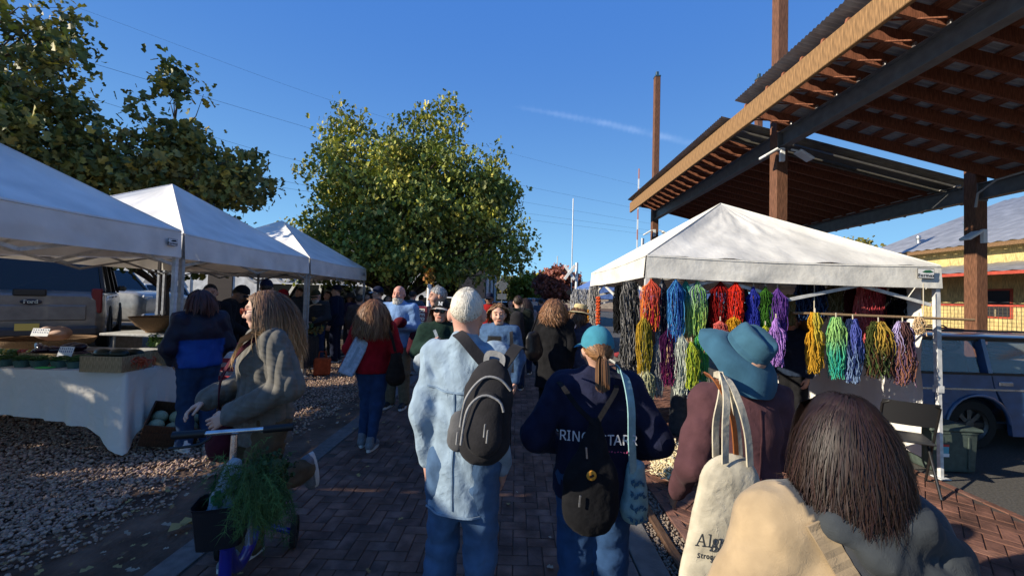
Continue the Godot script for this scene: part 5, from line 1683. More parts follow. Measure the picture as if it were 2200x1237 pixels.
# ================================================================== yarn stall
# a hanging hank: strands from a knot, spreading and gathering, looped at the bottom
func hank(called: String, label: String, cat: String, top: Vector3, len: float, wide: float, cols: Array, d := {}) -> void:
	var r := RandomNumberGenerator.new()
	r.seed = int(top.x * 1000) + int(len * 7000)
	var b := MB.new()
	b.colored = true
	var n: int = d.get("n", 20)
	var segs: int = d.get("segs", 13)
	var rad: float = d.get("r", 0.0065)
	var fuzz: float = d.get("fuzz", 0.004)
	var deep: float = d.get("deep", 0.55)
	for k in n:
		var ang := TAU * k / n + r.randf() * 0.4
		var off := Vector3(cos(ang), 0, sin(ang) * deep) * wide * 0.5 * sqrt(r.randf_range(0.25, 1.0))
		var ph := r.randf() * TAU
		var tw := r.randf_range(-0.5, 0.5)
		var pts := []
		var l := len * r.randf_range(0.86, 1.02)
		for q in segs + 1:
			var u := float(q) / segs
			var sp: float = d.get("open", 0.0) + (1.0 - d.get("open", 0.0)) * smoothstep(0.0, 0.22, u) * (1.0 - d.get("gather", 0.25) * smoothstep(0.6, 1.0, u))
			if d.has("waist"): sp *= 1.0 - 0.55 * exp(-pow((u - d.waist) / 0.05, 2.0))
			var o: Vector3 = off.rotated(Vector3.UP, tw * u) * sp
			pts.append(top + Vector3(o.x, -l * u, o.z) + Vector3(sin(ph + u * 9.0), 0, cos(ph + u * 7.0)) * fuzz * (1.0 + u) + Vector3(r.randfn(), r.randfn(), r.randfn()) * fuzz * 0.6)
		var base: Color = cols[(k * cols.size()) / n] if not d.get("mix", false) else cols[r.randi() % cols.size()]
		var s := b.v.size()
		b.tube(pts, rad * r.randf_range(0.8, 1.2), 4, false)
		var sh := r.randf_range(0.7, 1.25)
		for q in range(s, b.v.size()):
			var u := float((q - s) / 4) / segs
			var c := base
			if d.has("to"): c = base.lerp(d.to[k % d.to.size()], smoothstep(d.get("from", 0.3), d.get("from", 0.3) + 0.4, u))
			b.c[q] = c * sh
	var t := thing(called, label, cat, top)
	for k in b.v.size(): b.v[k] -= top
	put(t, "strands", b.done(true), mat("yarn", Color.WHITE, 1.0, "", 1, "fine_n", 0.4, {"vc": true, "spec": 0.1}))
	if not d.get("no_tie", false):
		var tie := MB.new()
		tie.tube([Vector3(0, 0.05, 0), Vector3(0, -0.01, 0)], 0.006, 5)
		put(t, "tie", tie.done(true), mat("tie_string", Color(0.5, 0.45, 0.35)))
func build_yarn() -> void:
	rng.seed = 66
	var C := func(r: float, g: float, b: float) -> Color: return Color(r, g, b)
	# [px, top py, bottom py, width px, depth, colours, extras, words]
	var coral: Color = C.call(0.62, 0.10, 0.06)
	var list := [
		[1399, 600, 700, 30, 4.22, [coral, C.call(0.7, 0.2, 0.05), C.call(0.35, 0.015, 0.05)], {"to": [C.call(0.62, 0.22, 0.03), C.call(0.4, 0.02, 0.05)]}, "coral and crimson hank of yarn beside the tent leg"],
		[1386, 672, 800, 24, 4.2, [C.call(0.25, 0.2, 0.03), C.call(0.4, 0.25, 0.03), C.call(0.12, 0.16, 0.03)], {}, "olive and gold hank hanging below the coral one"],
		[1388, 790, 872, 27, 4.18, [C.call(0.42, 0.42, 0.25), C.call(0.5, 0.48, 0.35), C.call(0.25, 0.28, 0.16)], {}, "pale sage hank lowest beside the tent leg"],
		[1424, 602, 735, 20, 4.24, [C.call(0.02, 0.02, 0.03), C.call(0.3, 0.3, 0.32), C.call(0.04, 0.04, 0.06)], {}, "black and grey hank between coral and blue"],
		[1414, 730, 840, 20, 4.22, [C.call(0.3, 0.3, 0.28), C.call(0.16, 0.16, 0.17), C.call(0.1, 0.1, 0.11)], {}, "ash grey hank below the black one"],
		[1452, 600, 722, 28, 4.2, [C.call(0.03, 0.08, 0.3), C.call(0.06, 0.25, 0.5), C.call(0.04, 0.14, 0.4)], {"mix": true}, "bright blue hank of looped yarn"],
		[1474, 604, 712, 26, 4.26, [C.call(0.05, 0.25, 0.2), C.call(0.07, 0.32, 0.2)], {"to": [C.call(0.3, 0.45, 0.12), C.call(0.45, 0.55, 0.2)]}, "sea green hank paling to lime"],
		[1499, 604, 705, 30, 4.24, [C.call(0.35, 0.5, 0.35), C.call(0.1, 0.12, 0.2), C.call(0.2, 0.45, 0.12)], {"mix": true, "to": [C.call(0.4, 0.55, 0.12), C.call(0.2, 0.4, 0.12)]}, "green, white and violet hank"],
		[1436, 705, 815, 28, 4.2, [C.call(0.05, 0.012, 0.05), C.call(0.09, 0.015, 0.07)], {"to": [C.call(0.08, 0.015, 0.06), C.call(0.3, 0.04, 0.12)], "from": 0.6}, "deep plum hank in the second tier"],
		[1463, 712, 832, 24, 4.18, [C.call(0.55, 0.58, 0.5), C.call(0.45, 0.5, 0.4)], {"mix": true}, "cream hank in the second tier"],
		[1486, 735, 825, 24, 4.16, [C.call(0.35, 0.42, 0.04), C.call(0.45, 0.5, 0.06), C.call(0.2, 0.32, 0.05)], {"mix": true}, "lime hank in the second tier"],
		[1508, 705, 815, 22, 4.22, [C.call(0.1, 0.38, 0.06), C.call(0.06, 0.25, 0.12)], {"mix": true}, "grass green hank in the second tier"],
		[1498, 812, 872, 30, 4.2, [C.call(0.03, 0.08, 0.2), C.call(0.4, 0.5, 0.55), C.call(0.02, 0.03, 0.08)], {"mix": true}, "blue and white hank lowest of its column"],
		[1530, 630, 720, 16, 4.35, [C.call(0.015, 0.02, 0.025)], {}, "black hank behind the green one"],
		[1548, 606, 705, 32, 4.26, [C.call(0.2, 0.012, 0.012), C.call(0.28, 0.02, 0.02)], {}, "dark red pair of hanks"],
		[1581, 606, 692, 24, 4.22, [C.call(0.62, 0.035, 0.02), C.call(0.7, 0.05, 0.03)], {}, "scarlet hank of yarn beside the dark red pair"],
		[1577, 680, 725, 22, 4.2, [C.call(0.5, 0.25, 0.02), C.call(0.6, 0.3, 0.03)], {}, "marigold hank under the scarlet one"],
		[1548, 690, 725, 20, 4.2, [C.call(0.55, 0.12, 0.1)], {}, "salmon hank under the dark red pair"],
		[1602, 620, 720, 16, 4.34, [C.call(0.06, 0.055, 0.04)], {}, "dull olive hank in the shade"],
		[1619, 617, 720, 20, 4.24, [C.call(0.03, 0.04, 0.3), C.call(0.02, 0.03, 0.2)], {"waist": 0.4}, "royal blue hank tied in the middle"],
		[1645, 617, 700, 22, 4.24, [C.call(0.04, 0.12, 0.02), C.call(0.06, 0.17, 0.03)], {"waist": 0.5}, "moss green hank of yarn beside the royal blue one"],
		[1671, 620, 718, 30, 4.24, [C.call(0.12, 0.05, 0.25), C.call(0.17, 0.08, 0.32)], {}, "violet hank of yarn at the end of the front row"],
		[1668, 684, 775, 24, 4.16, [C.call(0.38, 0.2, 0.55), C.call(0.3, 0.14, 0.45)], {"waist": 0.2}, "lavender hank hanging in front of the violet one"],
		[1645, 700, 740, 16, 4.18, [C.call(0.3, 0.32, 0.03)], {"waist": 0.3}, "chartreuse hank under the moss green one"]]
	for q in list:
		var top := at(q[0], q[1], q[4])
		var bot := at(q[0], q[2], q[4])
		hank("yarn_hank", q[7], "yarn", top, (top.y - bot.y) * 1.12, q[3] * 1.4 / FOCAL * q[4], q[5], q[6].merged({"n": 105, "gather": 0.18, "r": 0.0028, "fuzz": 0.0055, "segs": 10}))
	single("display_rod", "slim steel rod carrying the front row of yarn under the valance", "rod", tubem([at(1382, 592, 4.25), at(1700, 614, 4.27)], 0.009, 6), metal("leg_grey", Color(0.3, 0.3, 0.3)))
	# the wooden rod with scarves
	var ra := at(1704, 672, 4.3)
	var rb := at(2094, 687, 4.08)
	var rod := thing("wooden_rod", "long wooden rod hung across the open front of the yarn stall", "rod", Vector3.ZERO)
	put(rod, "pole", tubem([ra, rb], 0.014, 8), timber("rod_wood", Color(0.38, 0.25, 0.14), 3.0))
	for q in [[1750, 0.02], [1985, 0.02]]:
		var p := at(q[0], 674, 4.28 if q[0] < 1800 else 4.14)
		put(rod, "cord", tubem([p + Vector3(0, -0.02, 0), Vector3(p.x, 1.98, p.z)], 0.005, 5), mat("tie_string", Color(0.5, 0.45, 0.35)))
	var scarves := [
		[1752, 680, 802, 34, [C.call(0.5, 0.4, 0.06), C.call(0.5, 0.25, 0.02), C.call(0.4, 0.2, 0.02)], {"waist": 0.3, "to": [C.call(0.45, 0.25, 0.03)], "n": 80, "fuzz": 0.006}, "golden tasselled scarf on the rod"],
		[1797, 690, 812, 38, [C.call(0.25, 0.45, 0.15), C.call(0.1, 0.35, 0.15)], {"to": [C.call(0.03, 0.28, 0.22), C.call(0.06, 0.32, 0.18)], "gather": 0.75, "n": 100, "fuzz": 0.007}, "green to teal scarf on the rod"],
		[1833, 694, 822, 36, [C.call(0.08, 0.1, 0.35), C.call(0.02, 0.03, 0.08), C.call(0.05, 0.07, 0.25)], {"to": [C.call(0.03, 0.05, 0.15), C.call(0.15, 0.22, 0.35)], "gather": 0.6, "n": 100, "fuzz": 0.007}, "blue and navy scarf on the rod"],
		[1888, 700, 812, 52, [C.call(0.4, 0.26, 0.05), C.call(0.05, 0.06, 0.02), C.call(0.14, 0.06, 0.03)], {"to": [C.call(0.08, 0.12, 0.04), C.call(0.03, 0.035, 0.02), C.call(0.06, 0.03, 0.02)], "gather": 0.3, "n": 120, "fuzz": 0.008}, "olive and brown shaggy scarf on the rod"],
		[1940, 700, 826, 46, [C.call(0.1, 0.05, 0.05), C.call(0.36, 0.3, 0.5), C.call(0.4, 0.33, 0.55)], {"to": [C.call(0.2, 0.09, 0.06), C.call(0.22, 0.1, 0.07), C.call(0.12, 0.07, 0.12)], "from": 0.25, "gather": 0.35, "n": 120, "fuzz": 0.009}, "lavender and russet shaggy scarf on the rod"],
		[1976, 690, 720, 22, [C.call(0.5, 0.35, 0.2)], {"n": 30, "fuzz": 0.008}, "tan wool tuft at the end of the rod"]]
	for q in scarves:
		var z := lerpf(4.27, 4.13, (q[0] - 1740.0) / 260.0) - 0.03
		var top := at(q[0], q[1] - 8, z)
		var bot := at(q[0], q[2], z)
		hank("scarf", q[6], "scarf", top, top.y - bot.y, q[3] / FOCAL * z, q[4], q[5].merged({"open": 0.45, "r": 0.004, "segs": 16}))
	# shawls hanging from the frame
	var shawls := [
		[1874, 622, 735, 74, 4.6, [C.call(0.42, 0.06, 0.07), C.call(0.55, 0.12, 0.12), C.call(0.3, 0.025, 0.035)], {"gather": 0.6}, "red boucle shawl hanging in a point"],
		[1938, 626, 712, 56, 4.5, [C.call(0.008, 0.008, 0.009)], {}, "black fringed shawl near the tent corner"],
		[1742, 618, 690, 66, 4.7, [C.call(0.012, 0.018, 0.045), C.call(0.05, 0.09, 0.2)], {"mix": true}, "dark blue flecked shawl behind the golden scarf"],
		[1795, 618, 670, 36, 4.8, [C.call(0.09, 0.075, 0.03), C.call(0.2, 0.17, 0.1)], {"mix": true}, "olive knitted shawl behind the green scarf"],
		[1828, 622, 700, 22, 4.75, [C.call(0.07, 0.012, 0.018)], {}, "maroon shawl beside the red one"],
		[1355, 612, 790, 34, 4.6, [C.call(0.08, 0.08, 0.08), C.call(0.25, 0.24, 0.23), C.call(0.03, 0.03, 0.03)], {"mix": true, "fuzz": 0.012}, "long grey shaggy shawl on the stall's side"],
		[1334, 620, 715, 26, 5.3, [C.call(0.015, 0.015, 0.016)], {"fuzz": 0.012}, "black shaggy shawl behind the grey one"],
		[1252, 628, 690, 46, 7.0, [C.call(0.3, 0.3, 0.31), C.call(0.42, 0.42, 0.43)], {"mix": true, "fuzz": 0.016}, "silver grey shawl at the stall's far corner"],
		[1277, 622, 715, 22, 6.9, [C.call(0.3, 0.29, 0.28), C.call(0.42, 0.4, 0.38)], {"mix": true, "fuzz": 0.014}, "silver fringe hanging beside the grey shawl"],
		[1698, 640, 700, 16, 4.4, [C.call(0.16, 0.12, 0.05)], {}, "mustard hank at the inner corner"],
		[1718, 650, 690, 22, 5.6, [C.call(0.2, 0.22, 0.03)], {}, "yellow green hank behind the stallholder"]]
	for q in shawls:
		var top := at(q[0], q[1] - 6, q[4])
		var bot := at(q[0], q[2], q[4])
		hank("shawl", q[7], "shawl", top, top.y - bot.y, q[3] / FOCAL * q[4], q[5], q[6].merged({"n": 150, "open": 0.85, "r": 0.0045, "gather": 0.15, "deep": 0.25, "fuzz": 0.007, "segs": 15, "no_tie": true}))
	# marigold garlands
	for q in [[1262, 668, 742, 6.7], [1286, 640, 745, 6.5]]:
		var g := thing("marigold_garland", ["orange marigold garland hanging at the stall's far end", "red and orange garland behind the silver fringe", "short amber garland over the lane"][0 if q[0] == 1262 else (1 if q[0] == 1286 else 2)], "garland", at(q[0], q[1], q[3]))
		var l: float = (q[2] - q[1]) / FOCAL * q[3]
		for k in int(l / 0.05):
			var fb := MB.new()
			fb.ball(Vector3.ZERO, Vector3(0.042, 0.026, 0.042), Basis(), 9, 5)
			for v in fb.v.size(): fb.v[v] *= 1.0 + 0.15 * sin(v * 2.3)
			put(g, "blossom", fb.done(), mat("marigold", Color(0.62, 0.26, 0.015), 0.8) if q[0] != 1286 else mat("marigold_red", Color(0.5, 0.07, 0.015), 0.8), Vector3(0, -0.05 * k, 0), Basis(Vector3.UP, k * 1.1))
		put(g, "string", tubem([Vector3(0, 0.2, 0), Vector3(0, -l, 0)], 0.004, 4), mat("tie_string"))
	# white sheet along the stall's far side
	var sh := MB.new()
	var n := FastNoiseLite.new()
	n.seed = 3
	n.frequency = 1.0
	sh.grid(50, 20, func(u: float, w: float) -> Vector3:
		var z := lerpf(-4.3, -7.2, u)
		return Vector3(4.31 + 0.025 * sin(u * 30.0) * w + 0.03 * n.get_noise_2d(u * 6.0, w * 3.0), lerpf(1.97, 0.16 + 0.12 * u, w), z))
	single("sheet_wall", "white sheet hung as the yarn stall's side wall", "sheet", sh.done(true), mat("sheet_white", Color(0.70, 0.68, 0.64), 0.9, "", 1, "crease_n", 0.35, {"back": Color(0.3, 0.3, 0.3)}))
	# table inside the stall with patterned cloth and goods
	var pat := mat("patterned_cloth", Color(0.45, 0.43, 0.40), 0.9, "cells", 6.0)
	cloth_table("wool table inside the yarn stall, patterned cloth", 1.55, 2.9, -6.2, -6.9, 0.78, func(_x: float, _z: float, _k: int) -> float: return 0.5, pat, 21)
	for k in 14:
		var b := MB.new()
		b.ball(Vector3.ZERO, Vector3(0.1, 0.055, 0.08) * rng.randf_range(0.8, 1.2), Basis(Vector3.UP, rng.randf() * 3.0), 12, 8)
		for v in b.v.size(): b.v[v] *= 1.0 + 0.12 * n.get_noise_3dv(b.v[v] * 30.0)
		var c := k % 4
		single("wool_ball", ["black ball of wool on the patterned table", "grey ball of wool on the patterned table", "cream ball of wool on the patterned table", "red ball of wool on the patterned table"][c], "wool", b.done(true), mat("wool_%d" % c, [C.call(0.02, 0.02, 0.02), C.call(0.16, 0.15, 0.15), C.call(0.45, 0.38, 0.32), C.call(0.3, 0.04, 0.05)][c], 0.95, "fine", 10.0), Vector3(1.7 + 0.17 * (k % 7), 0.835, -6.35 - 0.25 * (k / 7)), Basis(), "wool balls, tone %d" % c)
	# sheepskin on the bricks
	var fl := MB.new()
	fl.colored = true
	for k in 1500:
		var a := rng.randf() * TAU
		var rr := sqrt(rng.randf())
		var p := Vector3(cos(a) * 0.2 * rr, 0.30 * pow(1.0 - rr * rr, 0.5) * rng.randf_range(0.75, 1.0) + 0.02, sin(a) * 0.22 * rr)
		var o := Vector3(p.x * 2.0, 0.3, p.z * 2.0).normalized()
		fl.col = Color(0.72, 0.60, 0.36) * rng.randf_range(0.75, 1.2)
		fl.strand([p, p + o * 0.03 + Vector3(rng.randfn(), rng.randfn(), rng.randfn()) * 0.012, p + o * 0.05 + Vector3(rng.randfn(), -1.0, rng.randfn()) * 0.02], 0.012, Vector3(0, -0.1, 0))
	fl.col = Color(0.6, 0.5, 0.3)
	fl.ball(Vector3(0, 0.13, 0), Vector3(0.19, 0.16, 0.2), Basis(), 16, 10)
	single("sheepskin", "cream fleece heaped on the bricks before the yarn stall", "fleece", fl.done(true), mat("fleece", Color.WHITE, 0.95, "", 1, "", 1, {"vc": true, "sheen": 0.6}), Vector3(1.6, 0.0, -3.98))
	# folding chair
	var chp := gnd(1962, 1040)
	var ch := thing("folding_chair", "black metal folding chair at the corner of the yarn stall", "chair", Vector3(chp.x - 0.08, 0, chp.z + 0.0), 2.6)
	var fr := metal("chair_frame", Color(0.10, 0.10, 0.10), 0.4)
	for s in [-1, 1]:
		put(ch, "front_leg", tubem([Vector3(s * 0.21, 0.0, 0.24), Vector3(s * 0.2, 0.47, -0.02), Vector3(s * 0.2, 0.80, -0.18), Vector3(s * 0.15, 0.83, -0.2)], 0.012, 6), fr)
		put(ch, "rear_leg", tubem([Vector3(s * 0.185, 0.0, -0.26), Vector3(s * 0.18, 0.44, 0.1)], 0.012, 6), fr)
	var bkm := MB.new()
	bkm.grid(10, 4, func(u: float, w: float) -> Vector3: return Vector3(lerpf(-0.2, 0.2, u), lerpf(0.6, 0.84, w), -0.085 - 0.115 * w + 0.035 * (1.0 - pow(2.0 * u - 1.0, 2.0)) * -1.0))
	bkm.grid(10, 4, func(u: float, w: float) -> Vector3: return Vector3(lerpf(0.2, -0.2, u), lerpf(0.6, 0.84, w), -0.07 - 0.115 * w + 0.035 * (1.0 - pow(2.0 * u - 1.0, 2.0)) * -1.0))
	put(ch, "backrest", bkm.done(true), mat("chair_black", Color(0.025, 0.026, 0.028), 0.45))
	put(ch, "seat", boxm(Vector3(0.38, 0.025, 0.38), 0.01), mat("chair_black"), Vector3(0, 0.45, 0.05))
	# storage tote
	var tp := gnd(2032, 1008)
	var bin := thing("storage_tote", "grey green lidded storage tote beside the tent leg", "tote", Vector3(tp.x + 0.05, 0, tp.z - 0.12), -0.05)
	var tm := plastic("tote_green", Color(0.075, 0.10, 0.085), 0.55)
	var tb := MB.new()
	var rg := []
	for q in [[0.92, 0.0], [0.94, 0.02], [1.0, 0.4], [1.04, 0.402], [1.04, 0.42]]:
		var r := PackedVector3Array()
		for k in 24:
			var a := TAU * k / 24.0
			var m := pow(pow(absf(cos(a)), 8.0) + pow(absf(sin(a)), 8.0), -0.125)
			r.append(Vector3(cos(a) * m * 0.25 * q[0], q[1], sin(a) * m * 0.19 * q[0]))
		rg.append(r)
	tb.loft(rg)
	put(bin, "tub", tb.done(), tm)
	put(bin, "lid", boxm(Vector3(0.54, 0.04, 0.42), 0.015), tm, Vector3(0, 0.44, 0))
	for s in [-0.13, 0.13]: put(bin, "rib", boxm(Vector3(0.02, 0.34, 0.012), 0.003), tm, Vector3(s, 0.2, 0.188))
	var stk := put(bin, "sticker", boxm(Vector3(0.1, 0.1, 0.003)), mat("sticker_blue", Color(0.1, 0.35, 0.45), 0.5), Vector3(-0.13, 0.24, 0.198), Basis(Vector3.RIGHT, 0.04))
	put(stk, "sticker_edge", boxm(Vector3(0.1, 0.025, 0.003)), mat("sticker_red", Color(0.5, 0.06, 0.05)), Vector3(0, 0.038, 0.002))
	put(stk, "sticker_foot", boxm(Vector3(0.09, 0.035, 0.003)), mat("card_white"), Vector3(0.01, -0.065, 0.001))

# ================================================================== street furniture, wires
func wire(label: String, pts: Array) -> void:
	var p := []
	for q in pts: p.append(at(q[0], q[1], q[2]))
	var c := Curve3D.new()
	for k in p.size():
		var tn: Vector3 = (p[mini(k + 1, p.size() - 1)] - p[maxi(k - 1, 0)]) * 0.16
		c.add_point(p[k], -tn if k > 0 else Vector3.ZERO, tn if k < p.size() - 1 else Vector3.ZERO)
	c.bake_interval = 1.0
	single("power_line", label, "cable", tubem(Array(c.get_baked_points()), 0.011, 4), mat("cable_black", Color(0.02, 0.02, 0.022), 0.7), Vector3.ZERO, Basis(), "overhead power lines")
func build_street() -> void:
	wire("topmost overhead power line crossing the sky", [[-300, -20, 20], [80, 100, 26], [640, 268, 40], [1000, 372, 55], [1420, 458, 75]])
	wire("second overhead power line from the top", [[-300, 70, 20], [80, 175, 26], [640, 345, 40], [1000, 412, 55], [1420, 484, 75]])
	wire("third overhead power line from the top", [[-300, 150, 20], [120, 250, 27], [640, 395, 40], [1000, 440, 55], [1420, 498, 75]])
	wire("lowest overhead power line above the tents", [[-300, 240, 20], [200, 330, 28], [640, 408, 40], [1000, 455, 55], [1420, 507, 75]])
	wire("faint high cable above the other lines", [[-200, -90, 40], [120, 0, 50], [700, 212, 60], [1100, 330, 80], [1420, 410, 100]])
	# railway crossing sign
	var white := mat("lamp_white")
	var p := spot(1238, 22.0)
	var t := thing("crossing_sign", "white railway crossbuck sign on a pole before the maroon tree", "sign", Vector3(p.x, 0, p.z))
	put(t, "pole", tubem([Vector3(0, 0, 0), Vector3(0, 3.75, 0)], 0.08, 10), white)
	for s in [-1, 1]: put(t, "blade", boxm(Vector3(0.95, 0.15, 0.03), 0.01), white, Vector3(-0.4, 3.2, 0.16 + 0.035 * s), Basis(Vector3.BACK, s * 0.95))
	for s in [-1, 1]:
		var lb := MB.new()
		lb.lathe([Vector2(0.14, -0.05), Vector2(0.14, 0.05)], 14, Vector3.ZERO, Basis(Vector3.RIGHT, PI / 2))
		put(t, "signal_lamp", lb.done(), mat("trim_black"), Vector3(s * 0.4, 2.1, 0.14))
	put(t, "lamp_bar", boxm(Vector3(0.9, 0.06, 0.06)), white, Vector3(0, 2.1, 0.09))
	# raised crossing gate and thin masts
	var g := at(1368, 530, 20.0)
	t = thing("crossing_gate", "raised red and white striped crossing gate arm", "gate", Vector3(g.x, 0, g.z))
	var ht := at(1369, 362, 20.0).y
	put(t, "base", boxm(Vector3(0.4, 1.2, 0.4), 0.03), metal("gate_grey", Color(0.4, 0.4, 0.4)), Vector3(0, 0.6, 0))
	var n := 14
	for k in n:
		var y0 := lerpf(1.2, ht, float(k) / n)
		put(t, "stripe", boxm(Vector3(0.06, (ht - 1.2) / n - 0.01, 0.04)), white if k % 2 == 0 else mat("gate_red", Color(0.45, 0.22, 0.18)), Vector3(0.0 + 0.004 * k, y0 + (ht - 1.2) / n / 2, 0))
	for q in [[1232, 426, 26.0, 0.035, "thin white mast rising behind the crossing sign"], [1198, 550, 40.0, 0.05, "short thin mast beyond the maroon tree"], [1381, 512, 18.0, 0.07, "stubby white pipe above the yarn tent's edge"]]:
		var top := at(q[0], q[1], q[2])
		single("mast", q[4], "mast", tubem([Vector3(0, 0, 0), Vector3(0, top.y, 0)], q[3], 8), metal("mast_white", Color(0.7, 0.7, 0.7), 0.5), Vector3(top.x, 0, top.z))
	# newspaper boxes by the path
	var np := spot(911, 8.9)
	t = thing("newspaper_box", "red newspaper box with white lettering beside the path", "newspaper box", Vector3(np.x - 0.05, 0, np.z))
	var redp := paint("box_red", Color(0.22, 0.02, 0.03), 0.5)
	put(t, "cabinet", boxm(Vector3(0.36, 0.85, 0.4), 0.02), redp, Vector3(0, 1.06, 0))
	put(t, "stand", boxm(Vector3(0.12, 0.62, 0.12), 0.02), metal("leg_grey"), Vector3(0, 0.31, 0))
	put(t, "foot", boxm(Vector3(0.36, 0.03, 0.36), 0.006), metal("leg_grey"), Vector3(0, 0.016, 0))
	put(t, "lettering", lettering("REPORTER", 0.16, false, true), mat("mark_cream", Color(0.75, 0.7, 0.6)), Vector3(0.06, 1.06, 0.204), Basis(Vector3.BACK, -PI / 2))
	put(t, "window", boxm(Vector3(0.14, 0.4, 0.006)), mat("dark_pane"), Vector3(-0.1, 1.15, 0.202))
	t = thing("newspaper_box", "red and white newspaper box with a green band", "newspaper box", Vector3(np.x - 0.42, 0, np.z - 0.15))
	put(t, "cabinet", boxm(Vector3(0.34, 0.5, 0.36), 0.02), paint("box_red2", Color(0.4, 0.03, 0.04), 0.5), Vector3(0, 0.66, 0))
	put(t, "upper_panel", boxm(Vector3(0.34, 0.34, 0.36), 0.02), plastic("box_white", Color(0.65, 0.65, 0.62)), Vector3(0, 1.085, 0))
	put(t, "green_band", boxm(Vector3(0.345, 0.08, 0.365), 0.01), plastic("band_green", Color(0.06, 0.3, 0.1)), Vector3(0, 0.95, 0))
	put(t, "stand", boxm(Vector3(0.3, 0.4, 0.3), 0.02), metal("leg_grey"), Vector3(0, 0.2, 0))
	var wp := spot(922, 9.6)
	t = thing("wrapped_post", "white post with dry vines beside the newspaper box", "post", Vector3(wp.x, 0, wp.z))
	put(t, "post", tubem([Vector3(0, 0, 0), Vector3(0, 2.0, 0)], 0.06, 10), white)
	var vn := MB.new()
	vn.colored = true
	rng.seed = 5
	for k in 60:
		vn.col = [Color(0.3, 0.12, 0.03), Color(0.36, 0.2, 0.04), Color(0.14, 0.1, 0.04)][k % 3]
		leaf(vn, Vector3(rng.randfn() * 0.07, 2.15 + rng.randfn() * 0.14, rng.randfn() * 0.07), Basis.from_euler(Vector3(rng.randf() * 6, rng.randf() * 6, 0)), 0.05)
	put(t, "vine", vn.done(), mat("leaf"))
	# street signs seen from behind
	for q in [[1079, 20.0, 2.55, "grey back of a street sign by the dark building"]]:
		var sp := spot(q[0], q[1])
		t = thing("street_sign", q[3], "sign", sp)
		put(t, "post", tubem([Vector3.ZERO, Vector3(0, q[2], 0)], 0.03, 6), metal("leg_grey"))
		put(t, "plate", boxm(Vector3(0.5, 0.5, 0.02), 0.004), metal("plate_grey", Color(0.5, 0.5, 0.5)), Vector3(0, q[2] - 0.2, 0.03), Basis(Vector3.BACK, PI / 4))
		put(t, "sub_plate", boxm(Vector3(0.45, 0.28, 0.02), 0.004), metal("plate_grey"), Vector3(0, q[2] - 0.78, 0.03))
	# low rail fence in the car park
	t = thing("rail_fence", "low grey rail fence at the car park edge", "fence", Vector3(-7.4, land(-7.4, -12.6), -12.6))
	for k in 4: put(t, "post", boxm(Vector3(0.06, 0.95, 0.06), 0.008), metal("leg_grey"), Vector3(-2.4 + k * 1.3, 0.475, 0))
	for y in [0.5, 0.9]: put(t, "rail", boxm(Vector3(4.0, 0.05, 0.05), 0.008), metal("leg_grey"), Vector3(-0.45, y, 0.056))

# ================================================================== people: one continuous figure each, with clothes, hair and shoes as children
var head_cache := {}
var hand_cache := {}
var shoe_mesh: ArrayMesh
var sole_mesh: ArrayMesh
func head_shape(kind: String) -> MB:                       # faces -z, about 23 cm from chin to crown
	if head_cache.has(kind): return head_cache[kind]
	var m := kind == "man"
	var s := Sdf.new(Vector3(-0.105, -0.235, -0.14), Vector3(0.105, 0.13, 0.135), 0.0062)
	s.ell(Vector3(0, 0.022, 0.014), Vector3(0.077, 0.093, 0.098), 0.02)
	s.ell(Vector3(0, -0.035, -0.028), Vector3(0.061 if m else 0.057, 0.078, 0.064), 0.03)
	s.cone(Vector3(-0.03 if m else -0.02, -0.092, -0.052), Vector3(0.03 if m else 0.02, -0.092, -0.052), 0.026, 0.026, 0.025)
	s.cone(Vector3(-0.034, 0.024, -0.074), Vector3(0.034, 0.024, -0.074), 0.016, 0.016, 0.012)
	for k in [-1, 1]:
		s.cone(Vector3(k * 0.038, -0.028, -0.058), Vector3(k * 0.042, -0.03, -0.05), 0.03, 0.03, 0.02)
		s.ell(Vector3(k * 0.081, -0.006, 0.016), Vector3(0.012, 0.031, 0.019), 0.008, Basis(Vector3.UP, k * -0.35))
	for k in [-1, 1]:
		s.cone(Vector3(k * 0.031, 0.004, -0.108), Vector3(k * 0.031, 0.004, -0.1), 0.017, 0.017, 0.012, Vector3.ZERO, 1.0, true)
	s.cone(Vector3(0, 0.012, -0.085), Vector3(0, -0.03, -0.108), 0.009, 0.0135, 0.012)
	for k in [-1, 1]: s.cone(Vector3(k * 0.011, -0.034, -0.094), Vector3(k * 0.012, -0.034, -0.092), 0.0085, 0.0085, 0.006)
	s.cone(Vector3(-0.017, -0.064, -0.086), Vector3(0.017, -0.064, -0.086), 0.0085, 0.0085, 0.008)
	s.cone(Vector3(0, -0.06, 0.02), Vector3(0, -0.23, 0.035), 0.054 if m else 0.046, 0.062 if m else 0.052, 0.03)
	var b := MB.new()
	b.colored = true
	s.mesh(b)
	for k in b.v.size():
		var p := b.v[k]
		if p.z < -0.08 and absf(p.x) < 0.024 and absf(p.y + 0.064) < 0.0085: b.c[k] = Color(0.78, 0.45, 0.42)
		elif p.z < -0.06 and absf(absf(p.x) - 0.034) < 0.02 and absf(p.y - 0.03) < 0.0055: b.c[k] = Color(0.4, 0.3, 0.25)
	for k in [-1, 1]:
		b.col = Color(1.1, 1.15, 1.2)
		b.ball(Vector3(k * 0.0315, 0.005, -0.0845), Vector3(0.0135, 0.0085, 0.011), Basis(), 8, 6)
		b.col = Color(0.06, 0.045, 0.04)
		b.ball(Vector3(k * 0.0315, 0.005, -0.0935), Vector3(0.0058, 0.0062, 0.004), Basis(), 8, 6)
	head_cache[kind] = b
	return b
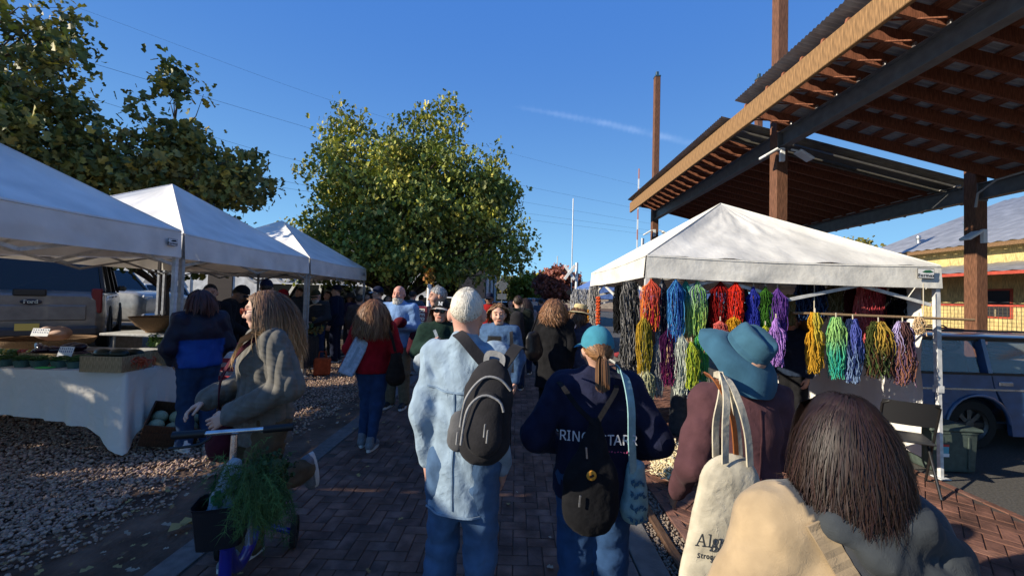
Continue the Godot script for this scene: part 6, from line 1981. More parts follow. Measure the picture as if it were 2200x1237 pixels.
func hand_shape(curl: float) -> MB:                        # right hand: wrist at the origin, fingers down -y, palm towards -x, thumb towards -z
	var key := "%.2f" % curl
	if hand_cache.has(key): return hand_cache[key]
	var s := Sdf.new(Vector3(-0.11, -0.2, -0.09), Vector3(0.04, 0.03, 0.065), 0.0046)
	s.cone(Vector3(0, 0.02, 0), Vector3(0, -0.02, 0), 0.027, 0.027, 0.02, Vector3.RIGHT, 0.7)
	for z in [-0.027, -0.009, 0.009, 0.026]:
		s.cone(Vector3(0, -0.02, z * 0.6), Vector3(0, -0.085, z), 0.016, 0.012, 0.014)
	var lens := [0.074, 0.083, 0.077, 0.06]
	for k in 4:
		var p := Vector3(0, -0.088, -0.03 + k * 0.0195)
		var a := curl * 0.5
		for q in 3:
			var l: float = lens[k] * [0.44, 0.31, 0.25][q]
			var d := Vector3(-sin(a), -cos(a), (k - 1.5) * 0.05).normalized()
			s.cone(p, p + d * l, 0.0092 - q * 0.0009, 0.0085 - q * 0.0009, 0.004)
			p += d * l
			a += curl * 0.75
	s.cone(Vector3(-0.002, -0.025, -0.02), Vector3(-0.014, -0.055, -0.044), 0.015, 0.011, 0.012)
	s.cone(Vector3(-0.014, -0.055, -0.044), Vector3(-0.022 - 0.012 * curl, -0.085, -0.05 + 0.012 * curl), 0.0105, 0.0095, 0.006)
	s.cone(Vector3(-0.022 - 0.012 * curl, -0.085, -0.05 + 0.012 * curl), Vector3(-0.028 - 0.02 * curl, -0.108, -0.046 + 0.018 * curl), 0.0095, 0.008, 0.005)
	var b := MB.new()
	b.colored = true
	s.mesh(b)
	hand_cache[key] = b
	return b
func make_shoes() -> void:
	var s := Sdf.new(Vector3(-0.07, 0.0, -0.22), Vector3(0.07, 0.16, 0.11), 0.009)
	s.cone(Vector3(0, 0.05, 0.045), Vector3(0.004, 0.045, -0.13), 0.042, 0.036, 0.03)
	s.cone(Vector3(0.004, 0.03, -0.12), Vector3(0.006, 0.03, -0.165), 0.04, 0.03, 0.03)
	s.cone(Vector3(0, 0.06, 0.03), Vector3(0, 0.125, 0.02), 0.044, 0.046, 0.03)
	s.plane(Vector3(0, -1, 0), -0.018)
	var b := MB.new()
	s.mesh(b)
	shoe_mesh = b.done(true)
	var pts := PackedVector2Array()
	for k in 20:
		var a := TAU * k / 20.0
		pts.append(Vector2(cos(a) * 0.047 * (1.0 + 0.12 * sin(a)) + 0.003, sin(a) * 0.145 + 0.05))
	b = MB.new()
	b.poly(pts, 0.03, Transform3D(Basis(Vector3.RIGHT, -PI / 2), Vector3(0, 0.016, 0)))
	sole_mesh = b.done()
func v3(a) -> Vector3:
	return a if a is Vector3 else Vector3(a[0], a[1], a[2])
func on_head(d: Vector3) -> bool:                          # does hair grow here (d: direction from the middle of the skull)
	var hz := d.z / maxf(Vector2(d.x, d.z).length(), 1e-4)
	var thr := lerpf(-0.02, 0.55, -hz) if hz < 0 else lerpf(-0.02, -0.62, hz)
	return d.y > thr
# hair: style short / wave / long / bob / tail / bun; n ribbons, len metres, cols linear
func hair_mesh(hf: Transform3D, h: Dictionary, sd: int) -> ArrayMesh:
	var r := RandomNumberGenerator.new()
	r.seed = sd
	var b := MB.new()
	b.colored = true
	var cols: Array = h.cols
	var ce := Vector3(0, 0.024, 0.014)
	var rad := Vector3(0.081, 0.098, 0.103) * float(h.get("scale", 1.0)) * v3(h.get("shape", Vector3.ONE))
	# scalp shell
	var sh := MB.new()
	sh.ball(Vector3.ZERO, Vector3.ONE, Basis(), 26, 18)
	for k in sh.v.size():
		var d: Vector3 = sh.v[k]
		sh.v[k] = ce + d * rad * (0.985 if on_head(d.normalized()) else 0.86)
	b.col = cols[0] * 0.8
	b.add(sh, hf, b.col)
	var n: int = h.get("n", 500)
	var L: float = h.get("len", 0.05)
	var style: String = h.get("style", "short")
	var w: float = h.get("w", 0.004)
	var grav: float = h.get("grav", 0.25)
	var curl: float = h.get("curl", 0.0)
	var segs: int = h.get("segs", 4 if style == "short" else 9)
	var crown := Vector3(0.05, 0.86, 0.5).normalized() if style == "short" else Vector3(h.get("part", 0.1), 0.97, 0.02).normalized()
	var down := hf.basis.inverse() * Vector3.DOWN
	var tie := Vector3(0, 0.0, 0.13)
	var made := 0
	var tries := 0
	while made < n and tries < n * 6:
		tries += 1
		var d := Vector3(r.randfn(), r.randfn(), r.randfn()).normalized()
		if not on_head(d): continue
		if style != "short" and r.randf() < 0.25: d = (d + Vector3(0, 0.4, 0)).normalized()
		made += 1
		var t := (d - crown * d.dot(crown))
		t = (t.normalized() if t.length() > 0.05 else Vector3(r.randfn(), 0.1, r.randfn()).normalized())
		if style == "short": t = (t + Vector3(0, 0, 0.15)).normalized()
		var dir: Vector3 = (t + d * h.get("lift", 0.12) + Vector3(r.randfn(), r.randfn(), r.randfn()) * h.get("messy", 0.12)).normalized()
		var side := 1.0 if d.x > float(h.get("part", 0.1)) * 0.5 else -1.0
		if style != "short" and style != "tail" and style != "bun" and d.z < 0.1:
			dir = (dir * 0.35 + Vector3(side * 0.9, 0.1, 0.55)).normalized()
		var p := ce + d * rad * (0.985 + 0.05 * r.randf())
		var layer := 1.0 + r.randf() * float(h.get("vol", 0.08))
		var pts := [hf * p]
		var len := L * r.randf_range(0.72, 1.05)
		if style == "long" or style == "bob": len *= 1.0 - 0.25 * maxf(0.0, -d.y)
		var ph := r.randf() * TAU
		var ph2 := r.randf() * TAU
		var face_free := style == "long" or style == "bob" or style == "wave"
		for k in segs:
			var step := len / segs
			if style == "tail":
				if k < segs * 0.45: dir = (tie - p).normalized()
				else: dir = (dir * 0.5 + down * 0.7 + Vector3(0, 0, 0.15)).normalized()
				step = (tie - p).length() / (segs * 0.45 - k) if k < segs * 0.45 - 1 else L * 0.55 / (segs * 0.55)
			elif style == "bun":
				dir = (tie + Vector3(0, 0.05, -0.01) - p).normalized()
			else:
				dir = (dir * (1.0 - grav) + down * grav + Vector3(r.randfn(), 0, r.randfn()) * 0.03).normalized()
			var pp: Vector3 = p + dir * step
			if curl > 0.0:
				var a: float = TAU * (k + 1) / segs * h.get("turns", 2.0)
				pp += Vector3(cos(a + ph), 0.0, sin(a + ph2)) * curl * (float(k + 1) / segs)
			# stay outside head, neck and shoulders
			var q: Vector3 = (pp - ce) / (rad * layer)
			if q.length() < 1.0 or style == "short": pp = ce + q.normalized() * rad * layer
			if face_free and pp.y < 0.075 and pp.y > -0.22 and pp.z < 0.0:
				var lim: float = -0.012 - 0.35 * maxf(0.0, pp.y - 0.01)
				if pp.z < lim:
					pp.z = lerpf(pp.z, lim, 0.85)
					pp.x = side * maxf(absf(pp.x), 0.079 * layer)
			if pp.y < -0.1:
				var nk := Vector2(pp.x, pp.z - 0.02)
				if nk.length() < 0.066: pp = Vector3(nk.normalized().x * 0.066, pp.y, nk.normalized().y * 0.066 + 0.02)
			if pp.y < -0.15 and absf(pp.x) < 0.21:
				var off: float = 0.075 + 0.05 * smoothstep(-0.15, -0.28, pp.y)
				if pp.z >= -0.01: pp.z = maxf(pp.z, off + 0.02 * layer)
				else: pp.z = minf(pp.z, -off)
			p = pp
			pts.append(hf * p)
		b.col = cols[r.randi() % cols.size()] * r.randf_range(1.0 - h.get("vary", 0.22), 1.0 + h.get("vary", 0.22))
		var cw := w * r.randf_range(0.6, 1.3)
		var first := b.v.size()
		b.strand(pts, cw, hf * ce)
		if h.has("tips"):
			for k in range(first, b.v.size()):
				b.c[k] = b.col.lerp(h.tips[r.randi() % 2] if h.tips.size() > 1 else h.tips[0], smoothstep(0.25, 0.8, float(k - first) / (b.v.size() - first)))
	if style == "bun":
		b.col = cols[0]
		b.ball(hf * (tie + Vector3(0, 0.07, 0)), Vector3(0.045, 0.045, 0.042), hf.basis, 12, 8)
	return b.done(true)
func hair_mat() -> Material:
	return mat("hair", Color.WHITE, 0.55, "", 1, "", 1, {"vc": true, "spec": 0.45})

# spec keys: h, build, fem, lean, twist, arms, legs, head, skin, top, pants, shoes, hair, hat, q ... lengths for a 1.70 m figure
func person(label: String, pos: Vector3, yaw: float, d: Dictionary, group := "") -> Node3D:
	var t := thing("person", label, "person", pos, yaw, group)
	var s: float = d.get("h", 1.7) / 1.7
	var q: int = d.get("q", 1)
	var wide: float = d.get("build", 1.0)
	var fem: bool = d.get("fem", false)
	var lean: Basis = Basis.from_euler(Vector3(-deg_to_rad(d.get("lean", 0.0)), deg_to_rad(d.get("twist", 0.0)), deg_to_rad(d.get("side", 0.0))))
	var hipc := Vector3(0, 0.93, 0)
	var up := func(p: Vector3) -> Vector3: return hipc + lean * (p - hipc)
	var shw := (0.165 if fem else 0.185) * (0.5 + 0.5 * wide)
	shw = d.get("shw", shw)
	var sy: float = d.get("sho_y", 1.385)
	var sho := [up.call(Vector3(shw, sy, 0)), up.call(Vector3(-shw, sy, 0))]
	var neck: Vector3 = up.call(Vector3(0, 1.43, 0.015))
	var arms: Array = d.get("arms", [Vector3(shw + 0.055, 1.1, 0.03), Vector3(shw + 0.05, 0.86, -0.05), Vector3(-shw - 0.055, 1.1, 0.03), Vector3(-shw - 0.05, 0.86, -0.05)])
	if d.get("arms_follow", false): arms = arms.map(func(p): return up.call(p))
	var elb := [arms[0], arms[2]]
	var wri := [arms[1], arms[3]]
	var legs: Array = d.get("legs", [Vector3(0.095, 0.49, -0.01), Vector3(0.105, 0.085, 0.03), Vector3(-0.095, 0.49, -0.01), Vector3(-0.105, 0.085, 0.03)])
	var hp := [Vector3(0.085, 0.9, 0), Vector3(-0.085, 0.9, 0)]
	var kne := [legs[0], legs[2]]
	var ank := [legs[1], legs[3]]
	var hang: Array = d.get("head", [0, 0, 0])              # turn, nod, tilt in degrees
	var hb := lean * Basis.from_euler(Vector3(deg_to_rad(hang[1]), deg_to_rad(hang[0]), deg_to_rad(hang[2])))
	var hsc: float = d.get("head_scale", 1.0)
	var hpos: Vector3 = up.call(Vector3(0, 1.455, 0.01)) + hb * Vector3(0, 0.13, -0.025)
	var hf := Transform3D(hb * hsc, hpos)
	var ctr := Vector3.BACK
	# ---- body (skin)
	var cb: float = [0.034, 0.026, 0.02][q]
	var lo := Vector3(-0.5, 0.0, -0.5)
	var hi := Vector3(0.5, 1.55, 0.5)
	for p in arms + legs:
		lo = lo.min(p - Vector3.ONE * 0.14)
		hi = hi.max(p + Vector3.ONE * 0.14)
	lo.y = maxf(lo.y, -0.03)
	var tight_lo := Vector3(9, 9, 9)
	var tight_hi := Vector3(-9, -9, -9)
	for p in arms + legs + sho + hp + [neck, Vector3(0, 1.0, 0.16), Vector3(0, 1.0, -0.16)]:
		tight_lo = tight_lo.min(p)
		tight_hi = tight_hi.max(p)
	lo = tight_lo - Vector3(0.17, 0.1, 0.19)
	hi = tight_hi + Vector3(0.17, 0.12, 0.19)
	lo.y = maxf(lo.y, -0.02)
	var skin: Color = d.get("skin", Color(0.52, 0.30, 0.215))
	var bo := MB.new()
	bo.colored = true
	var sd := Sdf.new(lo, hi, cb)
	for k in 2:
		sd.cone(hp[k], kne[k], 0.075, 0.055, 0.03)
		sd.cone(kne[k], ank[k], 0.054, 0.036, 0.03)
		sd.cone(sho[k], elb[k], 0.046, 0.04, 0.03)
		sd.cone(elb[k], wri[k], 0.039, 0.027, 0.02)
	sd.cone(hipc, up.call(Vector3(0, 1.12, 0)), 0.13, 0.115, 0.04, ctr, 0.65)
	sd.cone(up.call(Vector3(0, 1.12, 0)), up.call(Vector3(0, 1.34, 0)), 0.115, 0.135, 0.04, ctr, 0.65)
	sd.cone(sho[0], sho[1], 0.045, 0.045, 0.03)
	sd.cone(up.call(Vector3(0, 1.36, 0)), neck, 0.06, 0.05, 0.03)
	sd.mesh(bo)
	bo.col = Color.WHITE
	bo.add(head_shape("woman" if fem else "man"), hf)
	for k in 2:
		if d.get("no_hands", false): break
		var cu: float = d.get("curl", [0.45, 0.45])[k]
		var y: Vector3 = (elb[k] - wri[k]).normalized()
		var hint: Vector3 = d.get("thumb", [Vector3.FORWARD, Vector3.FORWARD])[k]
		var z: Vector3 = -(hint - y * hint.dot(y)).normalized()
		var x: Vector3 = y.cross(z)
		var hbz := Basis(x, y, z) * 1.05 * (0.93 if fem else 1.0)
		if k == 1: hbz = Basis(-x, y, z) * 1.05 * (0.93 if fem else 1.0)
		bo.add(hand_shape(cu), Transform3D(hbz, wri[k]))
	for k in bo.v.size(): bo.v[k] *= s
	put(t, "body", bo.done(true), mat("skin_%s" % skin.to_html(), skin, 0.55, "", 1, "fine_n", 0.12, {"vc": true, "spec": 0.35}))
	# ---- trousers
	var P: Dictionary = d.get("pants", {})
	var nz := FastNoiseLite.new()
	nz.seed = int(absf(pos.x * 977 + pos.z * 313)) % 1000
	nz.frequency = 1.0
	nz.fractal_octaves = 2
	if not d.get("no_pants", false):
		var pl: float = P.get("loose", 0.014)
		var cp: float = [0.034, 0.022, 0.016][q]
		var plo := Vector3(9, 9, 9)
		var phi := Vector3(-9, -9, -9)
		for p in legs + hp + [hipc + Vector3(0, 0.1, 0)]:
			plo = plo.min(p)
			phi = phi.max(p)
		sd = Sdf.new(plo - Vector3(0.17, 0.09, 0.17), phi + Vector3(0.17, 0.08, 0.17), cp)
		for k in 2:
			var am: Vector3 = kne[k].lerp(ank[k], P.get("length", 1.0))
			sd.cone(hp[k], kne[k], 0.092 * wide + pl, 0.062 * wide + pl, 0.03)
			sd.cone(kne[k], am, 0.062 * wide + pl, 0.044 + pl * P.get("flare", 1.6), 0.03)
		sd.cone(Vector3(0, 0.93, 0.01), Vector3(0, 1.0, 0), 0.148 * wide + pl, 0.142 * wide + pl, 0.05, ctr, 0.72)
		sd.folds(nz, P.get("fold", 0.012), Vector3(7, 11, 7))
		sd.plane(Vector3.UP, 1.06)
		var pb := MB.new()
		sd.mesh(pb)
		for k in pb.v.size(): pb.v[k] *= s
		put(t, P.get("name", "trousers"), pb.done(true), P.get("mat", cloth("denim", Color(0.045, 0.075, 0.15), 6.0, "weave_n", 0.4)))
	# ---- top
	var T: Dictionary = d.get("top", {})
	var tl: float = T.get("loose", 0.016)
	var hem: float = T.get("hem", 0.86)
	var ct: float = [0.032, 0.02, T.get("cell", 0.0125)][q]
	var tlo := Vector3(9, 9, 9)
	var thi := Vector3(-9, -9, -9)
	for p in arms + sho + [neck, Vector3(0.2 * wide, hem, 0.17), Vector3(-0.2 * wide, hem, -0.17)]:
		tlo = tlo.min(p)
		thi = thi.max(p)
	sd = Sdf.new(tlo - Vector3(0.13, 0.1, 0.15), thi + Vector3(0.13, 0.11, 0.15), ct)
	var chest: Vector3 = up.call(Vector3(0, 1.26, 0.0))
	var waist: Vector3 = up.call(Vector3(0, 1.08, 0))
	sd.cone(hipc, waist, 0.155 * wide + tl, (0.135 if fem else 0.148) * wide + tl, 0.05, ctr, 0.74)
	sd.cone(waist, chest, (0.135 if fem else 0.148) * wide + tl, 0.152 * wide + tl, 0.05, ctr, 0.74)
	sd.cone(chest, up.call(Vector3(0, sy - 0.055, 0.0)), 0.152 * wide + tl, 0.13 * wide + tl, 0.05, ctr, 0.72)
	if fem: sd.cone(up.call(Vector3(-0.065, 1.23, -0.075)), up.call(Vector3(0.065, 1.23, -0.075)), 0.06, 0.06, 0.05)
	if hem < 0.9: sd.cone(hipc, Vector3(0, hem - 0.06, 0.0), 0.157 * wide + tl, T.get("flare", 0.168) * wide + tl, 0.05, ctr, 0.76)
	sd.cone(sho[0], sho[1], 0.05 + tl, 0.05 + tl, 0.05)
	sd.cone(sho[0].lerp(sho[1], 0.3), neck, 0.05 + tl * 0.6, 0.052, 0.05)
	sd.cone(sho[1].lerp(sho[0], 0.3), neck, 0.05 + tl * 0.6, 0.052, 0.05)
	var sl: float = T.get("sleeve", 1.0)
	var arm: float = T.get("arm", 1.0)
	for k in 2:
		var e2: Vector3 = sho[k].lerp(elb[k], minf(1.0, sl * 2.0))
		sd.cone(sho[k], e2, (0.056 + tl) * arm, (0.05 + tl) * arm, 0.04)
		if sl > 0.5: sd.cone(elb[k], elb[k].lerp(wri[k], minf(1.0, sl * 2.0 - 1.0) * 0.97), (0.05 + tl) * arm, 0.036 + tl * T.get("cuff", 0.6), 0.03)
	if T.has("hood"):
		sd.cone(neck + lean * Vector3(-0.06, -0.02, 0.07), neck + lean * Vector3(0.06, -0.02, 0.07), 0.055, 0.055, 0.04)
		sd.cone(neck + lean * Vector3(-0.03, -0.07, 0.1), neck + lean * Vector3(0.03, -0.07, 0.1), 0.05, 0.05, 0.04)
	if T.has("collar"):
		sd.cone(neck + lean * Vector3(0, -0.02, 0.005), neck + lean * Vector3(0, 0.035, 0.0), 0.07, 0.066, 0.015)
	var fs: Vector3 = T.get("fold_scale", Vector3(8, 4.5, 8))
	sd.folds(nz, T.get("fold", 0.012), fs, 2.0)
	if T.get("crumple", 0.0) > 0.0:
		var rn := FastNoiseLite.new()
		rn.seed = 3
		rn.frequency = 1.0
		rn.fractal_type = FastNoiseLite.FRACTAL_RIDGED
		rn.fractal_octaves = 1
		sd.folds(rn, T.crumple, T.get("crumple_scale", Vector3(9, 4, 9)), T.get("skew", 3.0))
	sd.plane(-Vector3.UP, -hem)
	if T.has("hem_cut"): sd.plane(v3(T.hem_cut[0]).normalized(), T.hem_cut[1])
	var tb := MB.new()
	sd.mesh(tb)
	if T.has("paint"):                                       # cloth panels of another dye
		tb.colored = true
		tb.c.resize(tb.v.size())
		for k in tb.v.size(): tb.c[k] = T.paint.call(tb.v[k])
	for k in tb.v.size(): tb.v[k] *= s
	put(t, T.get("name", "shirt"), tb.done(true), T.get("mat", cloth("plain_cloth", Color(0.1, 0.1, 0.12))))
	# ---- shoes
	if not d.get("no_shoes", false):
		var S: Dictionary = d.get("shoes", {})
		for k in 2:
			var fd: Vector3 = d.get("toes", [Vector3(0.12, 0, -1), Vector3(-0.12, 0, -1)])[k]
			var upv: Vector3 = d.get("foot_up", [Vector3.UP, Vector3.UP])[k]
			var z: Vector3 = -fd.normalized()
			var x: Vector3 = upv.cross(z).normalized()
			var fb := Basis(x, z.cross(x), z) * s
			var sp: Vector3 = (ank[k] * s) - fb * Vector3(0, 0.085, 0.0)
			var sh := put(t, "shoe", shoe_mesh, S.get("mat", mat("shoe_dark", Color(0.03, 0.03, 0.035), 0.6, "mottle", 3.0)), sp, fb)
			put(sh, "sole", sole_mesh, S.get("sole", mat("sole_white", Color(0.6, 0.6, 0.58), 0.7)))
	# ---- hair and hat
	var hs := Transform3D(hf.basis * s, hf.origin * s)
	if d.has("hair"): put(t, "hair", hair_mesh(hs, d.hair, int(absf(pos.x) * 1000) + 7), hair_mat())
	if d.has("beard"):
		var bm := MB.new()
		bm.colored = true
		var r := RandomNumberGenerator.new()
		r.seed = 5
		for k in 420:
			var a := r.randf_range(-1.5, 1.5)
			var yy := r.randf_range(-0.115, -0.045) if absf(a) > 0.35 else (r.randf_range(-0.12, -0.078) if k % 3 else r.randf_range(-0.055, -0.046))
			var rr := 0.068 + 0.006 * r.randf()
			var p0 := Vector3(sin(a) * rr * 0.95, yy, -0.032 - cos(a) * rr * 0.92)
			bm.col = d.beard * r.randf_range(0.7, 1.2)
			bm.strand([hs * p0, hs * (p0 + Vector3(r.randfn() * 0.004, -0.012, -0.004)), hs * (p0 + Vector3(0, -0.026, 0.0))], 0.004, hs.origin)
		put(t, "beard", bm.done(true), hair_mat())
	if d.has("glasses"):
		var gm := MB.new()
		for k in [-1, 1]:
			var ring := []
			for a in 13: ring.append(hs * Vector3(k * 0.033 + 0.025 * cos(TAU * a / 12.0), 0.003 + 0.02 * sin(TAU * a / 12.0), -0.108))
			gm.tube(ring, 0.0022, 5)
			gm.tube([hs * Vector3(k * 0.058, 0.008, -0.106), hs * Vector3(k * 0.083, 0.008, -0.02), hs * Vector3(k * 0.083, -0.005, 0.02)], 0.0022, 5)
			gm.ball(hs * Vector3(k * 0.033, 0.003, -0.107), Vector3(0.024, 0.019, 0.003), hs.basis.orthonormalized(), 10, 6)
		put(t, "glasses", gm.done(), mat("glasses_%s" % d.glasses, Color(0.015, 0.015, 0.015) if d.glasses == "dark" else Color(0.35, 0.07, 0.03), 0.1))
	if d.has("hat"): hat(t, hs, d.hat)
	return t
func hat(t: Node3D, hs: Transform3D, h: Dictionary) -> void:
	var b := MB.new()
	var kind: String = h.kind
	if kind == "cap" or kind == "beanie":
		var prof := []
		for k in 9:
			var a := PI * 0.5 * k / 8.0
			prof.append(Vector2(maxf(cos(a), 0.001), sin(a)))
		b.lathe(prof, 24, Vector3.ZERO, Basis.from_scale(Vector3(0.092, 0.112, 0.112)), false)
		for k in b.v.size(): b.v[k] = hs * (Basis(Vector3.RIGHT, 0.12) * b.v[k] + Vector3(0, 0.042, 0.006))
		var c := put(t, "cap", b.done(true), h.mat)
		if kind == "beanie": return
		var v := MB.new()
		var back: float = 1.0 if h.get("backwards", false) else -1.0
		v.grid(12, 4, func(u: float, w: float) -> Vector3:
			var a := lerpf(-1.05, 1.05, u)
			var rr := 0.098 + (0.072 * w) * pow(cos(a * 0.85), 0.5)
			return hs * Vector3(sin(a) * rr * 0.9, 0.045 - 0.02 * w - 0.016 * a * a, back * cos(a) * (rr + 0.01)))
		put(c, "brim", v.done(true), h.get("brim", h.mat))
		var bt := MB.new()
		bt.ball(hs * Vector3(0, 0.154, 0.02), Vector3(0.009, 0.006, 0.009), hs.basis.orthonormalized(), 8, 4)
		put(c, "button", bt.done(true), h.mat)
		if h.has("mark"):
			put(c, "emblem", lettering(h.mark, 0.055, true, true, 0.006), h.mark_mat, hs * Vector3(0, 0.085, -0.112), hs.basis.orthonormalized() * Basis(Vector3.UP, PI) * Basis(Vector3.RIGHT, -0.25))
	else:
		var tilt := Basis.from_euler(v3(h.get("tilt", Vector3.ZERO)))
		var r: float = h.get("brim_r", 0.19)
		var hh: float = h.get("crown", 0.1)
		var ci := MB.new()
		ci.lathe([Vector2(0.1, -0.01), Vector2(0.1, hh * 0.35), Vector2(0.094, hh * 0.75), Vector2(0.084, hh * 0.94), Vector2(0.07, hh), Vector2(0.03, hh * 1.02), Vector2(0.001, hh * 1.015)], 30)
		for k in ci.v.size():
			var p: Vector3 = ci.v[k] * Vector3(0.94, 1, 1.12)
			p.y -= 0.02 * exp(-pow(p.x / 0.025, 2)) * smoothstep(hh * 0.6, hh, p.y) * h.get("dent", 0.0)
			ci.v[k] = hs * (tilt * p + Vector3(0, 0.05, 0.005))
		var c := put(t, "hat", ci.done(true), h.mat)
		var br := MB.new()
		br.grid(56, 12, func(u: float, w: float) -> Vector3:
			var a := TAU * u
			var rr := lerpf(0.099, r, w)
			var y: float = -0.008 - h.get("droop", 0.03) * w * w + h.get("ripple", 0.012) * w * sin(2.0 * a + h.get("wave", 0.0)) + h.get("ripple", 0.012) * 0.5 * w * w * sin(5.0 * a) + (0.0012 * (1.0 if int(w * 12.0 + 0.5) % 2 else -1.0) if h.has("stitched") else 0.0)
			return hs * (tilt * Vector3(cos(a) * rr * 0.95, y, sin(a) * rr * 1.08) + Vector3(0, 0.05, 0.005)))
		put(c, "brim", br.done(true), h.mat)
		if h.has("band"):
			var bb := MB.new()
			bb.lathe([Vector2(0.1025, 0.0), Vector2(0.1025, 0.022), Vector2(0.099, 0.022)], 30, Vector3.ZERO, Basis(), false)
			for k in bb.v.size(): bb.v[k] = hs * (tilt * (bb.v[k] * Vector3(0.94, 1, 1.12)) + Vector3(0, 0.05, 0.005))
			put(c, "band", bb.done(true), h.band)

# ================================================================== the crowd
func spot(px: float, z: float) -> Vector3:
	var x := (px - 1110.0) / FOCAL * z
	return Vector3(x, land(x, -z), -z)
func V(x: float, y: float, z: float) -> Vector3:
	return Vector3(x, y, z)
func build_people() -> void:
	make_shoes()
	var jeans_light := cloth("jeans_light", Color(0.075, 0.14, 0.255), 6.0, "wrinkle_n", 0.6)
	var jeans := cloth("jeans_mid", Color(0.05, 0.095, 0.19), 6.0, "weave_n", 0.5)
	var jeans_dark := cloth("jeans_dark", Color(0.025, 0.045, 0.095), 6.0, "weave_n", 0.5)
	var black := cloth("cloth_black", Color(0.014, 0.014, 0.016), 4.0, "wrinkle_n", 0.6)
	var charcoal := cloth("cloth_charcoal", Color(0.04, 0.04, 0.044), 4.0)
	var navy := cloth("cloth_navy", Color(0.012, 0.017, 0.042), 4.0)
	var khaki := cloth("cloth_khaki", Color(0.20, 0.16, 0.105), 4.0)
	var white_shoe := {"mat": mat("shoe_white", Color(0.62, 0.62, 0.62), 0.6, "mottle", 4.0)}
	var grey_shoe := {"mat": mat("shoe_grey", Color(0.2, 0.21, 0.23), 0.7, "mottle", 6.0)}
	var stand := [V(0.095, 0.49, -0.01), V(0.105, 0.085, 0.03), V(-0.095, 0.49, -0.01), V(-0.105, 0.085, 0.03)]
	var walk := [V(0.09, 0.50, -0.12), V(0.095, 0.09, -0.16), V(-0.09, 0.49, 0.05), V(-0.095, 0.12, 0.28)]
	var grey_hair := {"style": "short", "cols": [Color(0.42, 0.41, 0.39), Color(0.28, 0.27, 0.26), Color(0.5, 0.49, 0.47)], "n": 700, "len": 0.055, "w": 0.004}
	var brown_short := {"style": "short", "cols": [Color(0.05, 0.03, 0.018), Color(0.03, 0.02, 0.012)], "n": 300, "len": 0.05, "w": 0.006}
	var dark_long := {"style": "long", "cols": [Color(0.028, 0.016, 0.01), Color(0.045, 0.026, 0.015)], "n": 420, "len": 0.36, "w": 0.006, "grav": 0.35}
	var tan := Color(0.52, 0.30, 0.215)
	var pink := Color(0.56, 0.31, 0.235)
	var brown := Color(0.24, 0.12, 0.075)
	# --- 1 white-haired man with a backpack
	person("white haired man seen from behind in a rumpled pale denim shirt and jeans", V(-0.235, 0, -1.93), -0.3, {
		"h": 1.755, "build": 0.84, "shw": 0.148, "q": 2, "skin": pink, "head": [17, -3, 0],
		"arms": [V(0.168, 1.11, 0.05), V(0.16, 0.88, -0.08), V(-0.175, 1.12, 0.06), V(-0.172, 0.885, 0.01)], "legs": stand,
		"hair": {"style": "short", "cols": [Color(0.70, 0.64, 0.52), Color(0.62, 0.56, 0.45), Color(0.74, 0.69, 0.58)], "n": 7000, "len": 0.045, "w": 0.0016, "grav": 0.05, "messy": 0.03, "lift": 0.02, "vol": 0.06, "segs": 5, "vary": 0.12, "scale": 0.98, "shape": V(0.93, 1.03, 1.0)},
		"top": {"mat": cloth("pale_denim", Color(0.31, 0.41, 0.51), 5.0, "wrinkle_n", 0.9), "loose": 0.02, "arm": 0.95, "hem": 0.70, "fold": 0.008, "crumple": 0.007, "crumple_scale": V(8, 2.2, 8), "collar": true, "cell": 0.0095, "flare": 0.165, "fold_scale": V(7, 5, 7), "cuff": 0.8},
		"pants": {"mat": jeans_light, "loose": 0.02, "fold": 0.016}})
	# --- 2 woman in a teal cap and navy hoodie
	person("woman with ponytail in a teal cap and navy lettered hoodie", V(0.425, 0, -2.08), -0.05, {
		"h": 1.555, "build": 1.2, "fem": true, "q": 2, "skin": tan, "head": [2, 4, 0],
		"arms": [V(0.33, 1.12, 0.05), V(0.22, 0.96, -0.22), V(-0.34, 1.12, 0.05), V(-0.20, 0.98, -0.22)], "legs": stand,
		"hair": {"style": "tail", "cols": [Color(0.16, 0.075, 0.03), Color(0.24, 0.12, 0.05), Color(0.10, 0.045, 0.02)], "n": 900, "len": 0.3, "w": 0.003, "segs": 11},
		"hat": {"kind": "cap", "mat": cloth("cap_teal", Color(0.06, 0.27, 0.36), 6.0, "weave_n", 0.3)},
		"top": {"mat": cloth("hoodie_navy", Color(0.018, 0.021, 0.05), 6.0, "wrinkle_n", 0.6), "name": "hoodie", "loose": 0.034, "hem": 0.80, "fold": 0.010, "crumple": 0.006, "crumple_scale": V(6, 2.0, 6), "hood": true, "fold_scale": V(9, 6, 9)},
		"pants": {"mat": cloth("jeans_blue", Color(0.035, 0.085, 0.20), 6.0, "wrinkle_n", 0.6), "loose": 0.024, "fold": 0.014}})
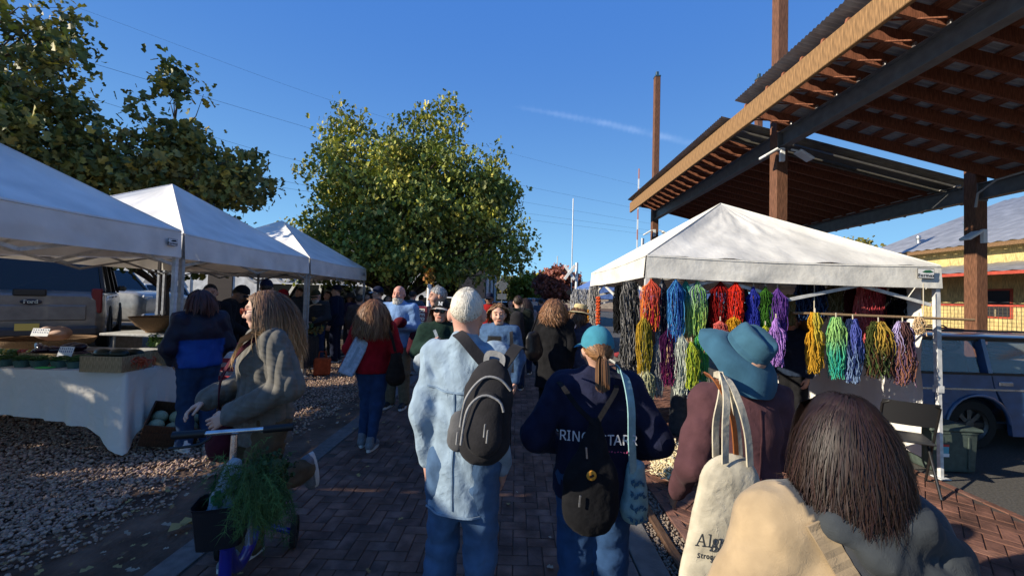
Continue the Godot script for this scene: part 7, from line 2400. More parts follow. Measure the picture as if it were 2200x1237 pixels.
	# --- 3 woman in a blue brimmed hat
	person("woman in a wide blue sun hat and plum long sleeved top", V(1.045, 0, -1.86), 0.1, {
		"h": 1.575, "build": 1.12, "fem": true, "q": 2, "skin": tan, "head": [8, 8, -6],
		"arms": [V(0.27, 1.1, 0.0), V(0.2, 1.0, -0.24), V(-0.29, 1.1, 0.06), V(-0.27, 0.88, -0.12)], "legs": stand,
		"hat": {"kind": "bucket", "mat": cloth("hat_blue", Color(0.05, 0.135, 0.20), 6.0, "weave_n", 0.25), "brim_r": 0.215, "crown": 0.108, "droop": 0.085, "ripple": 0.02, "wave": 0.8, "tilt": V(0.52, 0, -0.14), "stitched": true, "dent": 1.0, "band": cloth("hat_band", Color(0.042, 0.115, 0.175))},
		"top": {"mat": cloth("plum_cloth", Color(0.10, 0.045, 0.052), 6.0, "wrinkle_n", 0.5), "loose": 0.022, "hem": 0.8, "fold": 0.01, "crumple": 0.008, "crumple_scale": V(7, 2.2, 7), "cuff": 0.5},
		"pants": {"mat": charcoal}})
	# --- 4 woman close to the camera, tan coat
	var hood_split := func(p: Vector3) -> Color:
		var edge := -0.16 + 0.45 * (1.45 - p.y)
		return Color(0.055, 0.062, 0.068) if p.x > edge and p.z > -0.05 else Color(0.47, 0.345, 0.20)
	person("woman with dark brown hair in a tan coat, nearest the camera", V(0.80, 0, -1.0), 0.02, {
		"h": 1.50, "build": 1.12, "sho_y": 1.355, "fem": true, "q": 2, "skin": tan, "head": [-6, 2, -3],
		"arms": [V(0.32, 1.1, 0.02), V(0.27, 0.88, -0.1), V(-0.30, 1.1, 0.02), V(-0.26, 0.88, -0.12)], "legs": stand,
		"hair": {"style": "bob", "vary": 0.12, "cols": [Color(0.020, 0.011, 0.009), Color(0.026, 0.014, 0.011), Color(0.032, 0.017, 0.013), Color(0.017, 0.010, 0.008)], "n": 15000, "len": 0.245, "w": 0.0008, "grav": 0.36, "vol": 0.12, "messy": 0.07, "segs": 10, "scale": 0.97, "part": 0.12, "curl": 0.006, "turns": 1.2},
		"top": {"mat": mat("coat_cloth", Color.WHITE, 0.92, "mottle", 1.5, "wrinkle_n", 0.35, {"vc": true, "sheen": 0.25}), "name": "coat", "loose": 0.036, "hem": 0.62, "fold": 0.005, "crumple": 0.005, "crumple_scale": V(5, 1.2, 5), "cell": 0.0105, "paint": hood_split},
		"pants": {"mat": charcoal}})
	# --- 5 woman kneeling on the scooter
	person("woman in a grey ribbed cardigan kneeling with one leg on a blue scooter", V(-1.595, 0, -2.56), deg_to_rad(160), {
		"h": 1.72, "build": 0.96, "fem": true, "q": 2, "skin": Color(0.6, 0.37, 0.28), "twist": -24, "head": [-30, -6, 0], "glasses": "red", "arms_follow": true,
		"arms": [V(0.245, 1.13, -0.02), V(0.17, 1.02, -0.27), V(-0.265, 1.14, 0.06), V(-0.12, 0.985, -0.2)], "curl": [0.6, 0.7], "thumb": [V(-0.8, 0.5, -0.3), V(0.8, 0.5, -0.4)],
		"legs": [V(0.10, 0.49, -0.02), V(0.11, 0.085, 0.03), V(-0.08, 0.49, -0.12), V(-0.03, 0.47, 0.29)], "toes": [V(0.1, 0, -1), V(0.1, -0.95, 0.25)], "foot_up": [V(0, 1, 0), V(0.1, 0.2, -1)],
		"hair": {"style": "long", "cols": [Color(0.16, 0.08, 0.04), Color(0.10, 0.05, 0.027), Color(0.24, 0.13, 0.06)], "tips": [Color(0.5, 0.31, 0.14), Color(0.36, 0.2, 0.09)], "n": 5000, "len": 0.42, "w": 0.0017, "grav": 0.32, "vol": 0.16, "curl": 0.012, "segs": 11, "part": -0.15},
		"top": {"mat": mat("rib_cardigan", Color(0.165, 0.155, 0.135), 0.95, "mottle", 2.0, "knit_n", 0.7, {"sheen": 0.4}), "name": "cardigan", "loose": 0.032, "hem": 0.76, "fold": 0.014, "crumple": 0.009, "crumple_scale": V(6, 2.5, 6), "fold_scale": V(7, 5, 7), "cuff": 1.1},
		"pants": {"mat": cloth("olive_brown", Color(0.115, 0.085, 0.05), 5.0, "wrinkle_n", 0.6), "loose": 0.022, "fold": 0.016}, "shoes": grey_shoe})
	# --- 6 woman in a blue and navy jacket at the table
	var two_tone := func(p: Vector3) -> Color:
		var back := p.y < 1.17 + 0.1 * p.z and p.y < 1.2
		return Color(0.0, 0.05, 0.26) if back and absf(p.x) < 0.2 else Color(0.008, 0.010, 0.024)
	person("woman with dark red hair in a navy and bright blue jacket at the table", spot(428, 4.35), 0.95, {
		"h": 1.71, "build": 1.08, "fem": true, "q": 1, "skin": tan, "head": [22, -4, 0], "twist": 0,
		"arms": [V(0.25, 1.1, 0.0), V(0.19, 0.93, -0.14), V(-0.25, 1.1, 0.0), V(-0.19, 0.93, -0.14)],
		"hair": {"style": "bob", "cols": [Color(0.05, 0.014, 0.010), Color(0.075, 0.02, 0.014)], "n": 700, "len": 0.2, "w": 0.005, "grav": 0.28, "vol": 0.2},
		"top": {"mat": mat("two_tone_nylon", Color.WHITE, 0.6, "", 1, "crease_n", 0.35, {"vc": true}), "name": "jacket", "loose": 0.036, "hem": 0.88, "fold": 0.02, "paint": two_tone, "collar": true},
		"pants": {"mat": cloth("jeans_wide", Color(0.02, 0.05, 0.12), 6.0, "weave_n", 0.5), "loose": 0.014, "flare": 2.2, "fold": 0.014}, "shoes": white_shoe})
	# --- 7 red sweater
	person("woman with long auburn hair walking away in a red sweater", spot(806, 4.55), 0.08, {
		"h": 1.66, "build": 1.12, "fem": true, "q": 1, "skin": tan, "head": [4, 0, 4],
		"arms": [V(0.27, 1.12, 0.04), V(0.2, 1.0, -0.18), V(-0.27, 1.13, 0.04), V(-0.25, 1.0, -0.16)],
		"legs": [V(0.06, 0.49, 0.0), V(0.03, 0.085, 0.1), V(-0.07, 0.49, -0.06), V(-0.10, 0.09, -0.02)],
		"hair": {"style": "long", "cols": [Color(0.13, 0.05, 0.022), Color(0.2, 0.085, 0.035), Color(0.28, 0.14, 0.06)], "n": 2600, "len": 0.42, "w": 0.003, "grav": 0.32, "vol": 0.18, "curl": 0.022, "turns": 2.5},
		"top": {"mat": cloth("red_knit", Color(0.36, 0.008, 0.014), 5.0, "wrinkle_n", 0.5), "name": "sweater", "loose": 0.024, "hem": 0.86, "fold": 0.014},
		"pants": {"mat": cloth("jeans_slim", Color(0.03, 0.06, 0.14), 6.0, "weave_n", 0.5), "loose": 0.008, "flare": 0.8}, "shoes": grey_shoe})
	# --- 8 bald man
	person("bald man with a white beard in a light blue shirt facing the camera", spot(858, 6.15), PI - 0.12, {
		"h": 1.86, "build": 1.12, "q": 1, "skin": Color(0.58, 0.28, 0.21), "head": [0, -4, 0], "beard": Color(0.62, 0.58, 0.52), "curl": [0.9, 0.5],
		"arms": [V(0.26, 1.12, 0.0), V(0.2, 0.95, -0.12), V(-0.26, 1.13, -0.02), V(-0.06, 1.13, -0.24)],
		"top": {"mat": cloth("blue_oxford", Color(0.22, 0.36, 0.62), 5.0, "wrinkle_n", 0.7), "loose": 0.022, "hem": 0.84, "fold": 0.014, "collar": true},
		"pants": {"mat": khaki, "loose": 0.02}})
	# --- 9 woman with the M cap
	person("smiling woman in a black and white cap and dark green top holding a bag", spot(948, 4.35), PI + 0.1, {
		"h": 1.66, "build": 1.05, "fem": true, "q": 1, "skin": pink, "head": [-6, 4, 4], "glasses": "dark", "curl": [1.2, 1.1], "thumb": [V(0.6, 0.6, 0), V(-0.6, 0.6, 0)],
		"arms": [V(0.24, 1.14, -0.06), V(0.07, 1.24, -0.22), V(-0.25, 1.13, -0.08), V(-0.0, 1.14, -0.27)],
		"hair": {"style": "bob", "cols": [Color(0.09, 0.035, 0.02), Color(0.14, 0.06, 0.03)], "n": 420, "len": 0.16, "w": 0.005, "grav": 0.25},
		"hat": {"kind": "cap", "mat": cloth("cap_black", Color(0.02, 0.02, 0.022)), "brim": cloth("brim_cream", Color(0.6, 0.58, 0.52)), "mark": "M", "mark_mat": mat("mark_white", Color(0.75, 0.75, 0.75))},
		"top": {"mat": cloth("bottle_green", Color(0.012, 0.032, 0.024), 5.0), "loose": 0.024, "hem": 0.84, "fold": 0.014},
		"pants": {"mat": jeans_dark}})
	# --- 10 grey man in profile, black shirt
	person("grey haired man in a black shirt looking aside near the newspaper box", spot(944, 5.2), PI * 0.5 + 0.2, {
		"h": 1.84, "build": 1.1, "q": 1, "skin": Color(0.45, 0.25, 0.18), "hair": grey_hair, "head": [10, -4, 0],
		"top": {"mat": black, "loose": 0.022, "hem": 0.86}, "pants": {"mat": charcoal}})
	# --- 11 smiling woman in a denim jacket
	var open_front := func(p: Vector3) -> Color:
		return Color(0.012, 0.012, 0.014) if p.z < -0.05 and absf(p.x) < 0.085 + 0.05 * maxf(0.0, 1.15 - p.y) and p.y < 1.36 else Color(0.07, 0.14, 0.27)
	person("smiling short haired woman in an open denim jacket over black", spot(1073, 4.35), PI - 0.25, {
		"h": 1.645, "build": 1.1, "fem": true, "q": 1, "skin": Color(0.6, 0.34, 0.24), "head": [20, 2, -4],
		"hair": {"style": "wave", "cols": [Color(0.22, 0.11, 0.045), Color(0.3, 0.17, 0.075), Color(0.15, 0.07, 0.03)], "n": 520, "len": 0.14, "w": 0.005, "grav": 0.24, "vol": 0.24, "curl": 0.01},
		"top": {"mat": mat("denim_jacket", Color.WHITE, 0.9, "mottle", 3.0, "crease_n", 0.4, {"vc": true}), "name": "jacket", "loose": 0.03, "hem": 0.84, "fold": 0.016, "paint": open_front},
		"pants": {"mat": black}})
	# --- 12 woman in a long black coat, 13 straw hat
	person("woman with wavy copper hair in a long black coat", spot(1192, 5.4), -0.2, {
		"h": 1.70, "build": 1.12, "fem": true, "q": 1, "skin": pink, "head": [-8, 0, 0],
		"hair": {"style": "wave", "cols": [Color(0.24, 0.11, 0.05), Color(0.33, 0.17, 0.08), Color(0.16, 0.07, 0.03)], "n": 1800, "len": 0.25, "w": 0.0035, "grav": 0.26, "vol": 0.3, "curl": 0.022, "turns": 2.0, "scale": 1.05},
		"top": {"mat": black, "name": "coat", "loose": 0.032, "hem": 0.55, "fold": 0.02, "flare": 0.2}, "pants": {"mat": black, "loose": 0.02}})
	person("woman in a cream straw hat and slate blue top beside the yarn stall", spot(1243, 5.75), -0.55, {
		"h": 1.62, "fem": true, "q": 1, "skin": brown, "head": [-30, -8, 0],
		"hair": {"style": "wave", "cols": [Color(0.17, 0.08, 0.035), Color(0.1, 0.05, 0.025)], "n": 500, "len": 0.26, "w": 0.005, "curl": 0.015, "vol": 0.2},
		"hat": {"kind": "sun", "mat": cloth("straw", Color(0.62, 0.5, 0.26), 6.0, "weave_n", 0.8), "brim_r": 0.2, "crown": 0.11, "droop": 0.03},
		"top": {"mat": cloth("slate_knit", Color(0.085, 0.09, 0.15), 5.0), "loose": 0.026, "hem": 0.8, "fold": 0.014}, "pants": {"mat": charcoal}})
	# --- down the lane
	person("man walking away in a dark green jacket with a black backpack", spot(1114, 7.4), 0.05, {
		"h": 1.76, "q": 1, "skin": tan, "hair": brown_short, "legs": walk, "top": {"mat": cloth("forest", Color(0.018, 0.024, 0.02)), "loose": 0.034, "hem": 0.84}, "pants": {"mat": jeans_dark}})
	person("long haired person walking away in a pale grey sweater", spot(1131, 9.0), -0.1, {
		"h": 1.72, "fem": true, "q": 0, "hair": dark_long, "legs": walk, "top": {"mat": cloth("pale_grey", Color(0.27, 0.27, 0.28)), "loose": 0.02}, "pants": {"mat": jeans_dark}})
	person("person in light shirt and jeans standing far down the lane", spot(1147, 25.5), PI, {
		"h": 1.76, "q": 0, "hair": grey_hair, "top": {"mat": cloth("pale_shirt", Color(0.55, 0.45, 0.38)), "loose": 0.02}, "pants": {"mat": jeans_light}})
	person("dark haired person in a navy jacket in the lane beyond the black coat", spot(1181, 8.8), 0.4, {
		"h": 1.6, "q": 0, "hair": {"style": "short", "cols": [Color(0.012, 0.011, 0.012)], "n": 250, "len": 0.07, "w": 0.006}, "top": {"mat": navy, "loose": 0.03}, "pants": {"mat": charcoal}})
	for f in [[1196, 17.0, Color(0.6, 0.58, 0.54), "person in a white top standing in the sun past the stalls"], [1086, 30.0, Color(0.05, 0.05, 0.07), "distant person in dark clothes near the white car"], [1210, 21.0, Color(0.3, 0.12, 0.1), "distant person in a rust top behind the blue tent"]]:
		person(f[3], spot(f[0], f[1]), 0.3, {"h": 1.7, "q": 0, "hair": brown_short, "top": {"mat": cloth("far_%d" % f[0], f[2])}, "pants": {"mat": jeans_dark}})
	person("man in a red shirt and dark cap in the shade near the dark building", spot(1053, 9.5), PI - 0.3, {
		"h": 1.8, "q": 1, "build": 1.1, "skin": brown, "glasses": "dark", "hair": brown_short, "hat": {"kind": "cap", "mat": navy}, "top": {"mat": cloth("red_tee", Color(0.3, 0.012, 0.012)), "loose": 0.02}, "pants": {"mat": charcoal}})
	person("man in a slate shirt with hands on hips by the white car", spot(886, 10.2), 0.1, {
		"h": 1.84, "q": 1, "hair": {"style": "short", "cols": [Color(0.015, 0.012, 0.01)], "n": 300, "len": 0.05, "w": 0.006}, "arms": [V(0.37, 1.14, 0.08), V(0.18, 1.0, -0.03), V(-0.37, 1.14, 0.08), V(-0.18, 1.0, -0.03)], "top": {"mat": cloth("slate_shirt", Color(0.06, 0.085, 0.12)), "loose": 0.022}, "pants": {"mat": khaki}})
	person("man in a dark jacket and white fronted cap behind the bald man", spot(812, 8.6), PI * 0.5, {
		"h": 1.86, "q": 1, "skin": tan, "glasses": "dark", "hair": brown_short, "hat": {"kind": "cap", "mat": navy, "brim": cloth("brim_grey", Color(0.4, 0.4, 0.42))}, "top": {"mat": charcoal, "loose": 0.03}, "pants": {"mat": jeans_dark}})
	# --- shoppers under the far tents
	person("tall man in a navy jacket and cap in profile under the far tent", spot(722, 10.1), PI * 0.5 + 0.1, {
		"h": 1.9, "q": 1, "skin": tan, "hair": brown_short, "hat": {"kind": "cap", "mat": navy}, "top": {"mat": navy, "loose": 0.034, "hem": 0.8}, "pants": {"mat": navy, "loose": 0.02}})
	person("white bearded man in an olive cap and dark jacket looking down", spot(681, 9.0), PI - 0.2, {
		"h": 1.78, "q": 1, "skin": pink, "beard": Color(0.55, 0.53, 0.5), "head": [0, -22, 0], "hair": grey_hair, "hat": {"kind": "cap", "mat": cloth("olive_cap", Color(0.05, 0.055, 0.03))},
		"arms": [V(0.26, 1.12, -0.02), V(0.1, 1.02, -0.26), V(-0.26, 1.12, -0.02), V(-0.1, 1.02, -0.26)], "top": {"mat": charcoal, "loose": 0.03}, "pants": {"mat": jeans_dark}})
	person("man in a red cap and grey shirt with red sleeves", spot(606, 8.2), PI - 0.6, {
		"h": 1.74, "q": 1, "skin": Color(0.5, 0.22, 0.16), "hair": brown_short, "hat": {"kind": "cap", "mat": cloth("cap_red", Color(0.28, 0.012, 0.02))},
		"top": {"mat": mat("raglan", Color.WHITE, 0.9, "mottle", 3.0, "crease_n", 0.3, {"vc": true}), "loose": 0.02, "paint": func(p: Vector3) -> Color: return Color(0.3, 0.012, 0.02) if absf(p.x) > 0.17 else Color(0.16, 0.16, 0.17)}, "pants": {"mat": jeans_dark}})
	person("tall man in a navy cap behind the kneeling woman", spot(568, 6.9), 0.5, {
		"h": 1.9, "q": 0, "hair": brown_short, "hat": {"kind": "cap", "mat": navy}, "top": {"mat": navy, "loose": 0.03}, "pants": {"mat": charcoal}})
	person("man in a black cap and hoodie bending over the produce", spot(484, 6.4), -PI * 0.4, {
		"h": 1.82, "q": 1, "skin": brown, "lean": 10, "head": [0, -20, 0], "hair": brown_short, "hat": {"kind": "cap", "mat": black}, "top": {"mat": black, "loose": 0.035, "hood": true},
		"arms": [V(0.26, 1.1, -0.1), V(0.15, 0.98, -0.34), V(-0.26, 1.1, -0.1), V(-0.15, 0.98, -0.34)], "pants": {"mat": charcoal}})
	person("woman with dark hair in a bun watching from behind the table", spot(446, 5.9), PI + 0.75, {
		"h": 1.80, "fem": true, "q": 1, "skin": Color(0.42, 0.23, 0.16), "head": [-6, -4, 0], "hair": {"style": "bun", "cols": [Color(0.012, 0.01, 0.009), Color(0.02, 0.014, 0.012)], "n": 420, "len": 0.12, "w": 0.005}, "top": {"mat": black, "loose": 0.025}, "pants": {"mat": black}})
	person("dark haired person in black crouched over the greens", spot(527, 6.9), PI, {
		"h": 1.62, "q": 0, "fem": true, "lean": 14, "hair": dark_long, "top": {"mat": black, "loose": 0.03}, "pants": {"mat": black}})
	person("person in a grey hat and purple top at the far stall", spot(752, 11.0), PI - 0.3, {
		"h": 1.72, "q": 0, "skin": brown, "fem": true, "hair": dark_long, "hat": {"kind": "sun", "mat": cloth("felt_grey", Color(0.05, 0.05, 0.05)), "brim_r": 0.18, "crown": 0.1}, "top": {"mat": cloth("purple_knit", Color(0.05, 0.035, 0.075))}, "pants": {"mat": charcoal}})
	person("person in a pale jacket queueing behind the bearded man", spot(702, 10.8), PI - 0.1, {
		"h": 1.74, "q": 0, "fem": true, "hair": dark_long, "top": {"mat": cloth("pale_jacket", Color(0.3, 0.29, 0.26))}, "pants": {"mat": charcoal}})
	# --- more of the crowd in the shade, each a few pixels of back or shoulder
	for f in [[641, 10.6, 1.72, Color(0.05, 0.06, 0.08), 2.9, "person in a slate coat between the bearded man and the red cap"], [771, 9.7, 1.68, Color(0.09, 0.06, 0.05), 0.3, "person in a brown jacket walking away by the far tent leg"], [792, 11.4, 1.75, Color(0.03, 0.035, 0.05), 2.6, "person in dark blue standing under the sycamore"], [834, 11.8, 1.7, Color(0.12, 0.11, 0.1), 3.4, "person in a taupe coat under the sycamore behind the bald man"], [905, 13.0, 1.74, Color(0.02, 0.025, 0.03), 0.2, "person in black beyond the newspaper boxes"], [1163, 13.5, 1.72, Color(0.10, 0.12, 0.16), 0.0, "person in a grey blue jacket further up the lane"], [1098, 12.0, 1.66, Color(0.25, 0.06, 0.06), 3.0, "person in a dull red jacket in the lane near the dark building"]]:
		person(f[5], spot(f[0], f[1]), f[4], {"h": f[2], "q": 0, "hair": brown_short if f[0] % 2 else dark_long, "legs": walk, "top": {"mat": cloth("crowd_%d" % f[0], f[3]), "loose": 0.026}, "pants": {"mat": jeans_dark}})
	# --- in the yarn stall
	person("blonde stallholder in sunglasses and dark denim jacket behind the scarves", V(3.62, 0, -5.25), PI * 0.62, {
		"h": 1.62, "fem": true, "q": 1, "skin": Color(0.5, 0.26, 0.18), "glasses": "dark", "hair": {"style": "long", "cols": [Color(0.3, 0.15, 0.06), Color(0.2, 0.1, 0.04)], "n": 600, "len": 0.3, "w": 0.005, "curl": 0.015, "vol": 0.25},
		"top": {"mat": cloth("dark_denim", Color(0.02, 0.032, 0.06), 5.0), "name": "jacket", "loose": 0.032}, "pants": {"mat": black}})
	person("shopper in charcoal trousers half hidden behind the hanging yarn", V(2.27, 0, -5.35), 0.2, {
		"h": 1.68, "fem": true, "q": 1, "skin": tan, "hair": dark_long, "top": {"mat": cloth("tan_knit", Color(0.5, 0.34, 0.2)), "loose": 0.02, "hem": 0.82}, "pants": {"mat": cloth("trouser_grey", Color(0.055, 0.058, 0.062), 4.0), "loose": 0.035, "flare": 2.6}})

# ================================================================== what people carry, and the scooter
func pack_body(parts: Array, lo: Vector3, hi: Vector3, cell: float, fold := 0.006) -> ArrayMesh:
	var s := Sdf.new(lo, hi, cell)
	for p in parts: s.cone(p[0], p[1], p[2], p[3], p[4] if p.size() > 4 else 0.03, Vector3.BACK, p[5] if p.size() > 5 else 1.0)
	var n := FastNoiseLite.new()
	n.frequency = 1.0
	s.folds(n, fold, Vector3(14, 9, 14))
	var b := MB.new()
	s.mesh(b)
	return b.done(true)
func strap(pts: Array, w: float, n: Vector3) -> ArrayMesh:   # a flat band with thickness that faces n
	var b := MB.new()
	var rings := []
	for k in pts.size():
		var p: Vector3 = pts[k]
		var d: Vector3 = (pts[mini(k + 1, pts.size() - 1)] - pts[maxi(k - 1, 0)]).normalized()
		var s := d.cross(n).normalized() * w * 0.5
		var q := s.cross(d).normalized() * 0.003
		rings.append(PackedVector3Array([p - s + q, p + s + q, p + s - q, p - s - q]))
	b.loft(rings)
	return b.done()
func seam(node: Node, part: String, path: Array, w: float, m: Material) -> void:   # a stitched line that lies on the back of a garment
	var cv: PackedVector3Array = node.get_node(part).mesh.surface_get_arrays(0)[Mesh.ARRAY_VERTEX]
	var pts := []
	for k in path.size() - 1:
		for q in 6:
			var p: Vector2 = path[k].lerp(path[k + 1], q / 6.0)
			var zz := 0.0
			for v in cv:
				if absf(v.x - p.x) < 0.014 and absf(v.y - p.y) < 0.014: zz = maxf(zz, v.z)
			if zz > 0.01: pts.append(Vector3(p.x, p.y, zz + 0.001))
	if pts.size() > 2: put(node.get_node(part), "seam", strap(curve(pts, 40), w, Vector3(0, 0.1, 1)), m)
func curve(pts: Array, n := 20) -> Array:
	var c := Curve3D.new()
	c.bake_interval = 0.01
	for k in pts.size():
		var t: Vector3 = (pts[mini(k + 1, pts.size() - 1)] - pts[maxi(k - 1, 0)]) * 0.17
		c.add_point(pts[k], -t if k > 0 else Vector3.ZERO, t if k < pts.size() - 1 else Vector3.ZERO)
	var o := []
	for k in n + 1: o.append(c.sample_baked(c.get_baked_length() * k / n))
	return o
func build_small() -> void:
	rng.seed = 77
	var black := cloth("pack_black", Color(0.028, 0.027, 0.03), 5.0, "weave_n", 0.5)
	var grey := cloth("pack_grey", Color(0.12, 0.12, 0.125), 5.0, "weave_n", 0.5)
	var pale := cloth("piping_grey", Color(0.30, 0.30, 0.30))
	# --- backpack of the white-haired man
	var t := thing("backpack", "black and grey backpack slung on the white haired man's right shoulder", "backpack", Vector3(-0.115, 1.25, -1.735), -0.25)
	t.rotation.z = -0.14
	put(t, "pack", pack_body([[Vector3(0, -0.13, 0), Vector3(0, 0.09, 0), 0.125, 0.095, 0.04, 0.62], [Vector3(0, 0.07, 0.0), Vector3(0, 0.15, -0.01), 0.1, 0.055, 0.04, 0.62]], Vector3(-0.18, -0.3, -0.13), Vector3(0.18, 0.26, 0.14), 0.0085), black)
	put(t, "front_pocket", pack_body([[Vector3(0.02, -0.1, 0.07), Vector3(0.02, 0.02, 0.06), 0.085, 0.065, 0.03, 0.5]], Vector3(-0.12, -0.24, -0.02), Vector3(0.16, 0.15, 0.14), 0.008, 0.003), black)
	put(t, "side_pocket", pack_body([[Vector3(-0.1, -0.17, 0.015), Vector3(-0.1, -0.09, 0.015), 0.05, 0.05, 0.03, 0.9]], Vector3(-0.19, -0.26, -0.08), Vector3(0.0, 0.0, 0.1), 0.008, 0.008), grey)
	put(t, "zip_piping", tubem(curve([Vector3(-0.075, -0.08, 0.09), Vector3(-0.07, 0.04, 0.085), Vector3(-0.02, 0.13, 0.06), Vector3(0.05, 0.14, 0.05), Vector3(0.1, 0.1, 0.035)]), 0.0055, 5), pale)
	put(t, "zip_piping", tubem(curve([Vector3(-0.05, -0.14, 0.118), Vector3(-0.05, 0.0, 0.105), Vector3(0.0, 0.068, 0.09), Vector3(0.07, 0.06, 0.08), Vector3(0.095, 0.02, 0.08)]), 0.0055, 5), pale)
	for q in [Vector3(-0.078, -0.1, 0.1), Vector3(0.04, -0.03, 0.125), Vector3(0.055, -0.05, 0.125)]:
		put(t, "zip_pull", tubem([q, q + Vector3(0.004, -0.05, 0.004)], 0.0035, 5), pale)
	put(t, "grab_loop", strap(curve([Vector3(-0.035, 0.18, 0.0), Vector3(-0.03, 0.225, 0.0), Vector3(0.03, 0.225, 0.0), Vector3(0.035, 0.18, 0.0)]), 0.025, Vector3.BACK), pale)
	put(t, "strap", strap(curve([Vector3(-0.04, 0.17, -0.02), Vector3(-0.1, 0.215, -0.02), Vector3(-0.17, 0.265, -0.03), Vector3(-0.23, 0.27, -0.1)]), 0.05, Vector3(0, 0.6, 0.8)), black)
	put(t, "strap", strap(curve([Vector3(0.03, 0.17, -0.02), Vector3(0.06, 0.23, -0.02), Vector3(0.075, 0.27, -0.07), Vector3(0.08, 0.25, -0.16)]), 0.05, Vector3(0, 0.6, 0.8)), black)
	# --- lettering on the navy hoodie, and the black sling pack over it
	var hood := get_node("person_001")
	var ink := mat("print_white", Color(0.50, 0.50, 0.52), 0.9)
	var zb := 0.205
	for l in [["RINGO", -0.105, 0.04, 0.2], ["STARR", 0.075, 0.0, -0.12]]:
		put(hood.get_node("hoodie"), "print", lettering(l[0], 0.062, false, false, 0.004), ink, Vector3(l[1], 1.075 + l[2] * 0.2, zb), Basis(Vector3.UP, l[1] * 1.6))
	var pk := MB.new()
	for k in 9: pk.bar(Vector3(0.0 + 0.014 * k, 1.012 + 0.012 * rng.randf(), zb), Vector3(0.006 + 0.014 * k, 1.03 - 0.012 * rng.randf(), zb), 0.004)
	put(hood.get_node("hoodie"), "print", pk.done(), mat("print_pink", Color(0.35, 0.06, 0.14), 0.9))
	t = thing("sling_pack", "black sling pack with a round orange badge on the navy hoodie", "backpack", Vector3(0.36, 0.95, -1.845), 0.0)
	put(t, "pack", pack_body([[Vector3(0.0, -0.17, 0), Vector3(0.0, -0.05, 0), 0.13, 0.12, 0.04, 0.45], [Vector3(0, -0.05, 0), Vector3(0.02, 0.2, -0.02), 0.12, 0.03, 0.04, 0.45]], Vector3(-0.19, -0.36, -0.1), Vector3(0.19, 0.28, 0.11), 0.009, 0.008), cloth("sling_black", Color(0.012, 0.012, 0.014), 5.0))
	var bd := MB.new()
	bd.lathe([Vector2(0.022, 0), Vector2(0.022, 0.003), Vector2(0.018, 0.006), Vector2(0.001, 0.007)], 20, Vector3.ZERO, Basis(Vector3.RIGHT, PI / 2))
	var bg := put(t, "badge", bd.done(), mat("badge_orange", Color(0.62, 0.27, 0.03), 0.5), Vector3(-0.01, 0.0, 0.062))
	put(bg, "badge_mark", boxm(Vector3(0.02, 0.01, 0.002), 0.0), mat("trim_black"), Vector3(0, 0, 0.009), Basis(Vector3.BACK, 0.5))
	for q in [[Vector3(-0.03, 0.09, 0.045), 0.1], [Vector3(-0.06, -0.11, 0.07), -0.08]]:
		put(t, "zip_pull", boxm(Vector3(0.008, 0.05, 0.005), 0.001), metal("pull_steel", Color(0.5, 0.5, 0.5), 0.4), q[0], Basis(Vector3.BACK, q[1]))
	for s in [-1, 1]:
		put(t, "strap", strap(curve([Vector3(0.02, 0.2, -0.01), Vector3(s * 0.06, 0.27, -0.01), Vector3(s * 0.12 , 0.345, -0.06), Vector3(s * 0.14, 0.36, -0.15)]), 0.022, Vector3(0, 0.5, 0.85)), cloth("sling_black"))
	# --- teal patterned tote on her right shoulder
	t = thing("tote_bag", "pale teal patterned tote hanging from the navy hoodie's right shoulder", "bag", Vector3(0.585, 0.86, -1.94), 0.1)
	var teal := cloth("tote_teal", Color(0.30, 0.50, 0.52), 4.0)
	put(t, "bag", pack_body([[Vector3(0.0, -0.13, 0), Vector3(0.005, 0.06, 0), 0.07, 0.045, 0.03, 0.7]], Vector3(-0.13, -0.28, -0.12), Vector3(0.14, 0.18, 0.12), 0.008, 0.01), teal)
	put(t, "strap", strap(curve([Vector3(-0.02, 0.06, 0.035), Vector3(-0.04, 0.22, 0.06), Vector3(-0.045, 0.38, 0.055), Vector3(-0.055, 0.50, 0.0), Vector3(-0.06, 0.52, -0.1)]), 0.045, Vector3(0.4, 0.1, 0.9)), teal)
	for k in 16:                                              # printed birds: flat blue shapes
		var bm := MB.new()
		bm.poly(PackedVector2Array([Vector2(-0.016, 0.0), Vector2(-0.005, 0.008), Vector2(0.006, 0.004), Vector2(0.016, 0.012), Vector2(0.012, -0.002), Vector2(0.0, -0.009)]), 0.002)
		var a := 1.1 + 0.9 * (k % 4) / 3.0
		var y := -0.16 + 0.055 * (k / 4)
		var rr := lerpf(0.074, 0.05, (y + 0.16) / 0.2)
		put(t, "print", bm.done(), mat("print_navy", Color(0.03, 0.10, 0.17), 0.9), Vector3(cos(a) * rr * 1.1, y + 0.012 * (k % 2), sin(a) * rr * 0.8 + 0.004), Basis(Vector3.UP, PI / 2 - a) * Basis(Vector3.BACK, k * 0.7))
	# --- cream tote on the woman in the blue hat
	var cream := cloth("tote_cream", Color(0.62, 0.56, 0.43), 4.0, "wrinkle_n", 0.6)
	t = thing("tote_bag", "cream canvas tote with dark lettering carried by the woman in the blue hat", "bag", Vector3(0.845, 0.84, -1.615), 0.06)
	put(t, "bag", pack_body([[Vector3(-0.02, -0.2, 0), Vector3(0.02, 0.16, 0), 0.16, 0.125, 0.02, 0.34]], Vector3(-0.24, -0.44, -0.11), Vector3(0.22, 0.34, 0.11), 0.0095, 0.004), cream)
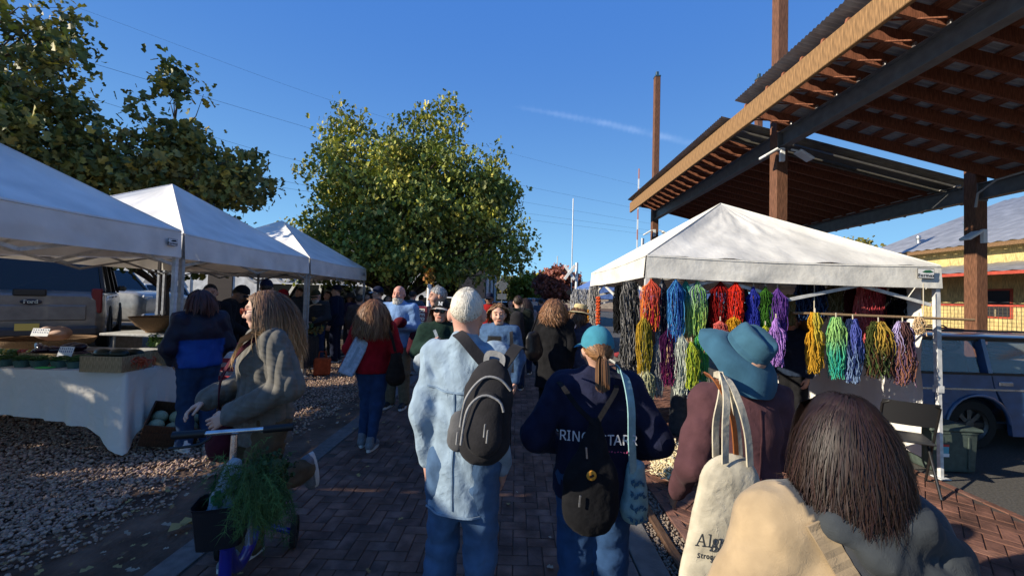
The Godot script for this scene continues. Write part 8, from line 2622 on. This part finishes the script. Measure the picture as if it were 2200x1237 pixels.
	for z in [0.035, -0.03]:
		put(t, "handle", strap(curve([Vector3(-0.02, 0.26, z), Vector3(-0.03, 0.40, z + 0.015), Vector3(-0.02, 0.52, z * 0.5 + 0.02), Vector3(0.0, 0.585, -0.03), Vector3(0.02, 0.57, -0.12)]), 0.03, Vector3(0.2, 0.2, 1)), cream)
		put(t, "handle", strap(curve([Vector3(0.08, 0.25, z), Vector3(0.06, 0.38, z + 0.012), Vector3(0.03, 0.5, z * 0.5 + 0.02), Vector3(0.02, 0.58, -0.03), Vector3(0.04, 0.57, -0.12)]), 0.03, Vector3(0.2, 0.2, 1)), cream)
	put(t, "leather_strap", strap(curve([Vector3(0.05, 0.2, 0.0), Vector3(0.03, 0.42, 0.0), Vector3(-0.03, 0.56, 0.0), Vector3(-0.03, 0.58, -0.1)]), 0.022, Vector3(0.2, 0.2, 1)), mat("leather_tan", Color(0.30, 0.10, 0.03), 0.5, "mottle", 4.0))
	put(t, "print", lettering("AlgaeCal", 0.062, true, false, 0.003), mat("print_ink", Color(0.05, 0.055, 0.06), 0.9), Vector3(-0.02, -0.03, 0.064), Basis(Vector3.BACK, -0.12))
	put(t, "print", lettering("Stronger Bones. For", 0.025, false, true, 0.003), mat("print_ink"), Vector3(-0.025, -0.085, 0.066), Basis(Vector3.BACK, -0.12))
	# --- grey hood lying over the tan coat
	t = get_node("person_003")
	put(t, "hood", pack_body([[Vector3(-0.09, 1.235, 0.10), Vector3(0.07, 1.25, 0.105), 0.03, 0.04, 0.04], [Vector3(0.07, 1.25, 0.105), Vector3(0.22, 1.16, 0.07), 0.04, 0.03, 0.04], [Vector3(-0.02, 1.18, 0.125), Vector3(0.19, 1.10, 0.12), 0.03, 0.035, 0.06]], Vector3(-0.2, 0.98, -0.02), Vector3(0.32, 1.34, 0.24), 0.0095, 0.01), cloth("hood_grey", Color(0.055, 0.062, 0.068), 3.0, "wrinkle_n", 0.4))
	var edge := []
	for k in 15: edge.append(Vector2((-0.16 + 0.45 * (1.45 - (1.24 - 0.035 * k) / 0.882)) * 0.882, 1.24 - 0.035 * k))
	seam(t, "coat", edge, 0.045, cloth("coat_edge", Color(0.36, 0.27, 0.17), 5.0, "wrinkle_n", 0.5))
	# stitched seams of the denim shirt and the plum top
	var stitch := cloth("denim_stitch", Color(0.22, 0.31, 0.42))
	seam(get_node("person"), "shirt", [Vector2(-0.15, 1.30), Vector2(-0.05, 1.285), Vector2(0.05, 1.285), Vector2(0.15, 1.30)], 0.008, stitch)
	seam(get_node("person"), "shirt", [Vector2(0.0, 1.285), Vector2(0.0, 1.1), Vector2(0.005, 0.9), Vector2(0.005, 0.73)], 0.007, stitch)
	seam(get_node("person"), "shirt", [Vector2(-0.15, 0.735), Vector2(0.0, 0.732), Vector2(0.15, 0.735)], 0.008, stitch)
	seam(get_node("person_002"), "shirt", [Vector2(0.0, 1.27), Vector2(0.0, 1.0), Vector2(0.0, 0.78)], 0.005, cloth("plum_stitch", Color(0.07, 0.03, 0.036)))
	# --- things held in the middle distance
	var rp := spot(764, 4.4)
	t = thing("paper_bag", "white paper carrier held out by the woman in the red sweater", "bag", Vector3(rp.x, 1.03, rp.z), 0.3)
	t.rotation.z = -0.42
	put(t, "bag", boxm(Vector3(0.17, 0.42, 0.07), 0.012), mat("paper_white", Color(0.55, 0.62, 0.72), 0.8, "mottle", 3.0, "crease_n", 0.5))
	put(t, "edge", boxm(Vector3(0.004, 0.43, 0.072), 0.0), mat("paper_red", Color(0.4, 0.06, 0.05)), Vector3(-0.087, 0, 0))
	put(t, "print", boxm(Vector3(0.03, 0.24, 0.002)), mat("print_grey", Color(0.3, 0.36, 0.42)), Vector3(0.0, 0.0, 0.037))
	rp = spot(852, 4.5)
	t = thing("shoulder_bag", "dark brown slouchy bag hanging at the red sweater's side", "bag", Vector3(rp.x + 0.02, 0.93, rp.z + 0.02), 0.2)
	var brn := cloth("bag_brown", Color(0.035, 0.022, 0.016), 4.0)
	put(t, "bag", pack_body([[Vector3(0, -0.12, 0), Vector3(0, 0.1, 0), 0.11, 0.06, 0.04, 0.6]], Vector3(-0.17, -0.28, -0.12), Vector3(0.17, 0.22, 0.12), 0.012, 0.012), brn)
	put(t, "strap", strap(curve([Vector3(0, 0.12, 0.02), Vector3(-0.05, 0.32, 0.03), Vector3(-0.1, 0.42, 0.0)]), 0.03, Vector3.BACK), brn)
	rp = spot(922, 4.1)
	t = thing("cloth_bag", "pale blue drawstring bag held by the woman in the black cap", "bag", Vector3(rp.x, 1.09, rp.z), 0.1)
	var pb := cloth("bag_pale", Color(0.36, 0.42, 0.46), 4.0)
	put(t, "bag", pack_body([[Vector3(-0.02, -0.06, 0), Vector3(0.02, 0.0, 0), 0.125, 0.1, 0.05, 0.7], [Vector3(0.02, 0.02, 0), Vector3(0.06, 0.13, 0), 0.07, 0.02, 0.05, 0.7]], Vector3(-0.2, -0.22, -0.14), Vector3(0.2, 0.22, 0.14), 0.011, 0.012), pb)
	put(t, "strap", strap(curve([Vector3(0.06, 0.12, 0.0), Vector3(0.09, 0.2, 0.0), Vector3(0.06, 0.28, -0.02)]), 0.03, Vector3.BACK), pb)
	put(get_node("person_008/shirt"), "print", boxm(Vector3(0.17, 0.2, 0.006)), mat("print_blue", Color(0.02, 0.18, 0.5), 0.8), Vector3(-0.04, 1.12, -0.155))
	rp = spot(862, 5.85)
	var cm := MB.new()
	cm.ball(Vector3.ZERO, Vector3(0.1, 0.08, 0.1), Basis(), 16, 8)
	single("folded_cap", "maroon cap held against the bald man's chest", "cap", cm.done(true), cloth("maroon_cap", Color(0.10, 0.008, 0.015)), Vector3(rp.x, 1.32, rp.z + 0.02))
	rp = spot(893, 6.0)
	single("shoulder_bag", "maroon bag hanging at the bald man's side", "bag", pack_body([[Vector3(0, -0.1, 0), Vector3(0, 0.08, 0), 0.12, 0.08, 0.04, 0.6]], Vector3(-0.18, -0.27, -0.12), Vector3(0.18, 0.2, 0.12), 0.014), cloth("maroon_bag", Color(0.06, 0.008, 0.016)), Vector3(rp.x, 1.02, rp.z))
	rp = spot(1148, 5.1)
	t = thing("handbag", "black leather shoulder bag on the woman in the long black coat", "bag", Vector3(rp.x, 1.14, rp.z), 0.6)
	put(t, "bag", pack_body([[Vector3(0.02, -0.08, 0), Vector3(0, 0.06, 0), 0.14, 0.11, 0.03, 0.42]], Vector3(-0.2, -0.26, -0.11), Vector3(0.2, 0.2, 0.11), 0.012), mat("leather_black", Color(0.02, 0.02, 0.022), 0.3, "mottle", 3.0))
	put(t, "strap", strap(curve([Vector3(-0.03, 0.14, 0), Vector3(0.03, 0.28, 0), Vector3(0.1, 0.38, -0.04)]), 0.025, Vector3.BACK), mat("leather_black"))
	rp = spot(1112, 7.15)
	t = thing("backpack", "black backpack on the man in the dark green jacket", "backpack", Vector3(rp.x, 1.22, rp.z - 0.02))
	put(t, "pack", pack_body([[Vector3(0, -0.15, 0), Vector3(0, 0.15, 0), 0.15, 0.12, 0.04, 0.6]], Vector3(-0.22, -0.34, -0.14), Vector3(0.22, 0.32, 0.14), 0.016), black)
	for s in [-1, 1]: put(t, "strap", strap(curve([Vector3(s * 0.08, 0.25, 0.0), Vector3(s * 0.11, 0.33, -0.08), Vector3(s * 0.12, 0.3, -0.2)]), 0.05, Vector3(0, 0.7, 0.7)), black)
	rp = spot(1093, 4.25)
	single("bag_strap", "dark bag strap over the denim jacket's shoulder", "strap", strap(curve([Vector3(0, 0.0, -0.05), Vector3(0.01, -0.03, 0.09), Vector3(0.02, -0.2, 0.12), Vector3(0.03, -0.42, 0.12)]), 0.035, Vector3.BACK), black, Vector3(rp.x + 0.03, 1.37, rp.z - 0.02))
	# --- maroon crossbody bag of the kneeling woman
	t = thing("crossbody_bag", "maroon crossbody bag worn by the woman on the scooter", "bag", Vector3(-1.595, 0, -2.56), deg_to_rad(136))
	var mar := cloth("crossbody_maroon", Color(0.07, 0.012, 0.022), 5.0)
	put(t, "strap", strap(curve([Vector3(-0.13, 1.44, 0.06), Vector3(-0.14, 1.475, 0.0), Vector3(-0.10, 1.40, -0.13), Vector3(0.0, 1.22, -0.225), Vector3(0.1, 1.02, -0.225), Vector3(0.15, 0.93, -0.19)]), 0.05, Vector3(0, 0.2, -1)), mar)
	put(t, "bag", pack_body([[Vector3(0.1, 0.78, -0.2), Vector3(0.13, 0.92, -0.19), 0.12, 0.07, 0.04, 0.7]], Vector3(-0.07, 0.6, -0.36), Vector3(0.3, 1.05, -0.05), 0.012, 0.01), mar)
	# --- white blouse at the cardigan's opening
	build_scooter()
	# --- yellow sycamore leaf by the path edge, and a few more
	for q in [[385, 1135, 0.07], [400, 1128, 0.05], [860, 1120, 0.018]]:
		var lf := MB.new()
		leaf(lf, Vector3.ZERO, Basis.from_euler(Vector3(-PI / 2 + 0.2, 0.7 * q[0], 0.1)), q[2])
		var gp := gnd(q[0], q[1])
		single("fallen_leaf", ["large yellow leaf lying on the dirt by the scooter", "smaller yellow leaf beside the large one by the scooter", "tiny pale leaf on the brick path"][[385, 400, 860].find(q[0])], "leaf", lf.done(), mat("leaf_yellow", Color(0.33, 0.24, 0.09), 0.8), gp + Vector3(0, 0.02, 0))
func build_scooter() -> void:
	var org := Vector3(-1.55, 0, -2.36)
	var t := thing("knee_scooter", "blue knee scooter with a black front basket", "scooter", org, deg_to_rad(200))   # forward is -z
	var blue := paint("scooter_blue", Color(0.015, 0.02, 0.32), 0.3)
	var blk := mat("trim_black")
	var chrome := metal("chrome")
	put(t, "frame", tubem(curve([Vector3(0, 0.22, 0.30), Vector3(0, 0.17, 0.12), Vector3(0, 0.20, -0.14), Vector3(0, 0.36, -0.30), Vector3(0, 0.44, -0.34)]), 0.032, 8), blue)
	put(t, "head_tube", tubem([Vector3(0, 0.16, -0.36), Vector3(0, 0.5, -0.33)], 0.03, 8), blue)
	put(t, "seat_post", tubem([Vector3(0, 0.19, 0.08), Vector3(0, 0.43, 0.08)], 0.022, 8), chrome)
	var pad := MB.new()
	pad.box(Vector3(0, 0.445, 0.1), Vector3(0.17, 0.065, 0.4), Basis(), 0.028)
	put(t, "knee_pad", pad.done(), cloth("pad_blue", Color(0.01, 0.03, 0.14)))
	put(t, "stem", tubem([Vector3(0, 0.5, -0.33), Vector3(0, 0.88, -0.30), Vector3(0, 0.97, -0.29)], 0.017, 8), chrome)
	var bar := put(t, "handlebar", tubem([Vector3(-0.25, 0.985, -0.28), Vector3(0.25, 0.985, -0.28)], 0.0135, 8), chrome)
	for s in [-1, 1]:
		put(bar, "grip", tubem([Vector3(s * 0.13, 0.985, -0.28), Vector3(s * 0.27, 0.985, -0.275)], 0.021, 10), blk)
	put(bar, "brake_lever", tubem(curve([Vector3(0.1, 0.97, -0.3), Vector3(0.14, 0.95, -0.34), Vector3(0.26, 0.94, -0.335)]), 0.008, 6), blk)
	put(t, "front_axle", tubem([Vector3(-0.19, 0.1, -0.37), Vector3(0.19, 0.1, -0.37)], 0.018, 8), blue)
	put(t, "rear_axle", tubem([Vector3(-0.19, 0.1, 0.33), Vector3(0, 0.2, 0.3), Vector3(0.19, 0.1, 0.33)], 0.02, 8), blue)
	for q in [[-0.2, -0.37], [0.2, -0.37], [-0.21, 0.33], [0.21, 0.33]]:
		wheel(t, Vector3(q[0], 0.1, q[1]), 0.1, 0.032, Basis(), plastic("hub_black", Color(0.02, 0.02, 0.02), 0.4), 6)
	# basket
	var bk := MB.new()
	var rg := []
	for q in [[0.82, 0.50], [1.0, 0.70], [1.03, 0.70], [0.97, 0.68], [0.8, 0.51]]:
		var r := PackedVector3Array()
		for k in 24:
			var a := TAU * k / 24.0
			var m := pow(pow(absf(cos(a)), 5.0) + pow(absf(sin(a)), 5.0), -0.2)
			r.append(Vector3(cos(a) * m * 0.115 * q[0], q[1], -0.42 + sin(a) * m * 0.095 * q[0]))
		rg.append(r)
	bk.loft(rg)
	put(t, "basket", bk.done(), mat("basket_black", Color(0.013, 0.014, 0.02), 0.5, "weave", 14.0, "weave_n", 1.5))
	# green and white bag in the basket
	var gt := thing("shopping_bag", "green and white leafy print bag standing in the scooter's basket", "bag", t.transform * Vector3(0.0, 0.60, -0.42), deg_to_rad(200))
	gt.scale = Vector3.ONE * 0.78
	put(gt, "bag", pack_body([[Vector3(0.02, -0.05, 0.0), Vector3(0.0, 0.12, 0.05), 0.11, 0.08, 0.03, 0.6], [Vector3(0, 0.12, 0.05), Vector3(-0.02, 0.3, 0.1), 0.08, 0.045, 0.03, 0.6]], Vector3(-0.17, -0.18, -0.12), Vector3(0.17, 0.38, 0.2), 0.009, 0.012), cloth("bag_leaf_white", Color(0.36, 0.42, 0.46), 3.0))
	for k in 44:
		var lm := MB.new()
		leaf(lm, Vector3.ZERO, Basis(), rng.randf_range(0.02, 0.035))
		var a := rng.randf() * TAU
		var y := rng.randf_range(-0.05, 0.26)
		var rr := lerpf(0.115, 0.055, clampf((y + 0.05) / 0.33, 0, 1))
		put(gt, "print", lm.done(), mat("print_green", Color(0.015, 0.10, 0.035), 0.8), Vector3(cos(a) * rr * 1.06, y, sin(a) * rr * 0.72 + 0.05 * clampf(y / 0.15, 0.0, 2.0)), Basis(Vector3.UP, PI / 2 - a) * Basis(Vector3.BACK, rng.randf() * TAU))
	# bunch of dill spilling over the side
	var dl := MB.new()
	dl.colored = true
	for k in 190:
		var a := rng.randf() * TAU
		var start := Vector3(-0.15 + rng.randfn() * 0.03, 0.13 + rng.randfn() * 0.04, 0.0 + rng.randfn() * 0.03)
		var dir := Vector3(-0.22 + cos(a) * 0.25, 0.8 + rng.randfn() * 0.15, 0.0 + sin(a) * 0.3).normalized()
		var pts := [start]
		var p := start
		var step := rng.randf_range(0.018, 0.034)
		for q in 11:
			dir = (dir + Vector3(0, -0.36, 0) + Vector3(rng.randfn(), rng.randfn(), rng.randfn()) * 0.05).normalized()
			p += dir * step
			pts.append(p)
		dl.col = Color(0.055, 0.105, 0.025) * rng.randf_range(0.6, 1.6)
		dl.tube(pts, [0.003, 0.0028, 0.0026, 0.0024, 0.0022, 0.002, 0.0018, 0.0016, 0.0014, 0.0012, 0.001, 0.0008], 3, false)
		for q in range(4, 12):                                  # feathery side threads
			for j in 8:
				var o: Vector3 = pts[q]
				var e := o + Vector3(rng.randfn(), rng.randfn() - 0.6, rng.randfn()) * 0.024
				dl.strand([o, o.lerp(e, 0.5) + Vector3(0, 0.004, 0), e], 0.0013, o + Vector3(0, -0.5, 0.3))
	tag(single("dill_bunch", "bunch of feathery dill fronds spilling from the scooter's basket", "herbs", dl.done(true), mat("dill", Color.WHITE, 0.7, "", 1, "", 1, {"vc": true, "back": Color(0.3, 0.35, 0.15)}), gt.position + Vector3(-0.02, 0.0, 0.0), Basis(Vector3.UP, deg_to_rad(200)) * 0.82), "", "")
	var bs := MB.new()
	bs.colored = true
	for k in 700:
		bs.col = Color(0.035, 0.06, 0.02) * rng.randf_range(0.6, 1.6)
		leaf(bs, Vector3(clampf(rng.randfn(), -2, 2) * 0.05, clampf(rng.randfn(), -2, 2) * 0.045, clampf(rng.randfn(), -2, 2) * 0.05), Basis.from_euler(Vector3(rng.randf() * 6, rng.randf() * 6, 0)), 0.012)
	bs.ball(Vector3.ZERO, Vector3(0.09, 0.08, 0.09), Basis(), 10, 6)
	single("herb_bunch", "dark leafy herb bunch tucked behind the green and white bag", "herbs", bs.done(), mat("leaf"), t.transform * Vector3(-0.16, 0.76, -0.30))
